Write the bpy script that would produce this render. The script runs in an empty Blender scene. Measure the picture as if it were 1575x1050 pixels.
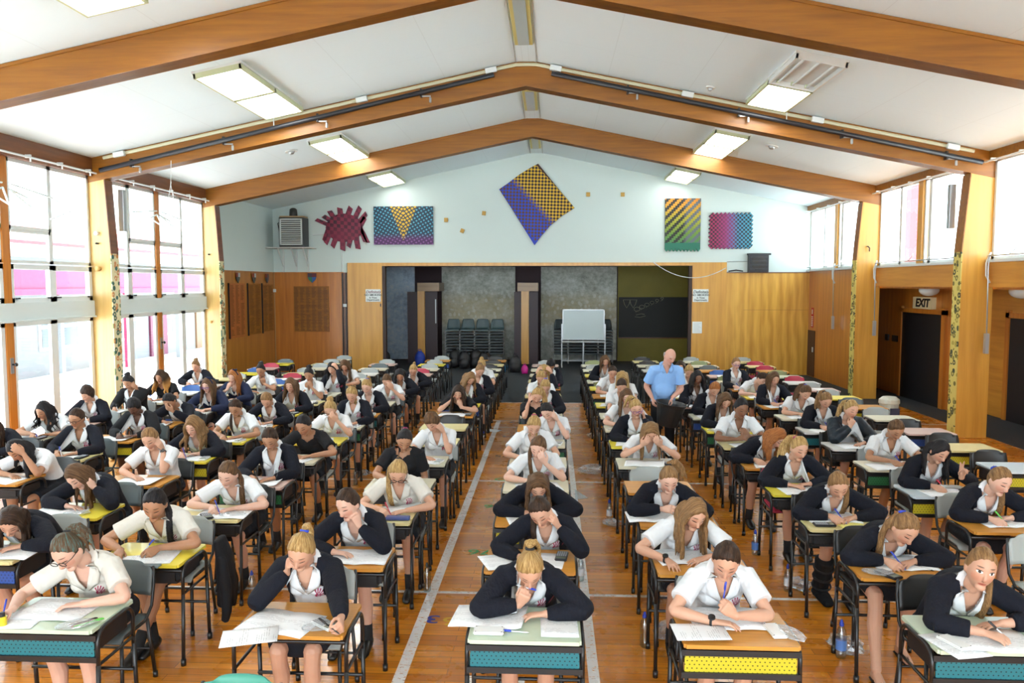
import bpy, bmesh, math, random
import numpy as np
from mathutils import Vector, Matrix
from mathutils.bvhtree import BVHTree
scene = bpy.context.scene
COL = scene.collection
PI = math.pi
rnd = random.Random(7)

# ------------------------------------------------------------------ camera
F_PX, IMG_W, IMG_H, CAM_H = 1200.0, 1575.0, 1050.0, 2.65
YAW, PITCH = math.atan(60.5 / F_PX), math.atan(88 / F_PX)
cam_data = bpy.data.cameras.new('camera')
cam = bpy.data.objects.new('camera', cam_data)
COL.objects.link(cam)
cam.location = (0, 0, CAM_H)
cam.rotation_euler = (PI / 2 - PITCH, 0, YAW)
cam_data.sensor_width = 36
cam_data.lens = 36 * F_PX / IMG_W
cam_data.clip_end = 300
scene.camera = cam
_cy, _sy, _cp, _sp = math.cos(YAW), math.sin(YAW), math.cos(PITCH), math.sin(PITCH)
FW = Vector((-_sy * _cp, _cy * _cp, -_sp)); RT = Vector((_cy, _sy, 0)); UP = Vector((-_sy * _sp, _cy * _sp, _cp))
CAMP = Vector((0, 0, CAM_H))
def proj(p):
    q = Vector(p) - CAMP; d = q.dot(FW)
    return IMG_W / 2 + F_PX * q.dot(RT) / d, IMG_H / 2 - F_PX * q.dot(UP) / d

# ------------------------------------------------------------------ mesh collector
class MB:
    def __init__(s): s.v = []; s.f = []; s.n = 0; s.m = []
    def add(s, v, f, m=0):
        v = [tuple(p) for p in v]
        s.v += v; s.f += [tuple(i + s.n for i in q) for q in f]; s.m += [m] * len(f); s.n += len(v)
        return s
    def box(s, a, b, m=0):
        (x0, y0, z0), (x1, y1, z1) = a, b
        v = [(x0,y0,z0),(x1,y0,z0),(x1,y1,z0),(x0,y1,z0),(x0,y0,z1),(x1,y0,z1),(x1,y1,z1),(x0,y1,z1)]
        return s.add(v, [(0,3,2,1),(4,5,6,7),(0,1,5,4),(1,2,6,5),(2,3,7,6),(3,0,4,7)], m)
    def bx(s, c, d, m=0, rz=0, rx=0, ry=0):
        R = Matrix.Rotation(rz, 3, 'Z') @ Matrix.Rotation(ry, 3, 'Y') @ Matrix.Rotation(rx, 3, 'X')
        h = Vector(d) / 2; v = []
        for z in (-1, 1):
            for x, y in ((-1,-1),(1,-1),(1,1),(-1,1)):
                v.append(R @ Vector((x*h.x, y*h.y, z*h.z)) + Vector(c))
        return s.add(v, [(0,3,2,1),(4,5,6,7),(0,1,5,4),(1,2,6,5),(2,3,7,6),(3,0,4,7)], m)
    def tube(s, P, R, n=8, ref=(0, 0, 1), cap=True, m=0, rnd_cap=0.5):
        """loft through points P; R: radius or (a, b) per point, a along ref-perpendicular side"""
        P = [Vector(p) for p in P]
        if not hasattr(R, '__len__'): R = [R] * len(P)
        R = [(r, r) if not hasattr(r, '__len__') else r for r in R]
        ref = Vector(ref)
        T = []
        for i in range(len(P)):
            t = P[min(i + 1, len(P) - 1)] - P[max(i - 1, 0)]
            T.append(t.normalized() if t.length > 1e-9 else Vector((0, 0, 1)))
        rings = []
        sd = None
        for i, t in enumerate(T):
            r0 = ref if sd is None else sd
            q = r0 - t * r0.dot(t)
            if q.length < 1e-4:
                q = Vector((1, 0.3, 0.2)); q = q - t * q.dot(t)
            sd = q.normalized(); bn = t.cross(sd)
            rings.append((P[i], sd, bn, R[i]))
        if cap and rnd_cap:
            def extra(i, sg):
                p, a, b, r = rings[i]; k = min(r) * rnd_cap
                return (p + T[i] * sg * k, a, b, (r[0] * .66, r[1] * .66))
            rings = [extra(0, -1)] + rings + [extra(-1, 1)]
        v = []; f = []
        for p, a, b, r in rings:
            for k in range(n):
                th = 2 * PI * k / n
                v.append(p + a * (r[0] * math.cos(th)) + b * (r[1] * math.sin(th)))
        for i in range(len(rings) - 1):
            for k in range(n):
                f.append((i*n + k, i*n + (k+1) % n, (i+1)*n + (k+1) % n, (i+1)*n + k))
        if cap:
            f.append(tuple(reversed(range(n)))); f.append(tuple((len(rings)-1)*n + k for k in range(n)))
        return s.add(v, f, m)
    def ell(s, c, r, M=None, nu=14, nv=9, m=0):
        c = Vector(c); v = [Vector((0, 0, -1))]; f = []
        for j in range(1, nv):
            ph = -PI/2 + PI*j/nv
            for i in range(nu):
                th = 2*PI*i/nu
                v.append(Vector((math.cos(ph)*math.cos(th), math.cos(ph)*math.sin(th), math.sin(ph))))
        v.append(Vector((0, 0, 1))); L = len(v) - 1
        for i in range(nu):
            f.append((0, 1 + (i+1) % nu, 1 + i))
            f.append((L, L - nu + i, L - nu + (i+1) % nu))
        for j in range(nv - 2):
            for i in range(nu):
                a = 1 + j*nu
                f.append((a+i, a+(i+1) % nu, a+nu+(i+1) % nu, a+nu+i))
        out = []
        for p in v:
            q = Vector((p.x*r[0], p.y*r[1], p.z*r[2]))
            if M is not None: q = M @ q
            out.append(q + c)
        return s.add(out, f, m)
    def prism(s, pts, a, b, axis='y', m=0):
        """extrude polygon pts (2D) between a and b along axis; pts ccw seen from the minus end"""
        def P(u, w, t): return {'y': (u, t, w), 'x': (t, u, w), 'z': (u, w, t)}[axis]
        n = len(pts)
        v = [P(u, w, a) for u, w in pts] + [P(u, w, b) for u, w in pts]
        f = [tuple(range(n)), tuple(reversed(range(n, 2*n)))] + [(i, i+n, (i+1) % n + n, (i+1) % n) for i in range(n)]
        return s.add(v, f, m)
    def mesh(s, name='mesh', mats=(), smooth=False, fixn=True):
        me = bpy.data.meshes.new(name)
        me.from_pydata(s.v, [], s.f)
        for k in mats: me.materials.append(k)
        if any(s.m): me.polygons.foreach_set('material_index', s.m)
        if fixn:
            b = bmesh.new(); b.from_mesh(me); bmesh.ops.recalc_face_normals(b, faces=b.faces); b.to_mesh(me); b.free()
        if smooth: me.polygons.foreach_set('use_smooth', [True] * len(me.polygons))
        me.update()
        return me

def link(name, me, parent=None, mat=None, loc=None, rz=None):
    o = bpy.data.objects.new(name, me); COL.objects.link(o)
    if mat is not None:
        if not me.materials: me.materials.append(mat)
        elif me.materials[0] is not mat:
            o.material_slots[0].link = 'OBJECT'; o.material_slots[0].material = mat
    if parent is not None: o.parent = parent
    if loc is not None: o.location = loc
    if rz is not None: o.rotation_euler = (0, 0, rz)
    return o
def bevel(o, w=.004, seg=2, ang=40):
    md = o.modifiers.new('bevel', 'BEVEL'); md.width = w; md.segments = seg; md.limit_method = 'ANGLE'; md.angle_limit = math.radians(ang)
    return o
def tag(o, label, cat, group=None):
    o['label'] = label; o['category'] = cat
    if group: o['group'] = group
    return o
def empty(name, loc, label, cat, group=None, rz=0):
    o = bpy.data.objects.new(name, None); COL.objects.link(o); o.location = loc; o.rotation_euler = (0, 0, rz)
    o.empty_display_size = .1
    return tag(o, label, cat, group)
def struct(name, mb, mat, smooth=False, parent=None):
    o = link(name, mb.mesh(name, smooth=smooth), parent, mat)
    if parent is None: o['kind'] = 'structure'
    return o

def solid(mb, voxel, smooth=4, fac=.5):
    """voxel-merge overlapping closed shells into one continuous surface"""
    me = mb.mesh('tmp', fixn=True)
    o = bpy.data.objects.new('tmp', me); COL.objects.link(o)
    r = o.modifiers.new('r', 'REMESH'); r.mode = 'VOXEL'; r.voxel_size = voxel; r.adaptivity = 0
    if smooth:
        k = o.modifiers.new('s', 'SMOOTH'); k.factor = fac; k.iterations = smooth
    dg = bpy.context.evaluated_depsgraph_get()
    out = bpy.data.meshes.new_from_object(o.evaluated_get(dg))
    bpy.data.objects.remove(o); bpy.data.meshes.remove(me)
    out.polygons.foreach_set('use_smooth', [True] * len(out.polygons))
    return out
def coords(me):
    a = np.empty(len(me.vertices) * 3, dtype=np.float32); me.vertices.foreach_get('co', a); return a.reshape(-1, 3)
def cut(me, mask):
    """delete vertices where mask is True"""
    b = bmesh.new(); b.from_mesh(me); b.verts.ensure_lookup_table()
    bmesh.ops.delete(b, geom=[b.verts[i] for i in np.nonzero(mask)[0]], context='VERTS')
    b.to_mesh(me); b.free(); me.update()
def vattr(me, name, arr):
    at = me.attributes.new(name, 'FLOAT_VECTOR', 'POINT')
    at.data.foreach_set('vector', np.ascontiguousarray(arr, dtype=np.float32).ravel())

# ------------------------------------------------------------------ materials
def srgb(r, g, b):
    f = lambda c: (c/255/12.92 if c/255 <= .04045 else ((c/255+.055)/1.055)**2.4)
    return (f(r), f(g), f(b), 1)
class NT:
    def __init__(s, name):
        s.mat = bpy.data.materials.new(name); s.mat.use_nodes = True
        s.t = s.mat.node_tree; s.b = s.t.nodes['Principled BSDF']; s.out = s.t.nodes['Material Output']
    def n(s, typ, **kw):
        q = s.t.nodes.new(typ)
        for k, v in kw.items():
            if k == 'ins':
                for a, b in v.items(): s.set(q, a, b)
            else: setattr(q, k, v)
        return q
    def set(s, q, a, b):
        if isinstance(b, bpy.types.NodeSocket): s.t.links.new(b, q.inputs[a])
        else: q.inputs[a].default_value = b
    def math(s, op, a, b=0, c=None):
        q = s.n('ShaderNodeMath', operation=op); s.set(q, 0, a); s.set(q, 1, b)
        if c is not None: s.set(q, 2, c)
        return q.outputs[0]
    def mix(s, fac, a, b, blend='MIX'):
        q = s.n('ShaderNodeMix', data_type='RGBA', blend_type=blend)
        s.set(q, 0, fac); s.set(q, 6, a); s.set(q, 7, b)
        return q.outputs[2]
    def ramp(s, fac, stops, interp='LINEAR'):
        q = s.n('ShaderNodeValToRGB'); s.set(q, 0, fac); e = q.color_ramp.elements; q.color_ramp.interpolation = interp
        while len(e) < len(stops): e.new(.5)
        for k, (p, c) in zip(e, stops): k.position = p; k.color = c
        return q.outputs[0]
    def map(s, src, scale=(1,1,1), loc=(0,0,0), rot=(0,0,0)):
        q = s.n('ShaderNodeMapping'); s.set(q, 'Vector', src); q.inputs['Scale'].default_value = scale
        q.inputs['Location'].default_value = loc; q.inputs['Rotation'].default_value = rot
        return q.outputs[0]
    def noise(s, vec, scale, detail=2, rough=.5):
        q = s.n('ShaderNodeTexNoise'); s.set(q, 'Vector', vec); q.inputs['Scale'].default_value = scale
        q.inputs['Detail'].default_value = detail; q.inputs['Roughness'].default_value = rough
        return q.outputs[0]
    def obj(s): return s.n('ShaderNodeTexCoord').outputs['Object']
    def pos(s): return s.n('ShaderNodeNewGeometry').outputs['Position']
    def attr(s, name): return s.n('ShaderNodeAttribute', attribute_name=name).outputs['Vector']
    def sep(s, v):
        q = s.n('ShaderNodeSeparateXYZ'); s.set(q, 0, v); return q.outputs[0], q.outputs[1], q.outputs[2]
    def comb(s, x, y, z):
        q = s.n('ShaderNodeCombineXYZ'); s.set(q, 0, x); s.set(q, 1, y); s.set(q, 2, z); return q.outputs[0]
    def bump(s, h, strength=.3, dist=.01):
        q = s.n('ShaderNodeBump'); s.set(q, 'Height', h); q.inputs['Strength'].default_value = strength; q.inputs['Distance'].default_value = dist
        s.t.links.new(q.outputs[0], s.b.inputs['Normal'])
    def col(s, c): s.set(s.b, 'Base Color', c); return s
    def rough(s, r): s.set(s.b, 'Roughness', r); return s
_plain = {}
def plain(name, c, rough=.5, metal=0, spec=.5, noise=0, nscale=30, bump=0):
    if name in _plain: return _plain[name]
    k = NT(name)
    if noise or bump:
        n = k.noise(k.obj(), nscale, 3)
    if noise:
        d = tuple(x * (1 - noise) for x in c[:3]) + (1,); e = tuple(min(1, x * (1 + noise)) for x in c[:3]) + (1,)
        k.col(k.ramp(n, [(.3, d), (.7, e)]))
    else: k.col(c)
    if bump: k.bump(n, bump, .004)
    k.rough(rough); k.b.inputs['Metallic'].default_value = metal; k.b.inputs['Specular IOR Level'].default_value = spec
    _plain[name] = k.mat
    return k.mat
def emit(name, c, st):
    k = NT(name); k.col((0, 0, 0, 1)); k.b.inputs['Emission Color'].default_value = c; k.b.inputs['Emission Strength'].default_value = st
    return k.mat
# ================================================================== PEOPLE
def skin_mat(name, base, open_eyes=False, brow=(.05,.03,.02,1), lipc=None):
    k = NT(name)
    fx, fy, fz = k.sep(k.attr('face'))
    ax = k.math('ABSOLUTE', fx)
    front = k.math('LESS_THAN', fy, -.045)
    def ell(x, cx, cz, a, b, soft=.35):
        u = k.math('DIVIDE', k.math('SUBTRACT', x, cx), a); w = k.math('DIVIDE', k.math('SUBTRACT', fz, cz), b)
        d = k.math('ADD', k.math('MULTIPLY', u, u), k.math('MULTIPLY', w, w))
        q = k.n('ShaderNodeMapRange', interpolation_type='SMOOTHSTEP')
        k.set(q, 0, d); k.set(q, 1, 1 - soft); k.set(q, 2, 1 + soft); k.set(q, 3, 1.0); k.set(q, 4, 0.0)
        return k.math('MULTIPLY', q.outputs[0], front)
    n = k.noise(k.obj(), 9, 2)
    c = k.mix(n, tuple(x * .9 for x in base[:3]) + (1,), tuple(min(1, x * 1.1) for x in base[:3]) + (1,))
    blush = (min(1, base[0] * 1.0), base[1] * .70, base[2] * .66, 1)
    c = k.mix(k.math('MULTIPLY', ell(ax, .042, -.028, .026, .022, .9), .55), c, blush)
    c = k.mix(k.math('MULTIPLY', ell(ax, 0, -.030, .014, .016, .9), .35), c, blush)
    bz = k.math('ADD', fz, k.math('MULTIPLY', k.math('SUBTRACT', ax, .012), .05 if open_eyes else .20))      # brows fall away outwards
    u = k.math('DIVIDE', k.math('SUBTRACT', ax, .032), .017); w = k.math('DIVIDE', k.math('SUBTRACT', bz, .040), .0040)
    q = k.n('ShaderNodeMapRange', interpolation_type='SMOOTHSTEP')
    k.set(q, 0, k.math('ADD', k.math('MULTIPLY', u, u), k.math('MULTIPLY', w, w))); k.set(q, 1, .4); k.set(q, 2, 1.5); k.set(q, 3, .8); k.set(q, 4, 0.0)
    c = k.mix(k.math('MULTIPLY', q.outputs[0], front), c, brow)
    lip = lipc or (base[0] * .80, base[1] * .42, base[2] * .42, 1)
    c = k.mix(ell(ax, 0, -.0615, .023, .0085, .4), c, lip)
    c = k.mix(ell(ax, 0, -.0615, .021, .0014, .6), c, (.12, .03, .03, 1))
    c = k.mix(ell(ax, .0075, -.041, .0042, .003, .5), c, (.15, .06, .05, 1))
    if open_eyes:
        c = k.mix(ell(ax, .032, .010, .0155, .0085, .2), c, (.80, .78, .76, 1))
        c = k.mix(ell(ax, .032, .010, .0072, .0076, .2), c, (.035, .022, .015, 1))
        c = k.mix(ell(ax, .033, .0185, .0165, .0030, .4), c, (.02, .012, .01, 1))
    else:
        c = k.mix(k.math('MULTIPLY', ell(ax, .032, .014, .017, .011, .9), .35), c, blush)
        c = k.mix(ell(ax, .032, .0055, .0165, .0038, .4), c, (.03, .017, .013, 1))
    k.col(c); k.rough(.48)
    k.b.inputs['Specular IOR Level'].default_value = .35
    k.b.inputs['Subsurface Weight'].default_value = .08
    k.b.inputs['Subsurface Radius'].default_value = (.02, .008, .005)
    return k.mat
TONES = {'fair': (.60, .36, .27, 1), 'light': (.53, .295, .20, 1), 'tan': (.37, .185, .105, 1), 'brown': (.215, .10, .055, 1), 'dark': (.12, .055, .035, 1)}
SKIN = {t: skin_mat('skin_' + t, c) for t, c in TONES.items()}
SKIN['open'] = skin_mat('skin_open_eyes', TONES['light'], True)
SKIN['old'] = skin_mat('skin_older', (.56, .30, .225, 1), False, brow=(.55, .50, .46, 1))

def hair_mat(name, dark, mid, lightc, tipz=None):
    k = NT('hair_' + name)
    v = k.attr('hc')
    n1 = k.noise(v, 2.6, 3, .6); n2 = k.noise(v, 9.0, 2, .6)
    m = k.math('ADD', k.math('MULTIPLY', n1, .6), k.math('MULTIPLY', n2, .4))
    c = k.ramp(m, [(.34, dark), (.5, mid), (.66, lightc)])
    if tipz:
        _, _, fz = k.sep(k.attr('hl'))
        f = k.n('ShaderNodeMapRange'); k.set(f, 0, fz); k.set(f, 1, -.02); k.set(f, 2, -.16)
        c = k.mix(f.outputs[0], c, tipz)
    k.col(c); k.rough(.52); k.bump(m, .7, .008)
    k.b.inputs['Specular IOR Level'].default_value = .20
    return k.mat
HC = {
 'black': hair_mat('black', (.004,.003,.004,1), (.010,.008,.009,1), (.030,.025,.026,1)),
 'darkbrown': hair_mat('darkbrown', (.010,.005,.003,1), (.028,.014,.008,1), (.075,.040,.022,1)),
 'brown': hair_mat('brown', (.030,.014,.006,1), (.085,.042,.018,1), (.19,.10,.045,1)),
 'lightbrown': hair_mat('lightbrown', (.070,.034,.013,1), (.19,.10,.040,1), (.36,.21,.09,1)),
 'blonde': hair_mat('blonde', (.11,.058,.018,1), (.32,.19,.066,1), (.58,.41,.18,1)),
 'ginger': hair_mat('ginger', (.10,.030,.008,1), (.27,.090,.022,1), (.46,.19,.055,1)),
 'teal': hair_mat('teal', (.03,.016,.008,1), (.10,.055,.026,1), (.06,.22,.22,1)),
 'ombre': hair_mat('ombre', (.010,.005,.003,1), (.030,.015,.008,1), (.09,.045,.02,1), (.48,.22,.05,1)),
 'grey': hair_mat('grey', (.22,.20,.19,1), (.32,.30,.28,1), (.42,.40,.38,1)),
}
def cloth(name, c, bumpy=.25, scale=26, rough=.8):
    k = NT(name); o = k.obj(); w = k.noise(o, 7, 2); n = k.noise(k.map(o, (1, 1, .55), (0, 0, 0), (.5, .4, .3)), scale, 2, .6)
    k.col(k.mix(w, tuple(x * .93 for x in c[:3]) + (1,), c)); k.rough(rough)
    fold = k.math('ABSOLUTE', k.math('SUBTRACT', k.noise(k.map(o, (1, 1, .6), (3, 1, 0), (.3, .7, .2)), scale * .5, 2, .5), .5))
    k.bump(k.math('SUBTRACT', k.math('ADD', k.math('MULTIPLY', n, .6), w), k.math('MULTIPLY', fold, 2.2)), bumpy, .016)
    k.b.inputs['Specular IOR Level'].default_value = .25
    return k.mat
M_WHITE = cloth('white_cotton', (.66, .68, .70, 1), .75, 17)
M_CREAM = cloth('cream_cotton', (.60, .575, .52, 1), .75, 17)
M_NAVY = cloth('navy_wool', (.006, .007, .013, 1), .3, 60, .9)
M_NAVY2 = cloth('navy_sweater_wool', (.013, .019, .050, 1), .3, 60, .9)
M_BLACK = cloth('black_cotton', (.010, .010, .012, 1), .35, 20, .85)
M_PUFF = cloth('dark_puffer_nylon', (.014, .020, .028, 1), .8, 10, .38)
M_SKIRT = cloth('navy_skirt_wool', (.007, .008, .012, 1), .5, 18, .85)
M_BLUE = cloth('pale_blue_cotton', (.24, .43, .76, 1), .6, 14)
M_TROUS = cloth('black_trouser_wool', (.009, .009, .011, 1), .5, 12, .8)
M_SHOE = plain('black_shoe_leather', (.008, .008, .009, 1), .35)
M_SOCK = plain('black_sock_knit', (.012, .012, .014, 1), .9)
M_MAROON = plain('maroon_thread', (.30, .018, .075, 1), .7)
M_CREST = plain('dark_maroon_thread', (.16, .010, .035, 1), .8)
M_GLASS = plain('black_spectacle_plastic', (.01, .01, .012, 1), .25)
M_GLASSP = plain('purple_spectacle_plastic', (.09, .04, .30, 1), .25)
M_BLUEB = plain('royal_blue_elastic', (.02, .05, .45, 1), .6)
M_BLACKB = plain('black_elastic', (.008, .008, .010, 1), .7)
M_PINKB = plain('magenta_elastic', (.35, .02, .12, 1), .7)

def rotm(yaw, pitch, roll):
    r = math.radians
    return Matrix.Rotation(r(yaw), 3, 'Z') @ Matrix.Rotation(r(pitch), 3, 'X') @ Matrix.Rotation(r(roll), 3, 'Y')
def lerp(a, b, t): return a + (b - a) * t
def pw(x, pts):
    if x <= pts[0][0]: return pts[0][1]
    for (a, u), (b, w) in zip(pts, pts[1:]):
        if x <= b: return u + (w - u) * (x - a) / (b - a)
    return pts[-1][1]

def head_mb(mb, C, R, s=1.0, nose=1.0):
    nu, nv = 28, 20; v = []; f = []
    def shape(u):
        x, y, z = .074 * u.x, .094 * u.y, .115 * u.z
        if u.z < 0:
            k = -u.z
            x *= 1 - .27 * k ** 1.8
            if u.y > 0: y *= 1 - .45 * k
            else: y *= 1 - .05 * k
        if u.z > 0: x *= 1 + .03 * math.sin(u.z * PI)
        if u.y < -.3:                                       # eye sockets, brow, cheeks
            g = math.exp(-(((abs(x) - .032) / .016) ** 2 + ((z - .010) / .013) ** 2)); y += .0085 * g
            g = math.exp(-((x / .05) ** 2 + ((z - .034) / .010) ** 2)); y -= .003 * g
            g = math.exp(-(((abs(x) - .040) / .018) ** 2 + ((z + .028) / .018) ** 2)); y -= .003 * g
            g = math.exp(-((x / .024) ** 2 + ((z + .0615) / .012) ** 2)); y -= .006 * g
        return Vector((x, y, z))
    v.append(C + R @ (shape(Vector((0, 0, -1))) * s))
    for j in range(1, nv):
        ph = -PI/2 + PI*j/nv
        for i in range(nu):
            th = 2*PI*i/nu
            v.append(C + R @ (shape(Vector((math.cos(ph)*math.cos(th), math.cos(ph)*math.sin(th), math.sin(ph)))) * s))
    v.append(C + R @ (shape(Vector((0, 0, 1))) * s)); L = len(v) - 1
    for i in range(nu):
        f.append((0, 1 + (i+1) % nu, 1 + i)); f.append((L, L-nu+i, L-nu+(i+1) % nu))
    for j in range(nv - 2):
        for i in range(nu):
            a = 1 + j*nu; f.append((a+i, a+(i+1) % nu, a+nu+(i+1) % nu, a+nu+i))
    mb.add(v, f)
    W = lambda x, y, z: C + R @ (Vector((x, y, z)) * s)
    mb.tube([W(0, -.080, .022), W(0, -.093, -.004), W(0, -.104, -.026 * nose), W(0, -.094, -.040)], [(.008 * s, .008 * s), (.009 * s, .010 * s), (.0125 * s, .011 * s), (.011 * s, .007 * s)], 8, R @ Vector((1, 0, 0)))
    mb.ell(W(0, -.060, -.089), (.031 * s, .024 * s, .022 * s), R, 10, 7)
    for sg in (-1, 1):
        mb.ell(W(sg * .074, .010, -.010), (.011 * s, .019 * s, .031 * s), R, 8, 7)

FLEN = (.072, .080, .074, .058)
def hand_mb(mb, W, d, n, sg, curl, s=1.0, fr=.0085, ext=None, thumb=.5):
    """sg: +1 left, -1 right; n palm normal; returns the point between thumb and index tips"""
    W = Vector(W); d = Vector(d).normalized(); n = Vector(n); n = (n - d * n.dot(d)).normalized()
    sd = n.cross(d) if sg > 0 else d.cross(n)          # towards the thumb
    sd = -sd if False else sd
    mb.tube([W - d * .02, W + d * .02 * s, W + d * .055 * s, W + d * .088 * s], [(.021*s, .017*s), (.029*s, .017*s), (.039*s, .0155*s), (.041*s, .0125*s)], 10, sd)
    tips = []
    for i in range(4):
        off = (.030, .010, -.011, -.030)[i] * s
        c = curl if ext is None or i not in ext else 0.05
        p = W + d * (.084 - (.004 if i in (0, 2) else .012 if i == 3 else 0)) * s + sd * off
        sp = math.radians((6, 2, -3, -9)[i] * (1.0 if ext is None else 2.2) * (1 - .8 * min(1, c)))
        dd = d * math.cos(sp) + sd * math.sin(sp); a = 0; pts = [p - dd * .012]; L = FLEN[i] * s
        pts.append(p)
        for fr_, ang in ((.46, 62), (.30, 72), (.24, 48)):
            a += math.radians(ang) * c
            p = p + (dd * math.cos(a) + n * math.sin(a)) * (L * fr_); pts.append(p)
        mb.tube(pts, [fr*1.05, fr*1.05, fr*1.0, fr*.93, fr*.8], 7, sd, rnd_cap=.9)
        tips.append(p)
    p0 = W + d * .022 * s + sd * .022 * s + n * .004
    p1 = p0 + (d * .62 + sd * (.62 - .25 * thumb) + n * (.20 + .35 * thumb)).normalized() * .040 * s
    p2 = p1 + (d * .85 + sd * (.35 - .50 * thumb) + n * (.15 + .40 * thumb)).normalized() * .030 * s
    p3 = p2 + (d * .9 + sd * (.10 - .45 * thumb) + n * (.1 + .30 * thumb)).normalized() * .024 * s
    mb.tube([p0, p1, p2, p3], [fr*1.55, fr*1.25, fr*1.1, fr*.85], 7, n, rnd_cap=.9)
    return (tips[0] + p3) / 2, d, n, sd

def ik(S, W, L1, L2, sg, ztab=.762, prefer=None):
    d = W - S; D = d.length
    if D > (L1 + L2) * .995:
        W = S + d * ((L1 + L2) * .995 / D); d = W - S; D = d.length
    if D < abs(L1 - L2) + .03: D = abs(L1 - L2) + .03
    u = d.normalized(); a = (L1*L1 - L2*L2 + D*D) / (2*D); h = math.sqrt(max(0, L1*L1 - a*a))
    e1 = u.orthogonal().normalized(); e2 = u.cross(e1); best = None
    for k in range(72):
        th = 2*PI*k/72
        E = S + u*a + (e1*math.cos(th) + e2*math.sin(th))*h
        c = 0
        z0 = ztab
        if E.y < .52 and E.z < z0: c += 60 * (z0 - E.z)
        c += 14 * max(0, E.z - z0 - .012) + 8 * max(0, .19 - sg * E.x) + 7.0 * max(0, sg * E.x - .265) + 1.0 * max(0, .12 - E.y)
        if prefer is not None: c += 3.5 * (E - prefer).length
        if best is None or c < best[0]: best = (c, E)
    return best[1], W

TR = [(-.10, .150, .100), (0, .172, .118), (.2, .150, .105), (.42, .136, .100), (.64, .152, .112), (.82, .160, .106), (.93, .118, .078), (1.0, .062, .056)]
def crest_strokes():
    """the emblem on the shirts: a slim leaning figure under a fan of five rays"""
    out = [[(-.012, -.032, .004), (-.014, -.012, .006), (-.010, .006, .009), (-.002, .016, .007)],
           [(-.010, -.006, .006), (.004, -.010, .007), (.012, -.002, .006)], [(-.006, .006, .006), (.008, .004, .007), (.012, .010, .004)]]
    for k in range(6):
        a = math.radians(118 - 30 * k); c, s = math.cos(a), math.sin(a)
        out.append([(c * .010, .006 + s * .010, .004), (c * .018, .006 + s * .018, .004), (c * .026, .006 + s * .026, .007)])
    return out

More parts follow.
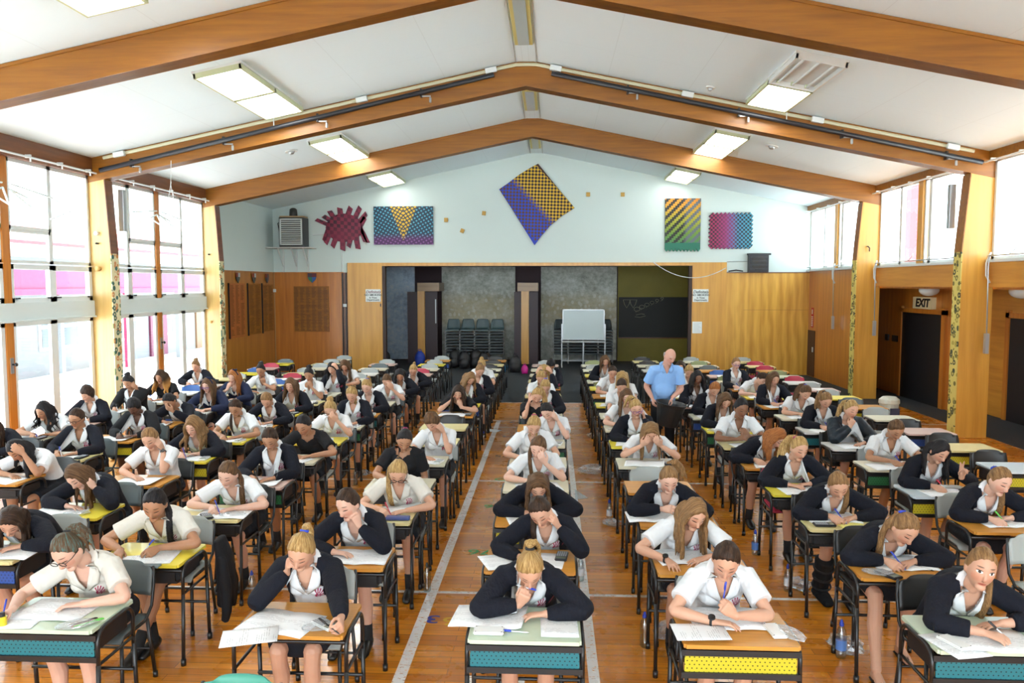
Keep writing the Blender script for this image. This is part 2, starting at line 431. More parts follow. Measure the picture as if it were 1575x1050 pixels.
def build_figure(sp):
    """sp: dict of the pose -> dict of meshes in person space (origin on the floor under the desk's front edge, facing -Y)"""
    s = sp.get('size', 1.0); lean = math.radians(sp['lean']); lod = sp['lod']
    vox = (.0050, .0075, .0110)[lod]; fr = (.0080, .0090, .0110)[lod]
    e1, e2 = ((.012, .022), (.013, .0245), (.015, .0285))[lod]
    side = sp.get('tilt', 0.0); tw = math.radians(sp.get('twist', 0)); hipy = sp.get('hipy', .70)
    P0 = Vector((0, hipy, .535)); L = .475 * s
    N = P0 + Vector((side, -math.sin(lean) * L, math.cos(lean) * L))
    Q = P0 + Vector((side * .35, -math.sin(lean * .40) * .27, math.cos(lean * .40) * .27))
    bez = lambda t: P0 * (1-t)**2 + Q * 2*t*(1-t) + N * t*t if t >= 0 else P0 + Vector((0, .01, t * .8))
    upc = (N - Q).normalized()
    xc = Vector((math.cos(tw), math.sin(tw), 0)); xc = (xc - upc * xc.dot(upc)).normalized(); fc = xc.cross(upc)
    R = rotm(sp.get('yaw', 0), sp.get('pitch', 40), sp.get('roll', 0))
    C = N + upc * .048 + fc * .012 + R @ Vector((0, -.012, .112 * s))
    hs = .98 * s
    S = {g: N + xc * (g * .153 * s) - upc * .048 + fc * .022 for g in (-1, 1)}
    L1, L2 = .262 * s, .240 * s
    A = {}
    for g in (-1, 1):
        md = sp['l' if g > 0 else 'r']; ex = None; thumb = .5; pref = None
        H = lambda x, y, z: C + R @ (Vector((g * x, y, z)) * hs)
        D = lambda x, y, z: R @ Vector((g * x, y, z))
        ox = sp.get('hx', 0.0)
        if md == 'write': W, d, n, cu = Vector((g * .100 + ox, .215, .768)), Vector((-g * .42, -.86, -.14)), Vector((-g * .62, .10, -.75)), .58; thumb = .9
        elif md == 'flat': W, d, n, cu = Vector((g * .100 + ox, .245, .752)), Vector((-g * .85, -.48, -.05)), Vector((0, 0, -1)), .18
        elif md == 'fold': W, d, n, cu = Vector((g * .09, .27 if g > 0 else .215, .757)), Vector((-g * .97, -.16, -.03)), Vector((0, -.15, -1)), .25
        elif md == 'fwd': W, d, n, cu = Vector((g * .17 + ox, .19, .752)), Vector((-g * .25, -.96, -.05)), Vector((0, 0, -1)), .22
        elif md == 'cheek': W, d, n, cu = H(.098, -.045, -.135), D(-.10, .10, 1), D(-1, .25, 0), .38
        elif md == 'fist': W, d, n, cu = H(.085, -.060, -.150), D(-.10, .12, 1), D(-1, .30, 0), .95; thumb = .9
        elif md == 'brow': W, d, n, cu = H(.105, -.150, -.055), D(-.52, .08, .85), D(-.35, 1, .1), .32
        elif md == 'head': W, d, n, cu = H(.135, -.065, .005), D(-.38, .22, .9), D(-.85, .35, -.35), .35
        elif md == 'mouth': W, d, n, cu = H(.060, -.165, -.150), D(-.35, .35, .87), D(-.3, .95, -.2), .80; thumb = .9
        elif md == 'chin': W, d, n, cu = H(.05, -.11, -.225), D(-.15, .15, 1), D(-.3, .95, 0), .85; thumb = .9
        elif md == 'lap': W, d, n, cu = Vector((g * .15, .40, .64)), Vector((-g * .1, -1, -.15)), Vector((0, 0, -1)), .2
        elif md == 'vee': W, d, n, cu = Vector((g * .17, .24, .85)), Vector((g * .10, -.25, 1)), Vector((-g * .3, -1, -.2)), .95; ex = (0, 1); thumb = 1
        else: W, d, n, cu, thumb = Vector(md[0]), Vector(md[1]), Vector(md[2]), md[3], md[4]; pref = Vector(md[5]) if len(md) > 5 else None
        E, W = ik(S[g], W, L1, L2, g, prefer=pref)
        A[g] = (E, W, d, n, cu, ex, thumb)
    mb = MB()
    head_mb(mb, C, R, hs)
    mb.tube([N - upc * .05, N + upc * .01, C + R @ Vector((0, .016, -.060))], [(.058, .055), (.050, .050), (.046, .050)], 12, xc)
    def torso(m, e, t0=-.10, t1=1.0, neck=True):
        ts = [q for q in TR if t0 <= q[0] <= t1]
        m.tube([bez(q[0]) for q in ts], [(q[1] * s + e, q[2] * s + e) for q in ts], 20, (1, 0, 0), rnd_cap=.3)
        for g in (-1, 1):
            m.tube([N - upc * .045 + xc * g * .03, N - upc * .030 + xc * g * .085, S[g]], [(.046 + e, .046 + e), (.050 + e, .044 + e), (.046 + e, .046 + e)], 12, fc)
            if not sp.get('male'): m.ell(bez(.66) + xc * g * .060 + fc * .075, (.062 + e * .6, .062 + e * .6, .046 + e * .6), None, 12, 8)
    torso(mb, -.006)
    info = {}
    for g in (-1, 1):
        E, W, d, n, cu, ex, th = A[g]
        mb.tube([S[g], lerp(S[g], E, .35), lerp(S[g], E, .8), E], [.044*s, .042*s, .036*s, .034*s], 12, fc)
        mb.tube([E, lerp(E, W, .25), lerp(E, W, .7), W], [.033*s, .037*s, .028*s, (.023*s, .019*s)], 12, n)
        info[g] = hand_mb(mb, W, d, n, g, cu, .97 * s, fr, ex, th)
    legs = {}
    for g in (-1, 1):
        ax, ay = sp.get('feet', {}).get(g, (g * .10, .30))
        hip = Vector((g * .085, hipy, .535)); kn = Vector((lerp(g * .105, ax, .3), hipy - .43, .50)); an = Vector((ax, ay, .085))
        back = Vector((0, .02, 0))
        mb.tube([hip, lerp(hip, kn, .5), lerp(hip, kn, .9), kn + Vector((0, -.012, 0))], [.080, .070, .056, .052], 12, (1, 0, 0))
        mb.tube([kn + Vector((0, .0, .01)), lerp(kn, an, .2), lerp(kn, an, .42) + back, lerp(kn, an, .75) + back * .4, an], [.052, .048, .050, .036, .034], 12, (1, 0, 0))
        mb.tube([an + Vector((0, .035, -.045)), an + Vector((0, -.02, -.035)), an + Vector((0, -.09, -.055)), an + Vector((0, -.155, -.066))], [(.028, .030), (.032, .040), (.036, .026), (.028, .014)], 10, (1, 0, 0))
        legs[g] = (kn, an)
    me = solid(mb, vox, 2, .45)
    co = coords(me); q = (co - np.array(C)) @ np.array(R) / hs
    rr = np.sqrt((q[:, 0] / .080) ** 2 + (q[:, 1] / .100) ** 2 + (q[:, 2] / .122) ** 2)
    nose = (np.abs(q[:, 0]) < .02) & (q[:, 1] < -.07) & (q[:, 1] > -.118)
    q[(rr > 1.13) & ~nose] = 9
    vattr(me, 'face', q)
    out = {'body': me, 'C': C, 'R': R, 'N': N, 'hs': hs, 'xc': xc, 'upc': upc, 'fc': fc, 'hands': info, 'legs': legs, 'arms': A, 'S': S}
    # ---- shirt
    top = sp['top']
    mb = MB(); torso(mb, e1, 0)
    for g in (-1, 1):
        E = A[g][0]; d = (E - S[g])
        mb.tube([S[g] - d * .12, S[g] + d * .2, S[g] + d * .66], [.052*s + e1, .052*s + e1, .056*s + e1] if top not in ('cardigan', 'sweater', 'puffer', 'jacket') else [.048*s + e1, .044*s + e1, .040*s + e1], 14, fc, rnd_cap=0)
    sh = solid(mb, max(vox, .0075), 3, .5)
    bv = BVHTree.FromPolygons([v.co for v in sh.vertices], [tuple(p.vertices) for p in sh.polygons])
    def cast(bvh, a, b, off):
        o = N + xc * a + upc * b + fc * .45
        h = bvh.ray_cast(o, -fc, .6)
        if h[0] is None: return N + xc * a + upc * b + fc * .05
        nn = h[1] if h[1].dot(fc) > 0 else -h[1]
        return h[0] + (nn * .6 + fc * .4) * off
    co = coords(sh) - np.array(N)
    a, b, c = co @ np.array(xc), co @ np.array(upc), co @ np.array(fc)
    vd = .112 if top != 'tee' else .035
    mask = (c > -.02) & (b > -vd) & (np.abs(a) < .050 * (1 + b / vd))
    mask |= (b > -.012) & (np.abs(a) < .066) & (c < .10) & (c > -.12) & (b < .06)
    cut(sh, mask)
    out['shirt'] = sh; cbv = bv
    if sp.get('emblem', True):
        src = bv; eb = MB(); ca, cbb = .072, -.138
        for st in crest_strokes():
            v = []; f = []
            for i, (x, y, w) in enumerate(st):
                j = min(i + 1, len(st) - 1); i0 = max(i - 1, 0)
                dx, dy = st[j][0] - st[i0][0], st[j][1] - st[i0][1]; ll = math.hypot(dx, dy) or 1
                for sgn in (-.5, .5):
                    v.append(cast(src, ca + 1.25 * (x - dy / ll * w * sgn), cbb + 1.25 * (y + dx / ll * w * sgn), .005 + .003 * lod))
            for i in range(len(st) - 1): f.append((2*i, 2*i+1, 2*i+3, 2*i+2))
            eb.add(v, f)
        out['emblem'] = eb.mesh('emblem', fixn=False)
    # ---- cardigan / sweater / jacket
    if top in ('cardigan', 'sweater', 'puffer', 'jacket'):
        x = .012 if top == 'puffer' else .004 if top == 'jacket' else 0
        mb = MB(); torso(mb, e2 + x * .6, 0)
        for g in (-1, 1):
            E, W = A[g][0], A[g][1]; d = E - S[g]
            k = .052*s + e2 * .8 + x
            pull = sp.get('cuff', .93)
            mb.tube([S[g] - d * .10, lerp(S[g], E, .4), lerp(S[g], E, .85), E + (E - lerp(S[g], W, .5)).normalized() * .006], [k, k, k * .92, k * .86], 14, fc)
            mb.tube([E, lerp(E, W, .3), lerp(E, W, .7), lerp(E, W, pull)], [k * .84, k * .84, k * .72, .036*s + x * .8], 14, fc, rnd_cap=0)
        if top == 'puffer':
            for g in (-1, 1):
                E, W = A[g][0], A[g][1]
                for t in (.1, .3, .5, .7, .9): mb.ell(lerp(S[g], E, t), (.068, .068, .052), None, 12, 8)
                for t in (.15, .38, .6): mb.ell(lerp(E, W, t), (.056, .056, .048), None, 12, 8)
        cd = solid(mb, max(vox, .0078), 3, .5)
        bc = BVHTree.FromPolygons([v.co for v in cd.vertices], [tuple(p.vertices) for p in cd.polygons])
        cbv = bc
        co = coords(cd) - np.array(N)
        a, b, c = co @ np.array(xc), co @ np.array(upc), co @ np.array(fc)
        if top == 'sweater':
            mask = (c > 0) & (b > -.06) & (np.abs(a) < .062 * (1 + b / .06))
        else:
            wd = sp.get('open', .100)
            mask = (c > .01) & (b < .03) & (np.abs(a) < np.interp(b, [-.40, -.25, -.10, -.03, .03], [wd * 1.05, wd, wd, .068, .050]))
            mask &= np.linalg.norm(co - (np.array(A[1][0]) - np.array(N)), axis=1) > .09
            mask &= np.linalg.norm(co - (np.array(A[-1][0]) - np.array(N)), axis=1) > .09
            for g in (-1, 1):                               # keep the sleeves whole where they cross the opening
                p0 = np.array(A[g][0]) - np.array(N); p1 = np.array(A[g][1]) - np.array(N); dd = p1 - p0
                t = np.clip(((co - p0) @ dd) / (dd @ dd), 0, 1)
                mask &= np.linalg.norm(co - (p0 + t[:, None] * dd), axis=1) > .062
        mask |= (b > -.012) & (np.abs(a) < .070) & (c < .10) & (c > -.12) & (b < .06)
        cut(cd, mask)
        out['outer'] = cd
        if sp.get('crest', True) and top in ('cardigan', 'sweater'):
            eb = MB(); pts = [(-.016, .020), (.016, .020), (.017, -.004), (0, -.024), (-.017, -.004)]
            v = [cast(bc, .134 + x, -.150 + y, .006 + .003 * lod) for x, y in pts]
            eb.add(v, [(0, 1, 2, 3, 4)]); out['crest'] = eb.mesh('crest', fixn=False)
    cb = MB()
    for g in (-1, 1):
        if top == 'tee': break
        # back-to-front stand round the neck, then an open notched lapel
        inn = [(.040, .045), (.058, .026), (.044, -.012), (.027, -.055), (.004, -.108)]
        ou = [(.060, .030), (.098, .006), (.106, -.026), (.090, -.072), (.014, -.120)]
        gi = []
        for (i0, j0), (i1, j1) in zip(inn, ou):
            row = []
            for t in (0, .35, .7, 1):
                row.append(cast(cbv, g * lerp(i0, i1, t), lerp(j0, j1, t), .009 + .004 * t + (.005 if sp['lod'] else 0)))
            gi.append(row)
        v = [p for r in gi for p in r] + [p + fc * -.007 for r in gi for p in r]; f = []
        m = len(gi) * 4
        for i in range(len(gi) - 1):
            for j in range(3):
                k = i*4 + j
                f += [(k, k+1, k+5, k+4), (m+k, m+k+4, m+k+5, m+k+1)]
        rim = [i*4 for i in range(len(gi))] + [(len(gi)-1)*4 + j for j in (1, 2, 3)] + [i*4 + 3 for i in reversed(range(len(gi)-1))] + [2, 1]
        for i in range(len(rim)):
            p, r = rim[i], rim[(i+1) % len(rim)]; f.append((p, r, m + r, m + p))
        cb.add(v, f)
    if top != 'tee':
        ring = []
        for k in range(9):
            th = math.radians(-10 + 200 * k / 8)
            ring.append(N + xc * (.072 * math.cos(th)) - fc * (.066 * math.sin(th)) + upc * (.018 + .022 * math.sin(th)))
        cb.tube(ring, [(.006, .024)] * 9, 8, -fc, rnd_cap=0)
        out['collar'] = cb.mesh('collar', smooth=True)
    # ---- skirt
    mb = MB()
    kx = (legs[1][0].x + legs[-1][0].x) / 2
    mb.tube([(0, hipy + .115, .545), (0, hipy + .02, .545), (0, hipy - .16, .535), (kx * .7, hipy - .33, .525), (kx, hipy - .40, .520)], [(.150, .080), (.200, .098), (.205, .098), (.192, .090), (.186, .082)], 20, (1, 0, 0), rnd_cap=.15)
    mb.tube([bez(0), bez(.22)], [(.186 * s + .008, .132), (.165 * s, .122)], 18, (1, 0, 0), rnd_cap=.2)
    out['skirt'] = solid(mb, .012, 3, .5)
    return out

def hair_mesh(fig, style, lod, side=0, vol=1.0, seed=0):
    C, R, hs, N, upc, xc, fc = (fig[k] for k in ('C', 'R', 'hs', 'N', 'upc', 'xc', 'fc'))
    rr = random.Random(seed); mb = MB()
    H = lambda x, y, z: C + R @ (Vector((x, y, z)) * hs)
    lng = style in ('long', 'curly', 'wavy')
    hl = [(0, .70), (25, .68), (50, .52), (66, .28), (80, .04), (92, -.20), (112, -.58), (180, -.66)]
    if lng: hl = [(0, .62), (20, .58), (45, .34), (62, .0), (75, -.35), (90, -.6), (120, -.72), (180, -.75)]
    if style == 'short': hl = [(0, .46), (25, .46), (50, .30), (66, -.05), (80, -.35), (100, -.66), (180, -.75)]
    th = (.085 if not lng else .10) * vol
    if style == 'short': th = .17 * vol
    if style == 'curly': th = .17 * vol
    nu, nv = 36, 24; v = []; f = []
    def cap(u):
        az = abs(math.degrees(math.atan2(u.x, -u.y)))
        t = (u.z - pw(az, hl) - .05 * math.sin(az * .23 + seed * 2.1)) / .26 + .5; t = max(0, min(1, t)); t = t*t*(3 - 2*t)
        tk = th * (.45 + .55 * min(1, max(0, (az - 40) / 70)) + .35 * max(0, u.z) ** 2)
        k = lerp(.90, 1 + tk * (1 + .22 * math.sin(az * .11 + u.z * 6 + seed)), t)
        if style in ('curly', 'short'): k += t * .05 * (rr.random() - .5)
        if lng and u.z > .5: k -= .025 * math.exp(-(u.x / .07) ** 2)           # centre parting
        x, y, z = .077 * u.x, .097 * u.y, .117 * u.z
        if u.z < 0:
            x *= 1 - .22 * (-u.z); y *= 1 - (.28 if u.y > 0 else 0) * (-u.z)
        return H(x * k, y * k + .003, z * k + .001)
    v.append(cap(Vector((0, 0, -1))))
    for j in range(1, nv):
        ph = -PI/2 + PI*j/nv
        for i in range(nu):
            a = 2*PI*i/nu
            v.append(cap(Vector((math.cos(ph)*math.cos(a), math.cos(ph)*math.sin(a), math.sin(ph)))))
    v.append(cap(Vector((0, 0, 1)))); L = len(v) - 1
    for i in range(nu):
        f.append((0, 1+(i+1) % nu, 1+i)); f.append((L, L-nu+i, L-nu+(i+1) % nu))
    for j in range(nv-2):
        for i in range(nu):
            a = 1+j*nu; f.append((a+i, a+(i+1) % nu, a+nu+(i+1) % nu, a+nu+i))
    mb.add(v, f)
    tie = None
    if style in ('pony', 'lowpony', 'tuft'):
        b = Vector((0, .093, .050)) if style != 'lowpony' else Vector((side * .03, .098, -.035))
        if style == 'tuft': b = Vector((0, .080, .074))
        p0 = H(*b); dr = (R @ b).normalized(); tie = (p0 + dr * .012, dr)
        n_l = 7 if lod == 0 else 5
        g_ = 1 if side > 0 else -1; over = abs(side) >= 1.5 and style != 'tuft'
        for k in range(n_l):
            j = Vector((rr.uniform(-1, 1), rr.uniform(-1, 1), rr.uniform(-1, 1)))
            sx = side * .07 + rr.uniform(-.035, .035)
            if over:
                f_ = fc * (.03 * j.x)
                pts = [p0 - dr * .01, p0 + dr * .025, H(g_ * .075, .075, -.045) + j * .006, N + xc * g_ * .082 - fc * .005 + upc * .045 + j * .008, N + xc * g_ * .085 + fc * .085 - upc * .015 + j * .010, N + xc * g_ * .075 + fc * .150 - upc * .10 + j * .012, N + xc * g_ * .07 + fc * .155 - upc * (.19 + .03 * j.y) + j * .012]
            elif style == 'tuft':
                pts = [p0 - dr * .01, p0 + dr * .022 + j * .006, p0 + dr * .036 + Vector((sx * .7, .02, .0)) + j * .012, p0 + dr * .028 + Vector((sx * 1.2, .045, -.04)) + j * .02, p0 + dr * .0 + Vector((sx * 1.6, .06, -.11)) + j * .02]
            else:
                pts = [p0 - dr * .01, p0 + dr * .026 + j * .006, p0 + dr * .040 + Vector((sx * .5, .01, -.03)) + j * .01, p0 + dr * .046 + Vector((sx, .012, -.11)) + j * .015, p0 + dr * .045 + Vector((sx * 1.35, .0, -.20)) + j * .02, p0 + dr * .035 + Vector((sx * 1.5, -.01, -.27)) + j * .02]
            w = .017 * vol
            mb.tube(pts, [w * .8, w * .9, w, w, w, w * .8, w * .35] if over else [w * .8, w * 1.0, w * 1.2, w * 1.1, w * .8, w * .35][:len(pts)] if style != 'tuft' else [w * .8, w, w * 1.1, w * .8, w * .35], 7, (1, 0, 0))
    elif style == 'bun':
        b = Vector((side * .02, .070, .098)); p0 = H(*b); tie = (p0 - (R @ b).normalized() * .02, (R @ b).normalized())
        mb.ell(p0 + (R @ b).normalized() * .012, (.043 * vol, .043 * vol, .036 * vol), R, 12, 8)
        for k in range(7):
            a = 2*PI*k/7; mb.ell(p0 + R @ Vector((.026 * math.cos(a), .02 * math.sin(a), .016 * math.sin(a*2) + .012)) * vol, (.024, .022, .020), R, 8, 6)
    elif style == 'back':                                   # tied low behind, nothing of the tail in sight
        mb.ell(H(0, .098, -.03), (.030, .026, .030), R, 10, 7)
    elif style == 'braid':
        sd = side or 1; p = [H(sd * .045, .075, -.03), N + xc * sd * .085 - fc * .01 + upc * .035, N + xc * sd * .085 + fc * .105 - upc * .03, N + xc * sd * .075 + fc * .165 - upc * .11, N + xc * sd * .07 + fc * .17 - upc * .20, N + xc * sd * .07 + fc * .16 - upc * .28]
        cum = [0]
        for q, w in zip(p, p[1:]): cum.append(cum[-1] + (w - q).length)
        n_ = int(cum[-1] / .021)
        for k in range(n_):
            t = cum[-1] * k / n_; i = max(q for q in range(len(cum)) if cum[q] <= t); i = min(i, len(p) - 2)
            q = lerp(p[i], p[i+1], (t - cum[i]) / (cum[i+1] - cum[i]))
            for g in (-1, 1) if k % 2 else (1, -1):
                mb.ell(q + xc * g * .010, (.017, .016, .019), None, 8, 6)
    elif lng:
        n_l = 14 if lod == 0 else 10 if lod == 1 else 7
        ln = {'long': .30, 'wavy': .27, 'curly': .25}[style]
        sides = (-1, 1) if side == 0 else (side,) if abs(side) == 1 else (-1, 1)
        for sd in (-1, 1):
            for k in range(n_l):
                y0 = lerp(-.062, .085, k / (n_l - 1)); wob = .020 if style == 'curly' else .013 if style == 'wavy' else .007
                a = H(sd * .062, y0 * .85, .055); b_ = H(sd * .078, y0, .012); c_ = H(sd * rr.uniform(.080, .092), y0 * 1.02, -.055)
                if side == -sd and k < n_l * .6: continue
                fall = ln * rr.uniform(.62, 1.05) * (1 if k < n_l - 2 else .8); out_ = rr.uniform(.0, .03) + (.02 if style != 'long' else 0)
                pts = [a, b_, c_]
                m_ = 5
                for q in range(1, m_ + 1):
                    t = q / m_; ph = rr.random() * 6
                    pts.append(c_ + Vector((sd * out_ * t + wob * math.sin(q * 2.1 + ph), -.02 * t + wob * math.cos(q * 1.7 + ph), -fall * t)))
                w = (.0125, .0150, .019)[lod] * (1.15 if style == 'curly' else 1) * vol
                mb.tube(pts, [w * .7, w, w * 1.05] + [w * x for x in (1.1, 1.05, .95, .7, .25)], 7, (0, 1, 0))
    me = solid(mb, (.0062, .0085, .011)[lod], 2, .4)
    co = coords(me); q = (co - np.array(C)) @ np.array(R) / hs
    rr_ = np.sqrt((q[:, 0] / .095) ** 2 + (q[:, 1] / .118) ** 2 + (q[:, 2] / .142) ** 2)
    if lng: hc = np.stack([q[:, 1] * 42, np.sign(q[:, 0]) * 5, q[:, 2] * 3], 1)
    else:
        B = np.array([0, .86, .5]) if style not in ('bun', 'tuft') else np.array([0, .55, .83]); B = B / np.linalg.norm(B)
        e_1 = np.array([1, 0, 0]); e_2 = np.cross(B, e_1); ph = np.arctan2(q @ e_2, q @ e_1)
        hc = np.stack([np.cos(ph) * 3.6, np.sin(ph) * 3.6, (q @ B) * 4], 1)
    o = rr_ > 1.06
    hc[o] = np.stack([co[o, 0] * 48, co[o, 1] * 48, co[o, 2] * 5], 1)
    vattr(me, 'hc', hc); vattr(me, 'hl', q)
    return me, tie

def ring_mb(c, ax, r, w, n=16):
    c = Vector(c); ax = Vector(ax).normalized(); u = ax.orthogonal().normalized(); v = ax.cross(u); mb = MB(); V = []; F = []
    for i in range(n):
        a = 2*PI*i/n; rd = u*math.cos(a) + v*math.sin(a)
        for j in range(6):
            b = 2*PI*j/6; V.append(c + rd*(r + w*math.cos(b)) + ax*(w*1.3*math.sin(b)))
    for i in range(n):
        for j in range(6):
            F.append((i*6+j, ((i+1) % n)*6+j, ((i+1) % n)*6+(j+1) % 6, i*6+(j+1) % 6))
    return mb.add(V, F)
def glasses_mesh(fig):
    C, R, hs = fig['C'], fig['R'], fig['hs']; mb = MB(); H = lambda x, y, z: C + R @ (Vector((x, y, z)) * hs)
    for g in (-1, 1):
        pts = []
        for k in range(17):
            a = 2*PI*k/16; ca, sa = math.cos(a), math.sin(a)
            pts.append(H(g * (.033 + .0235 * math.copysign(abs(ca) ** .7, ca)), -.100, .006 + .0155 * math.copysign(abs(sa) ** .7, sa)))
        mb.tube(pts, .0026, 6, R @ Vector((0, 1, 0)), rnd_cap=0)
        mb.tube([H(g * .056, -.099, .012), H(g * .078, -.06, .012), H(g * .080, .005, .006)], .0024, 6)
    mb.tube([H(-.010, -.101, .011), H(0, -.104, .013), H(.010, -.101, .011)], .0026, 6)
    return mb.mesh('glasses', smooth=True)
def shoe_mesh(an):
    mb = MB(); a = Vector((an.x, an.y, 0))
    mb.tube([a + Vector((0, .062, .040)), a + Vector((0, .02, .046)), a + Vector((0, -.06, .042)), a + Vector((0, -.13, .030)), a + Vector((0, -.178, .022))], [(.030, .036), (.037, .044), (.042, .040), (.043, .029), (.030, .018)], 14, (1, 0, 0))
    return mb.mesh('shoe', smooth=True)
def sock_mesh(kn, an):
    mb = MB(); u = (kn - an).normalized()
    mb.tube([an - u * .035, an + u * .03, an + u * .11], [.039, .040, .041], 12, (1, 0, 0), rnd_cap=.2)
    return mb.mesh('sock', smooth=True)

def fit_lean(sp, X, Y, target):
    """torso lean that brings the head to the row the photograph shows it in, then the sideways seat offset"""
    def head(l):
        le = math.radians(l); s = sp.get('size', 1.0); hipy = sp.get('hipy', .70); side = sp.get('tilt', 0.0)
        P0 = Vector((0, hipy, .535)); N = P0 + Vector((side, -math.sin(le) * .475 * s, math.cos(le) * .475 * s))
        Q = P0 + Vector((side * .35, -math.sin(le * .40) * .27, math.cos(le * .40) * .27)); upc = (N - Q).normalized()
        R = rotm(sp.get('yaw', 0), sp.get('pitch', 40), sp.get('roll', 0))
        C = N + upc * .048 + Vector((0, -.012, 0)) + R @ Vector((0, -.012, .112 * s)); return C
    best = min(((abs(proj(head(l) + Vector((X, Y, .015)))[1] - target[1]), l) for l in [x * .5 for x in range(16, 125)]))[1]
    C = head(best)
    u0 = proj(C + Vector((X, Y, .01)))[0]; u1 = proj(C + Vector((X + .1, Y, .01)))[0]
    return best, (target[0] - u0) / (u1 - u0) * .1

def make_person(sp, X, Y, label, group='students sitting the exam', target=None):
    dx = 0
    if target is not None:
        sp['lean'], dx = fit_lean(sp, X, Y, target)
        dx = max(-.24, min(.24, dx))
    sp.setdefault('lean', 30)
    fig = build_figure(sp)
    root = empty('person', (X + dx, Y, 0), label, 'person', group)
    b = link('body', fig['body'], root, SKIN[sp.get('skin', 'light')])
    hm, tie = hair_mesh(fig, sp['hair'], sp['lod'], sp.get('hside', 0), sp.get('vol', 1.0), sp.get('seed', 0))
    h = link('hair', hm, root, HC[sp['hc']])
    if tie and sp.get('tie', 'black') is not None:
        link('hair_tie', ring_mb(tie[0], tie[1], .021 if sp['hair'] != 'bun' else .036, .0075).mesh('hair_tie', smooth=True), h, {'black': M_BLACKB, 'blue': M_BLUEB, 'pink': M_PINKB}[sp.get('tie', 'black')])
    top = sp['top']
    sm = {'tee': M_BLACK}.get(top, M_CREAM if sp.get('cream') else M_WHITE)
    s_ = link('shirt', fig['shirt'], root, sm)
    if 'collar' in fig: link('collar', fig['collar'], s_, sm)
    if 'emblem' in fig: link('chest_emblem', fig['emblem'], s_, M_MAROON)
    if 'outer' in fig:
        nm = {'cardigan': 'cardigan', 'sweater': 'sweater', 'puffer': 'jacket', 'jacket': 'jacket'}[top]
        o = link(nm, fig['outer'], root, {'cardigan': M_NAVY, 'sweater': M_NAVY2, 'puffer': M_PUFF, 'jacket': M_BLACK}[top])
        if 'crest' in fig: link('crest', fig['crest'], o, M_CREST)
    link('skirt', fig['skirt'], root, M_SKIRT)
    for g in (-1, 1):
        kn, an = fig['legs'][g]
        if sp.get('boot') == g:
            mb = MB(); u = (kn - an).normalized(); a_ = Vector((an.x, an.y, 0))
            mb.tube([a_ + Vector((0, .03, .03)), an + Vector((0, .01, .02)), an + u * .16, an + u * .30], [(.062, .070), (.064, .070), (.072, .078), (.080, .085)], 14, (1, 0, 0), rnd_cap=.2)
            mb.tube([a_ + Vector((0, .085, .040)), a_ + Vector((0, -.06, .048)), a_ + Vector((0, -.19, .032))], [(.055, .040), (.062, .047), (.050, .030)], 14, (1, 0, 0))
            bt = link('medical_boot', solid(mb, .009, 3), root, M_BLACK)
            for q in (.04, .13, .22): link('strap', ring_mb(an + u * q, u, .074 + .02 * q, .008).mesh('strap', smooth=True), bt, M_SOCK)
        elif sp.get('barefoot'):
            mb = MB(); a_ = Vector((an.x, an.y, 0))
            mb.tube([a_ + Vector((0, .055, .010)), a_ + Vector((0, -.02, .010)), a_ + Vector((0, -.10, .010)), a_ + Vector((0, -.17, .010))], [(.026, .009), (.034, .009), (.042, .009), (.030, .009)], 12, (1, 0, 0))
            sn = link('sandal', mb.mesh('sandal', smooth=True), root, M_SHOE)
            mb = MB(); mb.tube([a_ + Vector((-.036, -.03, .015)), a_ + Vector((-.02, -.045, .058)), a_ + Vector((.0, -.13, .042)), a_ + Vector((.02, -.045, .058)), a_ + Vector((.036, -.03, .015))], .0055, 6); mb.tube([a_ + Vector((.0, -.13, .042)), a_ + Vector((0, -.15, .016))], .0055, 6)
            link('strap', mb.mesh('strap', smooth=True), sn, M_SHOE)
        else:
            link('shoe', shoe_mesh(an), root, M_SHOE); link('sock', sock_mesh(kn, an), root, M_SOCK)
    if sp.get('glasses'): link('glasses', glasses_mesh(fig), root, M_GLASSP if sp['glasses'] == 'purple' else M_GLASS)
    C, R, hs = fig['C'], fig['R'], fig['hs']
    if sp.get('bow'):
        mb = MB(); pts = [C + R @ (Vector((.088 * math.cos(a), .012, .128 * math.sin(a))) * hs) for a in [PI * k / 12 for k in range(13)]]
        mb.tube(pts, [(.004, .014)] * 13, 8, R @ Vector((0, 0, 1)))
        for g in (-1, 1): mb.ell(C + R @ Vector((.045 + g * .024, .012, .125)), (.026, .012, .017), R, 10, 7)
        link('headband', mb.mesh('headband', smooth=True), h, M_NAVY2)
    if sp.get('watch'):
        g = 1 if sp['watch'] == 'l' else -1; E, W = fig['arms'][g][0], fig['arms'][g][1]; ax = (W - E).normalized()
        w = link('wristwatch', ring_mb(lerp(E, W, .93), ax, .025, .006).mesh('wristwatch', smooth=True), root, M_BLACKB)
        up = Vector((0, -.35, .94)); up = (up - ax * up.dot(ax)).normalized(); mb = MB()
        mb.tube([lerp(E, W, .93) + up * .022, lerp(E, W, .93) + up * .033], [.021, .020], 16, ax, rnd_cap=0)
        link('dial', mb.mesh('dial', smooth=False), w, M_GLASS)
    fig['root'] = root
    return fig
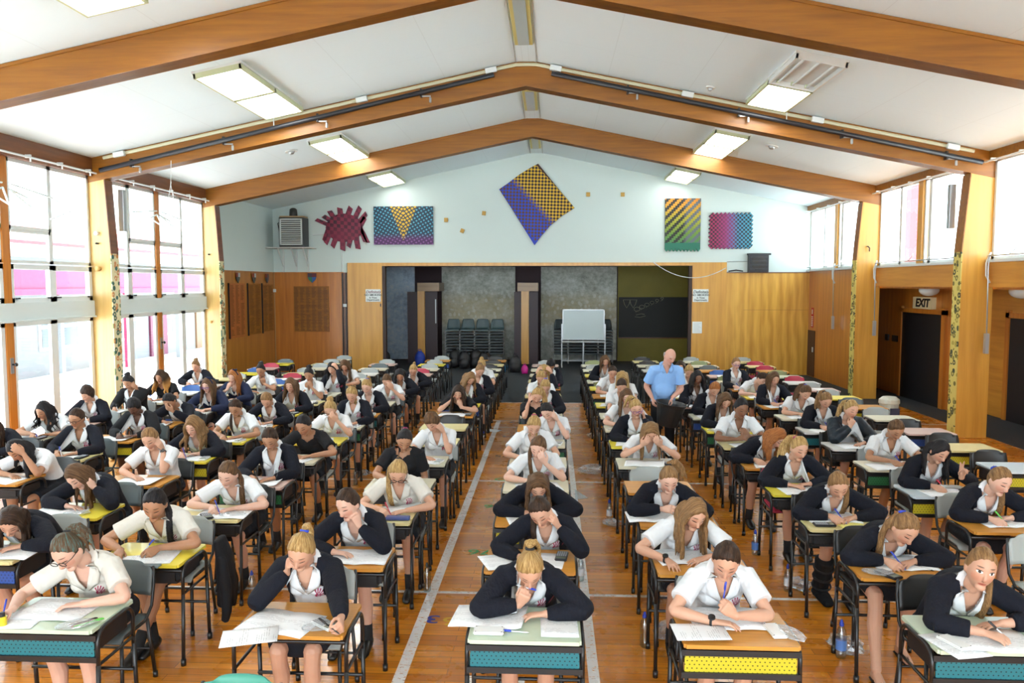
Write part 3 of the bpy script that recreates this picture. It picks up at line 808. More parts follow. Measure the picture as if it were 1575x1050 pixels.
# ================================================================== ROOM
YB = 23.1; XL = -8.32; XR = 7.48; RIDGE = -.45; SL = .2065
ceil_z = lambda x: 6.5 - SL * abs(x - RIDGE)
def wood(name, c0, c1, axis='z', scale=1.0, rough=.35, figure=0.0, coat=.25):
    k = NT(name); o = k.obj()
    st = {'z': (9, 9, .55), 'x': (.55, 9, 9), 'y': (9, .55, 9)}[axis]
    v = k.map(o, tuple(q * scale for q in st))
    n = k.noise(v, 1.6, 4, .6); m = k.noise(k.map(o, (.5, .5, .5)), 1.2, 2)
    if figure:
        w = k.n('ShaderNodeTexWave', wave_type='RINGS', rings_direction='SPHERICAL')
        k.set(w, 'Vector', k.map(o, {'z': (1.6, 1.6, .38), 'x': (.38, 1.6, 1.6), 'y': (1.6, .38, 1.6)}[axis], (.7, 0, .6)))
        w.inputs['Scale'].default_value = 2.6; w.inputs['Distortion'].default_value = 5.0; w.inputs['Detail'].default_value = 2; w.inputs['Detail Scale'].default_value = .8
        n = k.math('ADD', k.math('MULTIPLY', n, 1 - figure), k.math('MULTIPLY', w.outputs['Fac'], figure))
    f = k.math('ADD', k.math('MULTIPLY', n, .75), k.math('MULTIPLY', m, .25))
    k.col(k.ramp(f, [(.30, c0), (.68, c1)])); k.rough(rough); k.b.inputs['Coat Weight'].default_value = coat; k.b.inputs['Coat Roughness'].default_value = .2
    return k.mat
W_BEAM = wood('beam_timber', (.175, .056, .0015, 1), (.31, .115, .0025, 1), 'x', 1.0, .45, 0, .06)
W_COL = wood('column_timber', (.45, .265, .070, 1), (.60, .385, .125, 1), 'z', .8)
W_DARK = wood('dark_timber', (.105, .030, .008, 1), (.20, .065, .016, 1), 'y')
W_PANEL = wood('wall_panel_timber', (.36, .112, .012, 1), (.58, .21, .026, 1), 'z', .7)
W_YEL = wood('golden_panel_timber', (.50, .225, .025, 1), (.72, .37, .055, 1), 'z', .6)
W_PLY = wood('figured_plywood', (.50, .225, .022, 1), (.80, .45, .075, 1), 'z', .8, .35, .24)
W_BAND = wood('band_timber', (.42, .17, .020, 1), (.62, .29, .045, 1), 'y', .8)
M_CEIL = NT('ceiling_paint')
if True:
    k = M_CEIL; x, y, z = k.sep(k.pos())
    def seam(coord, off, period, w):
        f = k.math('FRACT', k.math('DIVIDE', k.math('ADD', coord, off), period))
        return k.math('LESS_THAN', k.math('ABSOLUTE', k.math('SUBTRACT', f, .5)), w / period / 2)
    xa = k.math('ABSOLUTE', k.math('SUBTRACT', x, RIDGE))
    sm = k.math('MAXIMUM', seam(xa, .62, 1.35, .010), seam(y, .3, 2.3, .006))
    k.col(k.mix(k.math('MULTIPLY', sm, .30), (.70, .81, .85, 1), (.49, .56, .58, 1))); k.rough(.7); M_CEIL = k.mat
M_WALLW = plain('white_wall_paint', (.615, .71, .68, 1), .7, noise=.02, nscale=.6)
M_WFRAME = plain('white_window_paint', (.66, .70, .69, 1), .45)
M_SPAN = plain('pale_grey_paint', (.60, .67, .66, 1), .5)
M_STEEL = plain('grey_steel', (.42, .44, .45, 1), .3, .7)
M_BLACKP = plain('black_pipe_paint', (.012, .013, .018, 1), .4)
M_DOORB = plain('dark_door_paint', (.006, .006, .008, 1), .5)
def glass_mat(name, tint=(1, 1, 1, 1), refl=.05):
    k = NT(name); t = k.n('ShaderNodeBsdfTransparent'); t.inputs[0].default_value = tint
    g = k.n('ShaderNodeBsdfGlossy'); g.inputs['Roughness'].default_value = .02
    m = k.n('ShaderNodeMixShader'); m.inputs[0].default_value = refl
    k.t.links.new(t.outputs[0], m.inputs[1]); k.t.links.new(g.outputs[0], m.inputs[2]); k.t.links.new(m.outputs[0], k.out.inputs[0])
    return k.mat
M_PANE = glass_mat('window_glass', (.93, .97, .97, 1))

# ---- floor with court lines
def floor_mat():
    k = NT('sprung_floor_boards'); x, y, z = k.sep(k.pos())
    b = k.n('ShaderNodeTexBrick'); k.set(b, 'Vector', k.comb(x, y, 0)); b.offset = .37
    b.inputs['Scale'].default_value = 1; b.inputs['Brick Width'].default_value = 1.9; b.inputs['Row Height'].default_value = .085
    b.inputs['Mortar Size'].default_value = .0022; b.inputs['Mortar Smooth'].default_value = .1; b.inputs['Bias'].default_value = 0
    b.inputs['Color1'].default_value = (.54, .175, .010, 1); b.inputs['Color2'].default_value = (.80, .315, .028, 1); b.inputs['Mortar'].default_value = (.17, .055, .010, 1)
    g = k.noise(k.comb(k.math('MULTIPLY', x, 1.2), k.math('MULTIPLY', y, 22), 0), 2.2, 4, .6)
    c = k.mix(.8, b.outputs[0], k.ramp(g, [(.3, (.68, .62, .55, 1)), (.7, (1.12, 1.08, 1.0, 1))]), 'MULTIPLY')
    scuff = k.noise(k.comb(x, y, 0), 1.7, 4, .7)
    c = k.mix(k.math('MULTIPLY', k.math('GREATER_THAN', scuff, .70), .10), c, (.10, .05, .02, 1))
    def band(co, c0, w): return k.math('LESS_THAN', k.math('ABSOLUTE', k.math('SUBTRACT', co, c0)), w / 2)
    m = None
    AND = lambda a, b: k.math('MULTIPLY', a, b); OR = lambda a, b: k.math('MAXIMUM', a, b)
    lo = k.math('LESS_THAN', y, 15.05)
    m = AND(OR(band(x, -1.015, .085), band(x, .297, .075)), lo)
    m = OR(m, AND(OR(band(x, -.20, .06), band(x, -.53, .06)), k.math('LESS_THAN', y, 5.1)))
    for yy, w in ((6.52, .05), (10.35, .05), (14.33, .05), (15.02, .06), (17.36, .05)): m = OR(m, band(y, yy, w))
    wear = k.noise(k.comb(k.math('MULTIPLY', x, 9), k.math('MULTIPLY', y, 26), 0), 2.0, 3, .7)
    m = AND(m, k.math('LESS_THAN', wear, .60))
    c = k.mix(k.math('MULTIPLY', m, .92), c, (.90, .91, .90, 1))
    k.col(c); k.set(k.b, 'Roughness', k.math('ADD', .20, k.math('MULTIPLY', scuff, .16)))
    k.b.inputs['Coat Weight'].default_value = .35; k.b.inputs['Coat Roughness'].default_value = .10
    k.bump(b.outputs['Fac'], -.08, .002)
    return k.mat
mb = MB(); mb.box((XL - .1, -7, -.1), (XR + .1, 17.38, 0)); struct('floor', mb, floor_mat())
M_CARPET = plain('charcoal_carpet', (.030, .036, .042, 1), .95, noise=.35, nscale=140, bump=.4)
mb = MB(); mb.box((XL - .1, 17.38, -.1), (XR + .1, 27.2, .004)); struct('floor_carpet', mb, M_CARPET)
mb = MB(); mb.box((XR + .1, 3, -.1), (10.6, 21, .002)); struct('floor_porch', mb, M_CARPET)
# ---- ceiling
mb = MB()
for x0, x1 in ((XL - .15, RIDGE - .17), (RIDGE + .17, XR + .15)):
    v = []
    for y in (-7, YB + .1):
        for x in (x0, x1):
            for d in (0, .12): v.append((x, y, ceil_z(x) + d))
    mb.add(v, [(0, 4, 6, 2), (1, 3, 7, 5), (0, 1, 5, 4), (2, 6, 7, 3), (0, 2, 3, 1), (4, 5, 7, 6)])
zr = ceil_z(RIDGE + .17) - .004
mb.box((RIDGE - .18, -7, zr), (RIDGE + .18, YB + .1, zr + .12))
struct('ceiling', mb, M_CEIL)
mb = MB()
for g in (-1, 1): mb.box((RIDGE + g * .175 - .006, -1, zr - .012), (RIDGE + g * .175 + .006, YB, zr + .01))
struct('trim_1', mb, plain('seam_grey', (.45, .46, .44, 1), .7))

# ---- portal frames: rafters and tapering columns
FR = (4.65, 9.25, 13.85, 18.45)
for i, fy in enumerate(FR):
    y0, y1 = fy - .12, fy + .12
    mb = MB()
    # outline of the bent rafter pair, in x-z
    xl, xr = -8.38, 7.50
    up_ = lambda x: ceil_z(x) + .01
    lo_ = lambda x: 6.055 - .2035 * abs(x - RIDGE)
    mb.prism([(xl, up_(xl)), (xl, lo_(xl) + .0), (-7.98, lo_(-7.98)), (RIDGE, lo_(RIDGE)), (RIDGE, up_(RIDGE))], y0, y1)
    mb.prism([(RIDGE, up_(RIDGE)), (RIDGE, lo_(RIDGE)), (7.06, lo_(7.06)), (xr, lo_(xr)), (xr, up_(xr))], y0, y1)
    r = struct('rafter_beam', mb, W_BEAM)
    m2 = MB()
    for sx, ex in ((-7.98, RIDGE), (RIDGE, 7.06)):               # a planted board along the bottom and the top edge
        for off, hgt, fn in ((0, .055, lo_), (-.045, .035, lambda x: up_(x) - .012)):
            z0, z1 = fn(sx) + (0 if off == 0 else off), fn(ex) + (0 if off == 0 else off)
            m2.prism([(sx, z0), (ex, z1), (ex, z1 + hgt), (sx, z0 + hgt)], y0 - .018, y1 + .018)
    struct('edge_board', m2, W_BEAM, parent=r)
    for side in (-1, 1):
        xo, xi_t, xi_b = (-8.40, -8.00, -7.925) if side < 0 else (7.52, 7.085, 6.985)
        zt = lo_(xi_t)
        mb = MB()
        pts = [(xo, 0), (xi_b, 0), (xi_b, 3.2), (xi_t, zt), (xo, zt)] if side < 0 else [(xi_b, 0), (xo, 0), (xo, zt), (xi_t, zt), (xi_b, 3.2)]
        mb.prism(pts, y0 + .01, y1 - .01)
        c = struct('column', mb, W_COL if side < 0 else W_YEL)
        # the inner edge: brown facing above, a patterned strip below
        d = .016 * -side
        m3 = MB(); a, b = sorted((0, d))
        m3.add([(xi_b, y0 - .004, 3.2), (xi_b + d, y0 - .004, 3.2), (xi_b + d, y1 + .004, 3.2), (xi_b, y1 + .004, 3.2), (xi_t, y0 - .004, zt - .01), (xi_t + d, y0 - .004, zt - .01), (xi_t + d, y1 + .004, zt - .01), (xi_t, y1 + .004, zt - .01)],
               [(0,3,2,1),(4,5,6,7),(0,1,5,4),(1,2,6,5),(2,3,7,6),(3,0,4,7)])
        struct('edge_facing', m3, W_DARK if side < 0 else W_BEAM, parent=c)
        m4 = MB(); m4.box((min(xi_b, xi_b + d), y0 - .006, .02), (max(xi_b, xi_b + d), y1 + .006, 3.2))
        k = NT('painted_scroll_strip_%d_%d' % (i, side)); o = k.obj(); x, y, z = k.sep(o)
        bg = (.66, .60, .36, 1) if side < 0 else (.62, .52, .14, 1)
        v1 = k.n('ShaderNodeTexVoronoi', feature='DISTANCE_TO_EDGE'); k.set(v1, 'Vector', k.comb(k.math('MULTIPLY', y, 1), 0, z)); v1.inputs['Scale'].default_value = 11
        v2 = k.n('ShaderNodeTexVoronoi'); k.set(v2, 'Vector', k.comb(k.math('MULTIPLY', y, 1), 0, z)); v2.inputs['Scale'].default_value = 11
        pal = [(0, (.50, .20, .06, 1)), (.35, (.02, .09, .07, 1)), (.62, (.10, .16, .06, 1)), (.8, bg)] if side < 0 else [(0, (.05, .06, .03, 1)), (.3, (.16, .14, .03, 1)), (.55, (.40, .32, .06, 1)), (.75, bg)]
        sepc = k.n('ShaderNodeSeparateColor'); k.set(sepc, 0, v2.outputs['Color'])
        motif = k.ramp(sepc.outputs[0], pal, 'CONSTANT')
        ringd = k.math('LESS_THAN', k.math('ABSOLUTE', k.math('SUBTRACT', v2.outputs['Distance'], .38)), .17)
        k.col(k.mix(ringd, bg, motif)); k.rough(.6)
        struct('painted_strip', m4, k.mat, parent=c)

# ---- left window wall
def glazing(nm, y0, y1, panes, x, wood_post=None):
    """panes: list of (ya, yb, za, zb, frame thickness, casement?)"""
    fr = MB(); gl = MB()
    for ya, yb, za, zb, t, case in panes:
        d = .05 if not case else .075
        for a, b in (((x - d/2, ya, za), (x + d/2, ya + t, zb)), ((x - d/2, yb - t, za), (x + d/2, yb, zb)), ((x - d/2, ya, za), (x + d/2, yb, za + t)), ((x - d/2, ya, zb - t), (x + d/2, yb, zb))):
            fr.box(a, b)
        gl.box((x - .004, ya + t * .8, za + t * .8), (x + .004, yb - t * .8, zb - t * .8))
    w = struct(nm, fr, M_WFRAME)
    struct('pane', gl, M_PANE, parent=w)
    return w
wn = 0
XW = XL + .0
for b0, b1 in ((4.77, 9.13), (9.37, 13.73), (13.97, 18.33)):
    mid = (b0 + b1) / 2 - .03
    for h in (0, 1):
        ya, yb = (b0, mid - .08) if h == 0 else (mid + .08, b1)
        ym = yb - 1.02 if h == 0 else ya + 1.02          # mullion; the opening casement stands next to the post
        oa, ob = (ym, yb) if h == 0 else (ya, ym); fa, fb = (ya, ym) if h == 0 else (ym, yb)
        P = [(oa, ob, 3.50, 4.58, .055, 1), (oa, ob, 2.98, 3.50, .045, 0), (fa, fb, 2.98, 4.58, .055, 0),
             (oa, ob, 2.36, 2.96, .075, 1), (fa, fb, 2.36, 2.96, .085, 1),
             (oa, ob, .10, 2.08, .085, 0), (fa, fb, .10, 2.08, .085, 0)]
        wn += 1
        w = glazing('window_%d' % wn, b0, b1, P, XW)
        lt = MB()
        for pa, pb in ((oa, ob), (fa, fb)):
            for q in (pa + .12, pb - .12): lt.bx((XW + .05, q, 2.43), (.05, .07, .022))
        struct('window_latch', lt, M_GLASS, parent=w)
    mb = MB(); mb.box((XW - .06, mid - .08, 0), (XW + .05, mid + .08, 4.6)); struct('trim_post', mb, W_PANEL)
    mb = MB(); mb.box((XW - .05, b0, 2.08), (XW + .07, b1, 2.36)); mb.box((XW - .05, b0, 2.06), (XW + .10, b1, 2.09)); struct('trim_spandrel', mb, M_SPAN)
    mb = MB(); mb.box((XW - .10, b0, 4.58), (XW + .12, b1, ceil_z(XW) + .06)); struct('trim_fascia', mb, W_DARK)
    mb = MB(); mb.box((XW - .08, b0, -.05), (XW + .05, b1, .10)); struct('trim_sill', mb, W_PANEL)
    # curtain rail under the fascia
    mb = MB(); mb.tube([(XW + .20, b0 + .02, 4.62), (XW + .20, b1 - .02, 4.62)], .016, 8)
    for q in range(6):
        yy = b0 + .2 + (b1 - b0 - .4) * q / 5; mb.bx((XW + .16, yy, 4.64), (.10, .03, .05)); mb.bx((XW + .20, yy, 4.59), (.02, .012, .07))
    tag(link('curtain_rail', mb.mesh('curtain_rail'), None, M_WFRAME), 'white curtain rail below the dark fascia of the %s window bay' % ('nearest left', 'near left', 'far left')[FR.index(b0 - .12) if b0 - .12 in FR else [4.77, 9.37, 13.97].index(b0)], 'curtain rail')
    # fan-light opening gear: hinged white rods
    for side, oc in ((-1, mid - .55), (1, mid + .55)):
        mb = MB(); z = 4.05
        mb.tube([(XW + .08, mid + side * .06, z + .05), (XW + .30, mid + side * .25, z - .22), (XW + .12, mid + side * .42, z - .05), (XW + .08, mid + side * .06, z + .05)], .016, 6)
        mb.tube([(XW + .10, mid + side * .10, z + .12), (XW + .10, mid + side * 1.05, z + .02)], .014, 6)
        mb.tube([(XW + .10, mid + side * 1.05, z + .02), (XW + .34, mid + side * 1.22, z - .18), (XW + .12, mid + side * .98, z - .34)], .015, 6)
        tag(link('window_stay', mb.mesh('window_stay'), None, M_SPAN), 'white folding window stay on the %s casement of the %s left window bay' % ('nearer' if side < 0 else 'farther', {4.77: 'nearest', 9.37: 'near', 13.97: 'far'}[b0]), 'window stay')
    mb = MB(); mb.box((XW + .05, mid - .035, 1.28), (XW + .062, mid + .035, 1.52))
    lk = link('door_lock', mb.mesh('door_lock'), None, M_STEEL); tag(lk, 'steel door lock plate with dark knob on the wooden post, %s left bay' % {4.77: 'nearest', 9.37: 'near', 13.97: 'far'}[b0], 'lock')
    mb = MB(); mb.tube([(XW + .062, mid, 1.42), (XW + .10, mid, 1.42), (XW + .12, mid, 1.42)], [.014, .014, .034], 12); link('knob', mb.mesh('knob', smooth=True), lk, M_GLASS)
mb = MB(); mb.box((XW - .1, -7, 0), (XW, 4.53, ceil_z(XW) + .06)); struct('wall_left', mb, M_WALLW)
# grey loudspeaker strips high on the columns' inner edge
for nm, x, y, sd in (('left', -7.90, 14.12, -1), ('right', 6.96, 14.10, 1)):
    mb = MB(); mb.box((x - .05, y - .04, 3.62), (x + .05, y + .06, 4.38)); o = link('column_speaker', mb.mesh('column_speaker'), None, M_STEEL); bevel(o, .006)
    tag(o, 'slim grey column speaker high on the middle %s pillar' % nm, 'speaker')

# ---- left end bay: painted above, panelled below
mb = MB(); mb.box((XL - .1, 18.5, 3.0), (XL, YB, ceil_z(XL) + .08)); struct('wall_left_upper', mb, M_WALLW)
mb = MB(); mb.box((XL - .1, 18.5, 0), (XL + .012, YB, 3.0)); mb.box((XL, 18.5, 2.985), (XL + .03, YB, 3.01)); struct('wall_left_panel', mb, wood('left_panel_timber', (.30, .105, .012, 1), (.48, .20, .028, 1), 'z', .7))
# ---- end wall
mb = MB()
pts = [(XL - .1, 3.0), (-6.1, 3.0), (-6.1, 3.28), (5.09, 3.28), (5.09, 3.0), (XR + .1, 3.0), (XR + .1, ceil_z(XR) + .1), (RIDGE, 6.6), (XL - .1, ceil_z(XL) + .1)]
mb.prism(pts, YB, YB + .12); struct('wall_back', mb, M_WALLW)
mb = MB(); mb.box((XL, YB - .012, 0), (-6.26, YB + .1, 3.0)); mb.box((XL, YB - .03, 2.985), (-6.2, YB, 3.012)); struct('wall_back_left_panel', mb, W_PANEL)
mb = MB(); mb.box((-6.26, YB + .02, 0), (-6.07, YB + .1, 3.02)); struct('wall_back_gap', mb, W_DARK)
mb = MB(); mb.box((5.08, YB - .012, 0), (XR, YB + .1, 2.98)); struct('wall_back_right_panel', mb, W_PLY)
mb = MB(); mb.box((5.08, YB - .03, 2.975), (XR, YB + .01, 3.0)); mb.box((5.6, YB - .016, 1.9), (XR, YB - .011, 1.905)); struct('trim_2', mb, W_DARK)
mb = MB(); mb.box((-6.07, YB - .06, 0), (-5.03, YB + .12, 3.285)); struct('wall_stage_left_pier', mb, W_YEL)
mb = MB(); mb.box((4.10, YB - .06, 0), (5.085, YB + .12, 3.285)); struct('wall_stage_right_pier', mb, W_YEL)
mb = MB(); mb.box((-5.03, YB - .06, 3.19), (4.10, YB + .12, 3.285)); struct('trim_3', mb, W_YEL)
mb = MB()
for x0, x1 in ((-5.03, -4.94), (4.01, 4.10)): mb.box((x0, YB - .03, 0), (x1, YB + .14, 3.19))
struct('trim_4', mb, plain('dark_jamb', (.035, .014, .008, 1), .5))
for x in (-6.235, -6.13):
    mb = MB(); mb.box((x - .012, YB - .03, .5), (x + .012, YB + .03, 2.98)); tag(link('cable_duct', mb.mesh('cable_duct'), None, M_BLACKP), 'black vertical cable duct %s the left stage pier' % ('further from' if x < -6.2 else 'right against'), 'cable duct')
mb = MB(); mb.bx((-6.16, YB - .05, 2.02), (.10, .06, .09)); tag(link('junction_box', mb.mesh('junction_box'), None, M_WFRAME), 'white switch box beside the left stage pier', 'box')
# ---- alcove behind the opening
mb = MB(); mb.box((-6.1, 27.05, 0), (4.9, 27.2, 3.4)); struct('wall_alcove_back', mb, plain('alcove_maroon_paint', (.030, .012, .018, 1), .7))
mb = MB(); mb.box((-6.2, YB + .1, 0), (-6.05, 27.2, 3.4)); struct('wall_alcove_left', mb, W_DARK)
mb = MB(); mb.box((4.75, YB + .1, 0), (4.9, 27.2, 3.4)); struct('wall_alcove_right', mb, W_YEL)
mb = MB(); mb.box((-6.2, YB + .1, 3.26), (4.9, 27.2, 3.4)); struct('ceiling_alcove', mb, plain('alcove_ceiling_paint', (.30, .29, .27, 1), .8))
M_OLIVE = plain('olive_wall_paint', (.20, .165, .018, 1), .6, noise=.08, nscale=2)
mb = MB(); mb.box((2.28, 26.98, 0), (4.75, 27.06, 3.26)); struct('wall_alcove_olive', mb, M_OLIVE)
def mural(nm, x0, x1, hue, label, seed):
    k = NT(nm); o = k.obj(); x, y, z = k.sep(o)
    v = k.comb(x, 0, z)
    n1 = k.noise(k.map(v, (1, 1, 1), (seed, 0, seed)), 1.3, 4, .6); n2 = k.noise(k.map(v, (1, 1, 1.2), (0, seed, 0)), 7, 3, .7)
    f = k.math('ADD', k.math('MULTIPLY', n1, .55), k.math('MULTIPLY', n2, .45))
    k.col(k.ramp(f, [(.32, hue[0]), (.5, hue[1]), (.68, hue[2])])); k.rough(.55)
    vo = k.n('ShaderNodeTexVoronoi'); k.set(vo, 'Vector', k.map(v, (1.2, 1, .9), (seed, 0, 0))); vo.inputs['Scale'].default_value = 5.5
    hd = k.math('MULTIPLY', k.math('LESS_THAN', vo.outputs['Distance'], .32), k.math('LESS_THAN', z, 2.45))
    col = k.b.inputs['Base Color'].links[0].from_socket
    if hue is SI:                                           # sepia figures in the middle of the picture
        n3 = k.noise(k.map(v, (1.3, 1, 2.2), (seed, 0, 2)), 2.2, 3, .6)
        zb = k.n('ShaderNodeMapRange', interpolation_type='SMOOTHSTEP'); k.set(zb, 0, k.math('ABSOLUTE', k.math('SUBTRACT', z, 1.75))); k.set(zb, 1, .25); k.set(zb, 2, .75); k.set(zb, 3, 1.0); k.set(zb, 4, 0.0)
        col = k.mix(k.math('MULTIPLY', zb.outputs[0], k.math('MULTIPLY', n3, 1.1)), col, (.46, .38, .19, 1))
    k.col(k.mix(k.math('MULTIPLY', hd, .35), col, hue[2]))
    mb = MB(); mb.box((x0, 26.98, .04), (x1, 27.04, 3.25)); o = link('mural', mb.mesh('mural'), None, k.mat); tag(o, label, 'mural')
BL = [(.26, .38, .52, 1), (.58, .74, .90, 1), (.88, .94, .97, 1)]
SI = [(.18, .19, .155, 1), (.42, .45, .40, 1), (.70, .74, .72, 1)]
mural('blue_photo_mural', -5.84, -4.75, BL, 'narrow blue photo mural of a crowd at the left end of the alcove', 3)
mural('silver_photo_mural', -3.80, -1.25, SI, 'wide silvery photo mural of a crowd behind the left chair stacks', 9)
mural('grey_photo_mural', -.36, 2.24, SI, 'wide silvery photo mural behind the whiteboard easel', 17)
M_MARD = plain('dark_maroon_door_paint', (.028, .010, .016, 1), .45)
for nm, x, w, hx0, hx1, l0, l1, r0, r1 in (('left', -4.33, .24, -4.45, -3.72, -4.80, -4.46, -4.20, -3.80), ('middle', -.87, .25, -1.12, -.44, -1.23, -1.0, -.74, -.44)):
    p = empty('alcove_partition', (x, 25.8, 0), '%s maroon alcove partition with a yellow wooden end post and header' % nm, 'partition')
    mb = MB(); mb.box((-w/2, 0, 0), (w/2, 1.2, 2.42)); link('post', mb.mesh('post'), p, W_YEL)
    mb = MB(); mb.box((hx0 - x, -.02, 2.42), (hx1 - x, 1.2, 2.70)); link('header', mb.mesh('header'), p, wood('partition_header_' + nm, (.24, .12, .02, 1), (.36, .19, .04, 1), 'x'))
    mb = MB(); mb.box((l0 - x, .06, .02), (l1 - x, .11, 2.40)); link('side_panel', mb.mesh('side_panel'), p, M_MARD)
    mb = MB(); mb.box((r0 - x, .06, .02), (r1 - x, .11, 2.40)); dr = link('door', mb.mesh('door'), p, M_MARD)
    if nm == 'left':
        mb = MB(); mb.box((.46, .05, 1.35), (.50, .062, 2.15)); link('door_window', mb.mesh('door_window'), dr, plain('pale_slit_glass', (.45, .50, .52, 1), .2))
# blackboard with a chalk drawing
def text_mesh(s, size, ext=.002, sx=1.0, shear=0.0, bold=0.0):
    cu = bpy.data.curves.new('t', 'FONT'); cu.body = s; cu.size = size; cu.extrude = ext; cu.align_x = 'CENTER'; cu.align_y = 'CENTER'; cu.shear = shear; cu.offset = bold; cu.resolution_u = 3
    o = bpy.data.objects.new('t', cu); COL.objects.link(o)
    me = bpy.data.meshes.new_from_object(o.evaluated_get(bpy.context.evaluated_depsgraph_get()))
    bpy.data.objects.remove(o); bpy.data.curves.remove(cu)
    if sx != 1:
        for v in me.vertices: v.co.x *= sx
    return me
bb = empty('blackboard', (3.48, 26.96, 1.52), 'dark blackboard with faint chalk drawings on the olive alcove wall', 'blackboard')
mb = MB(); mb.box((-1.17, -.03, -.69), (1.2, .02, .69)); link('board', mb.mesh('board'), bb, plain('blackboard_paint', (.006, .008, .007, 1), .6))
mb = MB(); mb.box((-1.17, -.09, -.72), (1.2, .02, -.69)); link('chalk_ledge', mb.mesh('chalk_ledge'), bb, W_DARK)
mb = MB()
def stroke(pts, r=.012): mb.tube([(p[0], -.032, p[1]) for p in pts], r, 5, (0, 1, 0), rnd_cap=0)
for dx in (-1.02, -.80): stroke([(dx, .60), (dx + .04, .45), (dx + .12, .32), (dx + .20, .45), (dx + .24, .60)], .014); stroke([(dx, .60), (dx + .24, .60)], .010)
for k_ in range(6):
    cx, cz, r_ = -.55 + .17 * k_, .28 + .075 * k_, .10 - .011 * k_
    stroke([(cx + r_ * math.cos(a), cz + r_ * .7 * math.sin(a)) for a in [PI * q / 6 for q in range(13)]], .011)
    stroke([(cx - .05, cz - .10), (cx + .03, cz - .05)], .009)
stroke([(-.58, .08), (-.40, .12), (-.28, .10)], .012); stroke([(-.62, .02), (-.45, .0), (-.25, .05)], .010)
link('chalk_drawing', mb.mesh('chalk_drawing'), bb, plain('pale_chalk', (.22, .21, .15, 1), .9))

# ---- right wall
for b0, b1, nm in ((4.77, 9.13, 'nearest'), (9.37, 13.73, 'near'), (13.97, 18.33, 'middle'), (18.57, 23.10, 'end')):
    mid = (b0 + b1) / 2 + .15; wn += 1
    P = [(b0, mid - .33, 3.06, 4.76, .06, 0), (mid - .33, mid - .10, 3.06, 4.76, .05, 0), (mid + .10, mid + .95, 3.06, 4.76, .06, 1), (mid + .95, b1, 3.06, 4.76, .06, 0)]
    glazing('window_%d' % wn, b0, b1, P, XR + .02)
    mb = MB(); mb.box((XR - .05, mid - .10, 3.05), (XR + .08, mid + .10, 4.76)); struct('trim_post', mb, W_YEL)
    mb = MB(); mb.box((XR - .12, b0, 4.74), (XR + .10, b1, ceil_z(XR) + .05)); struct('trim_fascia', mb, W_BEAM)
    mb = MB(); mb.box((XR - .10, b0, 3.02), (XR + .10, b1, 3.07)); struct('trim_sill', mb, M_WFRAME)
    mb = MB(); mb.tube([(XR - .20, b0 + .02, 4.70), (XR - .20, b1 - .02, 4.70)], .016, 8)
    for q in range(6): mb.bx((XR - .15, b0 + .2 + (b1 - b0 - .4) * q / 5, 4.72), (.10, .03, .05))
    tag(link('curtain_rail', mb.mesh('curtain_rail'), None, M_WFRAME), 'white curtain rail above the %s right-hand window' % nm, 'curtain rail')
    # geared window opener: rod along the sill, drop rod, winder box
    g = empty('window_opener', (XR - .13, b1 - .12, 3.1), 'grey window opening gear with drop rod below the %s right-hand window' % nm, 'window opener')
    mb = MB(); mb.tube([(0, 0, .03), (0, -(b1 - b0) + .5, .03)], .012, 8)
    for q in (.6, 1.6, 2.4, 3.4): mb.tube([(0, -q, .03), (.06, -q - .08, .12), (.10, -q - .02, .18)], .009, 6)
    link('sill_rod', mb.mesh('sill_rod', smooth=True), g, M_STEEL)
    dx = -.0 if nm != 'end' else 0; yy = -.06 if nm != 'end' else -2.2
    mb = MB(); mb.tube([(0, yy, .03), (-.02, yy, -.15), (0, yy, -1.30)], .012, 8); link('drop_rod', mb.mesh('drop_rod', smooth=True), g, M_STEEL)
    mb = MB(); mb.bx((0, yy, -1.45), (.06, .07, .34)); link('winder_box', mb.mesh('winder_box'), g, M_STEEL)
    mb = MB(); mb.tube([(.02, yy + .02, .08), (-.03, yy + .05, -.1), (-.02, yy + .06, -.30), (.03, yy + .03, -.42)], .016, 6); link('cable', mb.mesh('cable', smooth=True), g, M_WFRAME)
    if nm != 'end':
        mb = MB(); mb.box((XR - .06, b0, 2.60), (XR + .08, b1, 3.03)); struct('wall_right_band', mb, W_BAND)
mb = MB(); mb.box((XR - .012, 18.5, 0), (XR + .1, YB, 3.03)); struct('wall_right_panel', mb, W_PANEL)
mb = MB(); mb.box((XR, -7, 0), (XR + .1, 4.53, ceil_z(XR) + .06)); struct('wall_right', mb, M_WALLW)
mb = MB(); mb.box((XR + .08, 3, 2.56), (9.1, 20.8, 2.62)); struct('ceiling_porch', mb, W_PANEL)
mb = MB(); mb.box((8.33, 16.5, 0), (8.43, 20.8, 2.58)); struct('wall_porch_back', mb, W_PANEL)
mb = MB(); mb.box((8.33, 16.4, 0), (9.0, 16.5, 2.58)); mb.box((XR + .1, 20.7, 0), (8.4, 20.8, 2.58)); struct('wall_porch_return', mb, W_PANEL)
mb = MB(); mb.box((8.9, 3, 0), (9.0, 16.5, 2.58)); struct('wall_porch_front', mb, W_BAND)
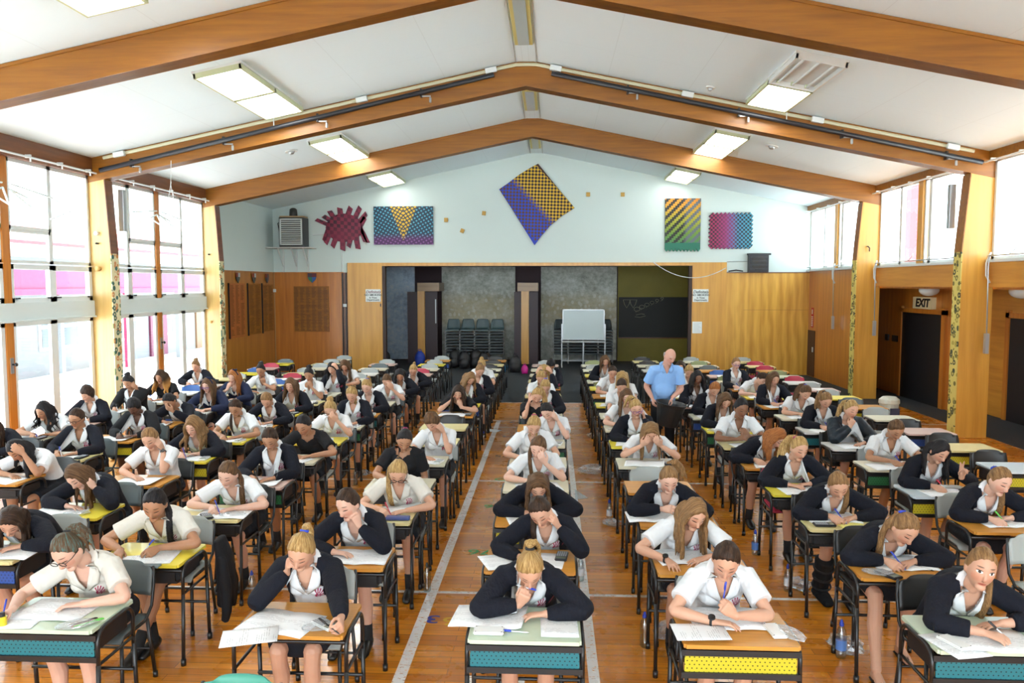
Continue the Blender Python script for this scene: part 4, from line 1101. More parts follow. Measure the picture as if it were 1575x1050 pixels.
# low dark store door in the corner, its red notice
d = MB(); d.box((XR - .03, 22.46, .02), (XR - .013, 23.05, 1.33)); o = struct('door_1', d, plain('store_door_paint', (.05, .014, .008, 1), .5))
d = MB(); d.box((XR - .04, 22.56, .72), (XR - .03, 22.64, .86)); struct('door_handle', d, M_WFRAME, parent=o)
nt = MB(); nt.box((XR - .022, 22.63, 1.42), (XR - .012, 22.82, 1.98)); no = link('notice', nt.mesh('notice'), None, plain('notice_red', (.42, .02, .03, 1), .6)); tag(no, 'narrow red and white notice above the low store door', 'notice')
d = MB()
for q in range(6): d.box((XR - .026, 22.66, 1.46 + q * .05), (XR - .022, 22.79, 1.485 + q * .05))
d.box((XR - .026, 22.69, 1.80), (XR - .022, 22.76, 1.93)); link('lettering', d.mesh('lettering'), no, M_WFRAME)
# exit door in the porch
for n_, ya, yb, xw in ((2, 17.0, 18.9, 8.33), (3, 13.6, 15.55, 8.9)):
    fr_ = MB(); fr_.box((xw - .06, ya - .16, 0), (xw, ya, 2.14)); fr_.box((xw - .06, yb, 0), (xw, yb + .12, 2.14)); fr_.box((xw - .06, ya - .16, 2.0), (xw, yb + .12, 2.10))
    o = struct('door_%d' % n_, fr_, W_PANEL)
    m_ = MB(); m_.box((xw - .03, ya, 0), (xw - .005, yb, 2.0)); struct('door_leaf', m_, M_DOORB, parent=o)
# ================================================================== FITTINGS ON WALLS AND CEILING
M_DIFF = emit('light_diffuser_glow', (1, 1, .97, 1), 9.0); M_DIFF2 = emit('light_diffuser_glow_dim', (1, 1, .97, 1), 3.0)
M_LFRAME = plain('pale_green_light_frame', (.52, .55, .34, 1), .5)
M_HOUSE = plain('light_housing_white', (.66, .68, .66, 1), .6)
def on_slope(o, x):
    o.rotation_euler = (0, math.atan(SL) * (1 if x > RIDGE else -1), 0)
rows_l = [('nearest', 6.95, 2.65), ('near', 12.10, 2.70), ('middle', 17.10, 2.45), ('far', 21.9, 2.0)]
for sd, x in (('left', -4.61), ('right', 3.57)):
    for nm, y, ln in rows_l:
        if sd == 'right' and nm == 'nearest': continue
        lx = empty('ceiling_light', (x, y, ceil_z(x) - .035), 'double square fluorescent ceiling light, %s one on the %s ceiling slope' % (nm, sd), 'ceiling light', 'square ceiling lights'); on_slope(lx, x)
        if sd == 'right' and nm == 'near': lx['label'] = 'fluorescent ceiling light missing one diffuser, bare tubes showing, near right slope'
        h = ln / 2; mb = MB()
        mb.box((-.36, -h, .0), (.36, h, .075))
        link('housing', mb.mesh('housing'), lx, M_HOUSE)
        for k_, (a, b) in enumerate(((-h, -.02), (.02, h))):
            bare = (sd == 'right' and nm == 'near' and k_ == 0) or (sd == 'left' and nm == 'nearest' and k_ == 1 and False)
            mb = MB()
            for p, q in (((-.345, a), (-.315, b)), ((.315, a), (.345, b)), ((-.345, a), (.345, a + .03)), ((-.345, b - .03), (.345, b))): mb.box((p[0], p[1], -.07), (q[0], q[1], .0))
            f = link('diffuser_frame', mb.mesh('diffuser_frame'), lx, M_LFRAME if not bare else M_HOUSE)
            if bare:
                for q in (-.21, 0, .21):
                    t = MB(); t.tube([(q, a + .08, -.035), (q, b - .08, -.035)], .019, 10); tb = link('fluorescent_tube', t.mesh('fluorescent_tube', smooth=True), lx, M_WFRAME)
                    t = MB(); t.bx((q, a + .06, -.02), (.05, .05, .05)); t.bx((q, b - .06, -.02), (.05, .05, .05)); link('tube_holder', t.mesh('tube_holder'), tb, M_LFRAME)
            else:
                mb = MB(); mb.box((-.315, a + .03, -.022), (.315, b - .03, -.004)); link('diffuser', mb.mesh('diffuser'), lx, M_DIFF2 if nm == 'far' else M_DIFF)
for nm, y, ln in (('nearest', 11.60, 2.0), ('middle', 16.45, 1.65), ('far', 21.25, 1.6)):
    x0 = RIDGE - .04
    rl = empty('ridge_light', (RIDGE, y, zr - .01), 'long narrow unlit ridge light with yellowed sides, %s along the ridge' % nm, 'ceiling light', 'ridge lights')
    mb = MB(); mb.box((-.14, -ln/2 - .1, -.03), (.14, ln/2 + .04, .01)); link('housing', mb.mesh('housing'), rl, plain('yellowed_plastic', (.62, .55, .20, 1), .5))
    mb = MB(); mb.box((-.088, -ln/2, -.045), (.088, ln/2, -.028)); link('diffuser', mb.mesh('diffuser'), rl, plain('unlit_diffuser', (.40, .47, .47, 1), .3))
for x, y, lab in ((-5.5, 16.47, 'small round ceiling detector on the left slope'), (4.5, 16.48, 'small round ceiling detector on the right slope'), (2.59, 13.2, 'tiny ceiling fitting near the middle rafter, right slope')):
    s_ = .55 if 'tiny' in lab else 1
    d = empty('smoke_detector', (x, y, ceil_z(x) - .01), lab, 'detector'); on_slope(d, x)
    mb = MB(); mb.tube([(0, 0, .015), (0, 0, -.012)], .13 * s_, 20, (1, 0, 0), rnd_cap=0); link('base_plate', mb.mesh('base_plate'), d, M_HOUSE)
    mb = MB(); mb.tube([(0, 0, -.012), (0, 0, -.05)], [.075 * s_, .05 * s_], 16, (1, 0, 0), rnd_cap=.3); link('sensor', mb.mesh('sensor', smooth=True), d, M_STEEL)
# black track pipes hung along the middle rafter
fy = FR[2] - .12
for sd, xa, xb, sg in (('left', -8.0, -1.0, 1), ('right', -.01, 7.2, -1)):
    zf = lambda x: 6.29 - .2235 * abs(x + .72) if sd == 'left' else 6.235 - .2155 * (x - 0)
    t = empty('track_pipe', ((xa + xb) / 2, fy - .10, zf((xa + xb) / 2)), 'black pipe on brackets along the %s half of the middle rafter' % sd, 'pipe')
    cx, cz = (xa + xb) / 2, zf((xa + xb) / 2)
    mb = MB(); mb.tube([(xa - cx, 0, zf(xa) - cz), (xb - cx, 0, zf(xb) - cz)], .042, 12, rnd_cap=.1); link('pipe', mb.mesh('pipe', smooth=True), t, M_BLACKP)
    for q in (.08, .32, .56, .82):
        x = xa + (xb - xa) * (q if sd == 'left' else 1 - q)
        mb = MB(); mb.bx((x - cx, .04, zf(x) - cz), (.03, .10, .14)); b_ = link('bracket', mb.mesh('bracket'), t, M_BLACKP)
        mb = MB(); mb.tube([(x - cx + .16, .02, zf(x) - cz - .09), (x - cx + .16, .02, zf(x) - cz - .16)], .022, 8); mb.bx((x - cx + .08, .02, zf(x) - cz - .06), (.17, .015, .02)); link('hook', mb.mesh('hook'), b_, M_STEEL)
    q = .45; x = xa + (xb - xa) * (q if sd == 'left' else 1 - q)
    mb = MB(); mb.tube([(x - cx, 0, zf(x) - cz), (x - cx, 0, ceil_z(x) - cz)], .010, 6); link('hanger', mb.mesh('hanger'), t, M_WFRAME)
pts = [(-7.98, 4.89), (RIDGE - .17, 6.41), (RIDGE + .17, 6.41), (7.1, 4.88)]
mb = MB(); mb.tube([(x, fy - .022, z) for x, z in pts], [(.022, .03)] * 4, 6, (0, 1, 0), rnd_cap=0)
tag(link('conduit', mb.mesh('conduit'), None, plain('cream_conduit', (.58, .56, .38, 1), .5)), 'cream cable conduit along the top of the middle rafter', 'conduit')
for x, lab in ((-7.66, 'lowest on the left'), (-3.3, 'halfway up the left'), (-1.05, 'just left of the apex'), (.06, 'just right of the apex'), (2.3, 'upper right'), (4.48, 'middle right'), (6.73, 'lowest on the right')):
    z = pts[0][1] + (pts[1][1] - pts[0][1]) * (x - pts[0][0]) / (pts[1][0] - pts[0][0]) if x < RIDGE else pts[2][1] + (pts[3][1] - pts[2][1]) * (x - pts[2][0]) / (pts[3][0] - pts[2][0])
    mb = MB(); mb.bx((x, fy - .07, z - .01), (.20, .07, .09), ry=math.atan(.2) * (-1 if x < RIDGE else 1))
    o = link('power_box', mb.mesh('power_box'), None, M_WFRAME); bevel(o, .006); tag(o, 'white power box on the middle rafter conduit, %s' % lab, 'power box', 'power boxes along the rafter')
mb = MB(); mb.tube([(-6.7, fy - .11, 4.82), (-6.72, fy - .11, 4.4), (-6.66, fy - .12, 4.1)], .005, 5); mb.tube([(-6.71, fy - .11, 4.45), (-6.80, fy - .1, 4.05)], .005, 5)
tag(link('hanging_cord', mb.mesh('hanging_cord'), None, M_WFRAME), 'thin white cord hanging from the left end of the black pipe', 'cord')

# ---- woven wall art
def weave(nm, fn):
    k = NT(nm); o = k.obj(); x, y, z = k.sep(o); fn(k, x, z); k.rough(.55); return k.mat
def check(k, u, w, s):
    f = k.math('ADD', k.math('FLOOR', k.math('DIVIDE', u, s)), k.math('FLOOR', k.math('DIVIDE', w, s)))
    return k.math('GREATER_THAN', k.math('FRACT', k.math('MULTIPLY', f, .5)), .25)
def art(mb, mat, loc, label):
    o = link('woven_artwork', mb.mesh('woven_artwork'), None, mat, loc); return tag(o, label, 'artwork')
YA = YB - .03
def f_dia(k, x, z):
    c = math.radians(47); cc, ss = math.cos(c), math.sin(c)
    u = k.math('ADD', k.math('MULTIPLY', x, cc), k.math('MULTIPLY', z, -ss)); w = k.math('ADD', k.math('MULTIPLY', x, ss), k.math('MULTIPLY', z, cc))
    # u runs down to the right, w up to the right
    ch = check(k, u, w, .068)
    n = k.n('ShaderNodeMapRange'); k.set(n, 0, w); k.set(n, 1, -.10); k.set(n, 2, .10)
    a = k.mix(n.outputs[0], (.010, .050, .50, 1), (.022, .010, .012, 1)); b = k.mix(n.outputs[0], (.10, .040, .02, 1), (.66, .40, .02, 1))
    c_ = k.mix(ch, a, b)
    c_ = k.mix(k.math('GREATER_THAN', w, .77), c_, (.040, .012, .012, 1)); c_ = k.mix(k.math('LESS_THAN', w, -.74), c_, (.012, .035, .42, 1)); k.col(c_)
cx, cz = -.44, 4.97
mb = MB()
P_ = [(-.40, 6.15), (-.60, 6.05), (-.95, 5.84), (-1.30, 5.58), (-1.54, 5.42), (-1.20, 4.90), (-.86, 4.36), (-.50, 3.79), (-.30, 4.06), (-.05, 4.35), (.30, 4.64), (.67, 4.87), (.30, 5.30), (0, 5.66)]
mb.prism([(x - cx, z - cz) for x, z in P_], -.03, .02); art(mb, weave('blue_gold_weave', f_dia), (cx, YA, cz), 'large diamond-shaped blue and gold woven panel above the stage opening')
def f_v(k, x, z):
    d = k.math('ABSOLUTE', x)
    fr_ = lambda v, s, t: k.math('LESS_THAN', k.math('FRACT', k.math('DIVIDE', v, s)), t)
    u1, u2 = k.math('ADD', d, k.math('MULTIPLY', z, .7)), k.math('SUBTRACT', z, k.math('MULTIPLY', d, .55))
    inv = k.math('LESS_THAN', d, k.math('MULTIPLY', k.math('ADD', z, .46), .40))
    tw = k.math('ADD', .48, k.math('MULTIPLY', inv, .20))
    ch = k.math('MULTIPLY', fr_(u1, .115, tw), fr_(u2, .105, tw))
    n = k.n('ShaderNodeMapRange'); k.set(n, 0, z); k.set(n, 1, -.40); k.set(n, 2, -.22)
    bg = k.mix(n.outputs[0], (.075, .020, .10, 1), (.012, .035, .065, 1)); fg = k.mix(n.outputs[0], (.24, .09, .28, 1), (.09, .38, .52, 1))
    k.col(k.mix(ch, bg, k.mix(inv, fg, (.66, .42, .03, 1))))
mb = MB(); mb.box((-.885, -.03, -.56), (.885, .02, .56)); art(mb, weave('blue_yellow_weave', f_v), (-4.375, YA, 4.38), 'wide blue woven panel with a yellow V, left of the diamond panel')
def f_g(k, x, z):
    dg = k.math('FRACT', k.math('DIVIDE', k.math('SUBTRACT', k.math('MULTIPLY', k.math('FLOOR', k.math('DIVIDE', z, .055)), .055), k.math('MULTIPLY', x, 1.0)), .24))
    n = k.n('ShaderNodeMapRange'); k.set(n, 0, z); k.set(n, 1, -.70); k.set(n, 2, .72)
    fg = k.ramp(n.outputs[0], [(.0, (.02, .17, .10, 1)), (.3, (.12, .25, .03, 1)), (.62, (.36, .34, .02, 1)), (1, (.72, .26, .02, 1))])
    m = k.n('ShaderNodeMapRange'); k.set(m, 0, x); k.set(m, 1, .0); k.set(m, 2, .12)
    bg = k.mix(m.outputs[0], (.016, .018, .016, 1), (.11, .13, .15, 1))
    low = k.math('LESS_THAN', z, -.52)
    k.col(k.mix(low, k.mix(k.math('LESS_THAN', dg, .5), bg, fg), (.015, .16, .10, 1)))
mb = MB(); pts_ = [(-.51, .755), (-.51, -.70)]
for q in range(10): pts_ += [(-.51 + .102 * q + .051, -.775), (-.51 + .102 * (q + 1), -.70)]
pts_ += [(.51, .755)]
mb.prism(pts_, -.03, .02); art(mb, weave('orange_green_weave', f_g), (3.80, YA, 4.37), 'tall orange to green woven panel with diagonal stripes and pointed lower fringe')
def f_r(k, x, z):
    ch = check(k, x, z, .058)
    n = k.n('ShaderNodeMapRange'); k.set(n, 0, x); k.set(n, 1, -.45); k.set(n, 2, .45)
    fg = k.ramp(n.outputs[0], [(0, (.36, .02, .10, 1)), (.33, (.32, .03, .16, 1)), (.5, (.14, .12, .34, 1)), (.75, (.07, .26, .42, 1)), (1, (.05, .30, .42, 1))])
    bg = k.ramp(n.outputs[0], [(0, (.012, .010, .014, 1)), (.35, (.20, .03, .10, 1)), (.55, (.20, .03, .09, 1)), (.72, (.012, .012, .02, 1))])
    k.col(k.mix(ch, bg, fg))
mb = MB(); pts_ = []
W2, H2 = .585, .475
for q in range(10): pts_ += [(-W2 + 2 * W2 * q / 10, -H2), (-W2 + 2 * W2 * (q + .5) / 10, -H2 - .05)]
for q in range(8): pts_ += [(W2, -H2 + 2 * H2 * q / 8), (W2 + .055, -H2 + 2 * H2 * (q + .6) / 8)]
for q in range(10): pts_ += [(W2 - 2 * W2 * q / 10, H2), (W2 - 2 * W2 * (q + .4) / 10, H2 + .06)]
for q in range(8): pts_ += [(-W2, H2 - 2 * H2 * q / 8), (-W2 - .055, H2 - 2 * H2 * (q + .4) / 8)]
mb.prism(pts_, -.03, .02); art(mb, weave('crimson_blue_weave', f_r), (5.18, YA, 4.19), 'crimson to blue checked woven panel with spiked edges')
def f_t(k, x, z):
    ch = check(k, x, k.math('ADD', z, k.math('MULTIPLY', x, .12)), .105)
    n = k.noise(k.comb(x, 0, z), 1.7, 2)
    k.col(k.mix(ch, k.ramp(n, [(.35, (.040, .010, .025, 1)), (.7, (.20, .012, .045, 1))]), (.24, .020, .055, 1)))
mb = MB(); cx, cz = -6.15, 4.30
# strips of the woven body, then the loose strip ends round it
mb.ell((0, -.005, .02), (.56, .035, .42), None, 24, 10)
for x0, z0, x1, z1, w in ((-.45, .10, -.82, .26, .10), (-.35, .2, -.60, .36, .12), (-.30, .30, -.42, .50, .13), (-.1, .35, -.12, .58, .14), (.1, .35, .20, .60, .14), (.30, .25, .48, .60, .13), (.42, .15, .66, .42, .12), (.45, 0, .62, .30, .12), (.50, -.05, .62, -.38, .11), (.56, -.12, .70, -.40, .09), (.35, -.25, .40, -.58, .14), (.18, -.30, .12, -.52, .13), (-.05, -.30, -.06, -.62, .14), (-.25, -.25, -.36, -.52, .13), (-.42, -.12, -.56, -.42, .12), (-.50, -.02, -.62, -.34, .09)):
    a = Vector((x0, 0, z0)); b = Vector((x1, 0, z1)); d = (b - a).normalized(); n_ = Vector((-d.z, 0, d.x)) * w * .62
    a = a - d * .2
    mb.prism([((a - n_).x, (a - n_).z), ((b - n_ * .8).x, (b - n_ * .8).z), ((b + d * .05 + n_ * .9).x, (b + d * .05 + n_ * .9).z), ((a + n_).x, (a + n_).z)], -.018, .012)
art(mb, weave('maroon_weave', f_t), (cx, YA, cz), 'ragged maroon woven piece with loose strip ends, beside the wall heater')
for x, z, rz, lab in ((-3.11, 4.54, 0, 'highest left of the diamond panel, upright'), (-2.63, 4.22, .4, 'lowest of the group and tilted'), (-1.99, 4.73, .12, 'closest to the diamond panel on its left'), (1.06, 5.26, 0, 'first to the right of the diamond panel'), (2.06, 5.25, 0, 'second to the right of the diamond panel')):
    mb = MB(); mb.bx((0, 0, 0), (.11, .04, .12), ry=rz); mb.bx((0, -.022, 0), (.05, .012, .06), ry=rz)
    o = link('wooden_plaque', mb.mesh('wooden_plaque'), None, plain('ochre_plaque', (.52, .31, .06, 1), .5), (x, YA, z)); bevel(o, .004); tag(o, 'small ochre wall block, %s' % lab, 'wall block', 'small ochre wall blocks')

# ---- heater on its bracket shelf
sh = empty('wall_shelf', (-7.55, 22.75, 3.73), 'white wall shelf on brackets carrying the heater in the left corner', 'shelf')
mb = MB(); mb.box((-.77, -.30, -.03), (.55, .34, 0)); link('shelf_board', mb.mesh('shelf_board'), sh, plain('shelf_white', (.60, .58, .55, 1), .6))
for x in (-.45, -.05, .30):
    mb = MB(); mb.box((x - .02, .28, -.72), (x + .02, .33, -.03)); mb.tube([(x, .30, -.55), (x, -.18, -.04)], .02, 6); link('shelf_bracket', mb.mesh('shelf_bracket'), sh, M_WFRAME)
ht = empty('heater', (-7.56, 22.72, 3.73), 'dark fan heater with white louvred front high on the corner shelf', 'heater')
mb = MB(); mb.box((-.36, -.24, 0), (.36, .28, .86)); o = link('casing', mb.mesh('casing'), ht, plain('heater_dark_metal', (.035, .035, .034, 1), .5)); bevel(o, .015)
mb = MB()
for a, b in (((-.33, -.26, .06), (-.29, -.235, .82)), ((.29, -.26, .06), (.33, -.235, .82)), ((-.33, -.26, .06), (.33, -.235, .10)), ((-.33, -.26, .78), (.33, -.235, .82))): mb.box(a, b)
link('front_frame', mb.mesh('front_frame'), ht, M_WFRAME)
for q in range(11):
    mb = MB(); mb.bx((0, -.25, .14 + .06 * q), (.58, .05, .018), rx=.5); link('louvre', mb.mesh('louvre'), ht, M_HOUSE)
mb = MB(); mb.box((-.34, -.22, .86), (.36, .2, .90)); link('top_board', mb.mesh('top_board'), ht, plain('tan_board', (.36, .24, .12, 1), .7))
mb = MB(); mb.tube([(0, .0, .90), (0, 0, 1.06)], [.12, .11], 16, (1, 0, 0), rnd_cap=.3); mb.ell((0, 0, 1.08), (.11, .11, .07)); link('fan_motor', mb.mesh('fan_motor', smooth=True), ht, plain('motor_dark', (.03, .03, .028, 1), .4))
mb = MB(); mb.tube([(-.34, -.05, .78), (-.46, -.02, .70), (-.42, .02, .40), (-.44, .05, .08)], .014, 6); link('power_cord', mb.mesh('power_cord', smooth=True), ht, M_BLACKP)
mb = MB(); mb.tube([(-7.1, YB - .015, 4.12), (-6.62, YB - .015, 4.14)], .012, 6); mb.tube([(-6.24, YB - .015, 3.02), (-6.24, YB - .015, 3.75)], .014, 6)
tag(link('wall_conduit', mb.mesh('wall_conduit'), None, M_WFRAME), 'white wall conduit running under the maroon woven piece', 'conduit')
# ---- extractor fan, signs
fx = empty('wall_fan', (5.97, YB - .09, 3.27), 'black square wall fan above the plywood panel on the right', 'fan')
mb = MB(); mb.box((-.28, -.09, -.27), (.28, .09, .25)); mb.box((-.30, -.10, .22), (.34, .09, .27)); link('housing', mb.mesh('housing'), fx, M_BLACKP)
for q in range(4):
    mb = MB(); mb.bx((0, -.10, -.18 + .115 * q), (.48, .03, .012)); link('grille_bar', mb.mesh('grille_bar'), fx, plain('fan_grey', (.06, .06, .065, 1), .5))
mb = MB(); mb.tube([(0, -.091, -.02), (0, -.098, -.02)], .21, 24, (1, 0, 0), rnd_cap=0); link('fan_ring', mb.mesh('fan_ring'), fx, M_GLASS)
mb = MB(); mb.tube([(5.15, YB - .03, 3.03), (5.35, YB - .06, 3.06), (5.55, YB - .03, 3.03)], .018, 6); mb.tube([(5.1, YB - .02, 3.30), (5.4, YB - .015, 3.31), (5.68, YB - .02, 3.31)], .006, 5)
tag(link('loose_cable', mb.mesh('loose_cable', smooth=True), None, M_BLACKP), 'loose dark cable on the ledge left of the black wall fan', 'cable')
mb = MB(); pc = []
for q in range(13):
    t = q / 12; pc.append((2.95 + 2.1 * t, YB - .08 - .01 * math.sin(t * 3), 3.30 - .95 * (t - t * t) * 1.55 - .18 * t))
mb.tube(pc, .010, 6); tag(link('slack_cable', mb.mesh('slack_cable', smooth=True), None, M_WFRAME), 'white slack cable looping across the right stage pier', 'cable')
M_SIGN = plain('sign_white', (.78, .84, .82, 1), .4); M_INK = plain('sign_green_black_ink', (.02, .035, .03, 1), .6); M_INKR = plain('sign_faded_red_ink', (.22, .09, .10, 1), .6)
for x, z, sd in ((-5.30, 2.315, 'left'), (4.345, 2.32, 'right')):
    s_ = empty('no_smoking_sign', (x, YB - .065, z), 'white no smoking sign with green lettering on the %s stage pier' % sd, 'sign')
    mb = MB(); mb.box((-.225, -.012, -.185), (.225, .002, .185)); link('sign_board', mb.mesh('sign_board'), s_, M_SIGN)
    for tx, sz, zz, mt, shr in (('Definitely', .115, .105, M_INKR if sd == 'left' else M_INK, .35), ('NO SMOKING', .082, .015, M_INK, 0), ('In These', .066, -.065, M_INK, 0), ('Departments', .070, -.130, M_INK, 0)):
        o = link('lettering', text_mesh(tx, sz, .002, shear=shr, bold=.0015), s_, mt, (0, -.015, zz)); o.rotation_euler = (PI/2, 0, 0)
mb = MB(); mb.box((4.12, YB - .068, 1.22), (4.40, YB - .06, 1.56)); o = link('paper_notice', mb.mesh('paper_notice'), None, M_SIGN); tag(o, 'white paper notice low on the right stage pier', 'notice')
mb = MB()
for q in range(7): mb.box((4.15, YB - .0695, 1.26 + .04 * q), (4.37 - .03 * (q % 3), YB - .068, 1.268 + .04 * q))
link('print', mb.mesh('print'), o, plain('pale_print_grey', (.45, .48, .50, 1), .8))
mb = MB(); mb.bx((-5.08, YB - .07, 2.03), (.03, .02, .09)); tag(link('latch', mb.mesh('latch'), None, M_BLACKP), 'small black latch below the left no smoking sign', 'latch')
# exit sign and porch lamps
ex = empty('exit_sign', (8.26, 17.80, 2.235), 'cream EXIT sign with black letters over the dark porch doors', 'sign', rz=PI/2)
ex.rotation_euler = (0, 0, -PI/2)
mb = MB(); mb.box((-.44, -.03, -.13), (.44, .07, .13)); link('sign_board', mb.mesh('sign_board'), ex, plain('exit_cream', (.74, .66, .40, 1), .4))
o = link('lettering', text_mesh('EXIT', .25, .003, sx=1.25, shear=.12, bold=.010), ex, plain('exit_black', (.008, .008, .008, 1), .5), (.02, -.034, -.005)); o.rotation_euler = (PI/2, 0, 0)
for x, y, lab in ((7.95, 16.9, 'round white porch lamp above the EXIT sign'), (8.1, 13.9, 'round white porch lamp nearest the right edge')):
    mb = MB(); mb.ell((0, 0, 0), (.20, .20, .13), None, 20, 10); o = link('porch_lamp', mb.mesh('porch_lamp', smooth=True), None, plain('opal_glass', (.72, .76, .74, 1), .25), (x, y, 2.53)); tag(o, lab, 'lamp')
for y, w, lab in ((19.35, .18, 'narrow black switch plate left of the porch doors'), (19.80, .11, 'smaller black switch plate further left of the porch doors')):
    mb = MB(); mb.bx((8.315, y - .05, 1.34), (.03, w * 1.6, .15)); tag(link('switch_plate', mb.mesh('switch_plate'), None, M_BLACKP), lab, 'switch')
# honours boards
M_GILT = plain('board_lettering', (.10, .035, .010, 1), .6)
def honours(loc, rz, w, h, cols, label, red, seed):
    r = random.Random(seed)
    b = empty('honours_board', loc, label, 'honours board', rz=rz)
    mb = MB(); mb.box((-w/2, -.02, -h/2), (w/2, .01, h/2)); link('board', mb.mesh('board'), b, W_BEAM if not red else wood('red_board_timber%d' % seed, (.30, .075, .014, 1), (.44, .13, .022, 1), 'z'))
    mb = MB(); n_ = int(h / .034)
    for c in range(cols):
        x0 = -w/2 + w * (c + .12) / cols; gap = r.randrange(8, n_ - 6)
        for q in range(n_ - 2):
            if q in (gap, gap + 1): continue
            ln = w / cols * r.uniform(.42, .72); z = h/2 - .055 - q * .034
            mb.box((x0, -.0225, z - .007), (x0 + ln, -.02, z + .007))
    link('names', mb.mesh('names'), b, M_GILT)
    return b
for y, h, w, red, lab in ((20.22, 1.42, .98, True, 'reddish honours board nearest the windows on the left panel'), (21.42, 1.40, .86, False, 'honours board in the middle of the three on the left panel'), (22.45, 1.36, .80, False, 'honours board next to the corner on the left panel')):
    honours((XL + .035, y, 1.96), PI/2, w, h, 3 if red else 2, lab, red, int(y * 10))
    e_ = MB(); e_.box((XL + .014, y - w/2 - .03, 1.24), (XL + .05, y - w/2 - .005, 2.68)); tag(link('edge_strip', e_.mesh('edge_strip'), None, M_DOORB), 'dark strip edging the left side of the %s' % ('reddish honours board' if red else 'middle honours board' if y < 22 else 'corner honours board'), 'strip')
def shield(loc, rz, cols_, s, label):
    g = empty('crest_shield', loc, label, 'shield', rz=rz)
    q = [[(-.5, .5), (-.5, .05), (0, .05), (0, .5)], [(0, .5), (0, .05), (.5, .05), (.5, .5)], [(-.5, .05), (-.40, -.25), (0, -.62), (0, .05)], [(0, .05), (0, -.62), (.40, -.25), (.5, .05)]]
    for p, c in zip(q, cols_):
        mb = MB(); mb.prism([(x * s, z * s) for x, z in p], -.02, .0); link('quarter', mb.mesh('quarter'), g, plain('shield_%d_%d_%d' % tuple(int(v * 255) for v in c[:3]), c, .5))
    return g
RD, BK, BU, SV, GN = (.22, .035, .02, 1), (.012, .014, .016, 1), (.03, .10, .32, 1), (.42, .48, .50, 1), (.02, .14, .07, 1)
for y, lab, dk in ((20.30, 'first', SV), (21.42, 'second', SV), (22.42, 'third', (.10, .10, .13, 1))): shield((XL + .035, y, 2.83), PI/2, (RD, dk, (.04, .05, .05, 1), dk if lab == 'third' else (.05, .08, .07, 1)), .24, 'small carved crest shield over the %s honours board from the windows' % lab)
honours((-7.18, YB - .025, 1.91), 0, 1.06, 1.36, 6, 'wide honours board on the left end wall below a blue shield', False, 5)
shield((-7.15, YB - .015, 2.85), 0, ((.06, .03, .05, 1), (.12, .02, .03, 1), GN, BU), .26, 'blue and red crest shield above the wide honours board')
mb = MB(); mb.bx((XL + .05, 23.0, 2.46), (.07, .07, .09)); tag(link('socket_box', mb.mesh('socket_box'), None, M_WFRAME), 'white socket box in the left corner at board height', 'socket')
mb = MB(); mb.tube([(XL + .03, 23.05, .3), (XL + .03, 23.05, 2.98)], .012, 6); tag(link('corner_conduit', mb.mesh('corner_conduit'), None, plain('tan_conduit', (.45, .28, .12, 1), .6)), 'thin tan conduit running up the left corner', 'conduit')
# small fittings on the left columns
for y, z, sz, mt, lab in ((13.72, 3.56, .06, M_WFRAME, 'white knob high on the near left column'), (13.72, 2.93, .075, W_COL, 'wooden peg on the near left column'), (13.72, 3.38, .03, M_GLASS, 'dark screw hook on the near left column'), (18.32, 1.75, .05, W_COL, 'wooden peg low on the far left column'), (18.32, 3.36, .03, M_GLASS, 'dark screw hook on the far left column')):
    mb = MB(); mb.tube([(0, .02, 0), (0, -.05, 0)], sz * .6, 10, rnd_cap=.4); o = link('wall_peg', mb.mesh('wall_peg', smooth=True), None, mt, (-8.15, y, z)); tag(o, lab, 'peg')
mb = MB(); mb.tube([(0, .02, .06), (0, -.04, .06), (.03, -.06, .02), (.03, -.05, -.05)], .014, 8); o = link('wall_hook', mb.mesh('wall_hook', smooth=True), None, M_GLASS, (7.2, 18.31, 3.45)); tag(o, 'dark hook on the far right column', 'hook')

# ---- stacked chairs in the alcove
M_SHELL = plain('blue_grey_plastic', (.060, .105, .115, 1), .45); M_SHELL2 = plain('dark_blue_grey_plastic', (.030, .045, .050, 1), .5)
def stack_proto(top):
    p = MB(); p.box((-.22, -.24, .018), (.22, .20, .05)); p.box((-.22, -.255, .0), (.22, -.235, .045))
    if top: pass
    return p.mesh('seat_shell')
m_seat = stack_proto(False)
bk = MB()
v = []
for j, z in enumerate((.02, .12, .24, .34, .38)):
    w = (.225, .225, .21, .19, .165)[j]
    for i in range(7):
        t = i / 6 * 2 - 1; v.append((w * t, .16 + .04 * (1 - t * t) + .05 * z, z))
nv_ = len(v); v += [(x, y + .018, z) for x, y, z in v]; f = []
for j in range(4):
    for i in range(6):
        a = j*7 + i; f += [(a, a+1, a+8, a+7), (nv_+a, nv_+a+7, nv_+a+8, nv_+a+1)]
rim = list(range(7)) + [13, 20, 27, 34] + [33, 32, 31, 30, 29, 28] + [21, 14, 7]
for i in range(len(rim)): f.append((rim[i], nv_ + rim[i], nv_ + rim[(i+1) % len(rim)], rim[(i+1) % len(rim)]))
bk.add(v, f); m_back = bk.mesh('backrest', smooth=True)
lg = MB()
for sx in (-1, 1): lg.tube([(sx * .235, -.22, -.30), (sx * .235, -.22, .03), (sx * .235, .2, .03), (sx * .235, .24, -.30)], .011, 6)
m_leg0 = lg.mesh('frame', smooth=True)
lg = MB()
for sx in (-1, 1): lg.tube([(sx * .235, -.235, -.06), (sx * .235, -.235, .02), (sx * .235, .2, .02)], .011, 6)
m_leg = lg.mesh('frame', smooth=True)
orde = ['bottom', 'second', 'third', 'fourth', 'fifth', 'sixth', 'seventh', 'eighth', 'topmost']
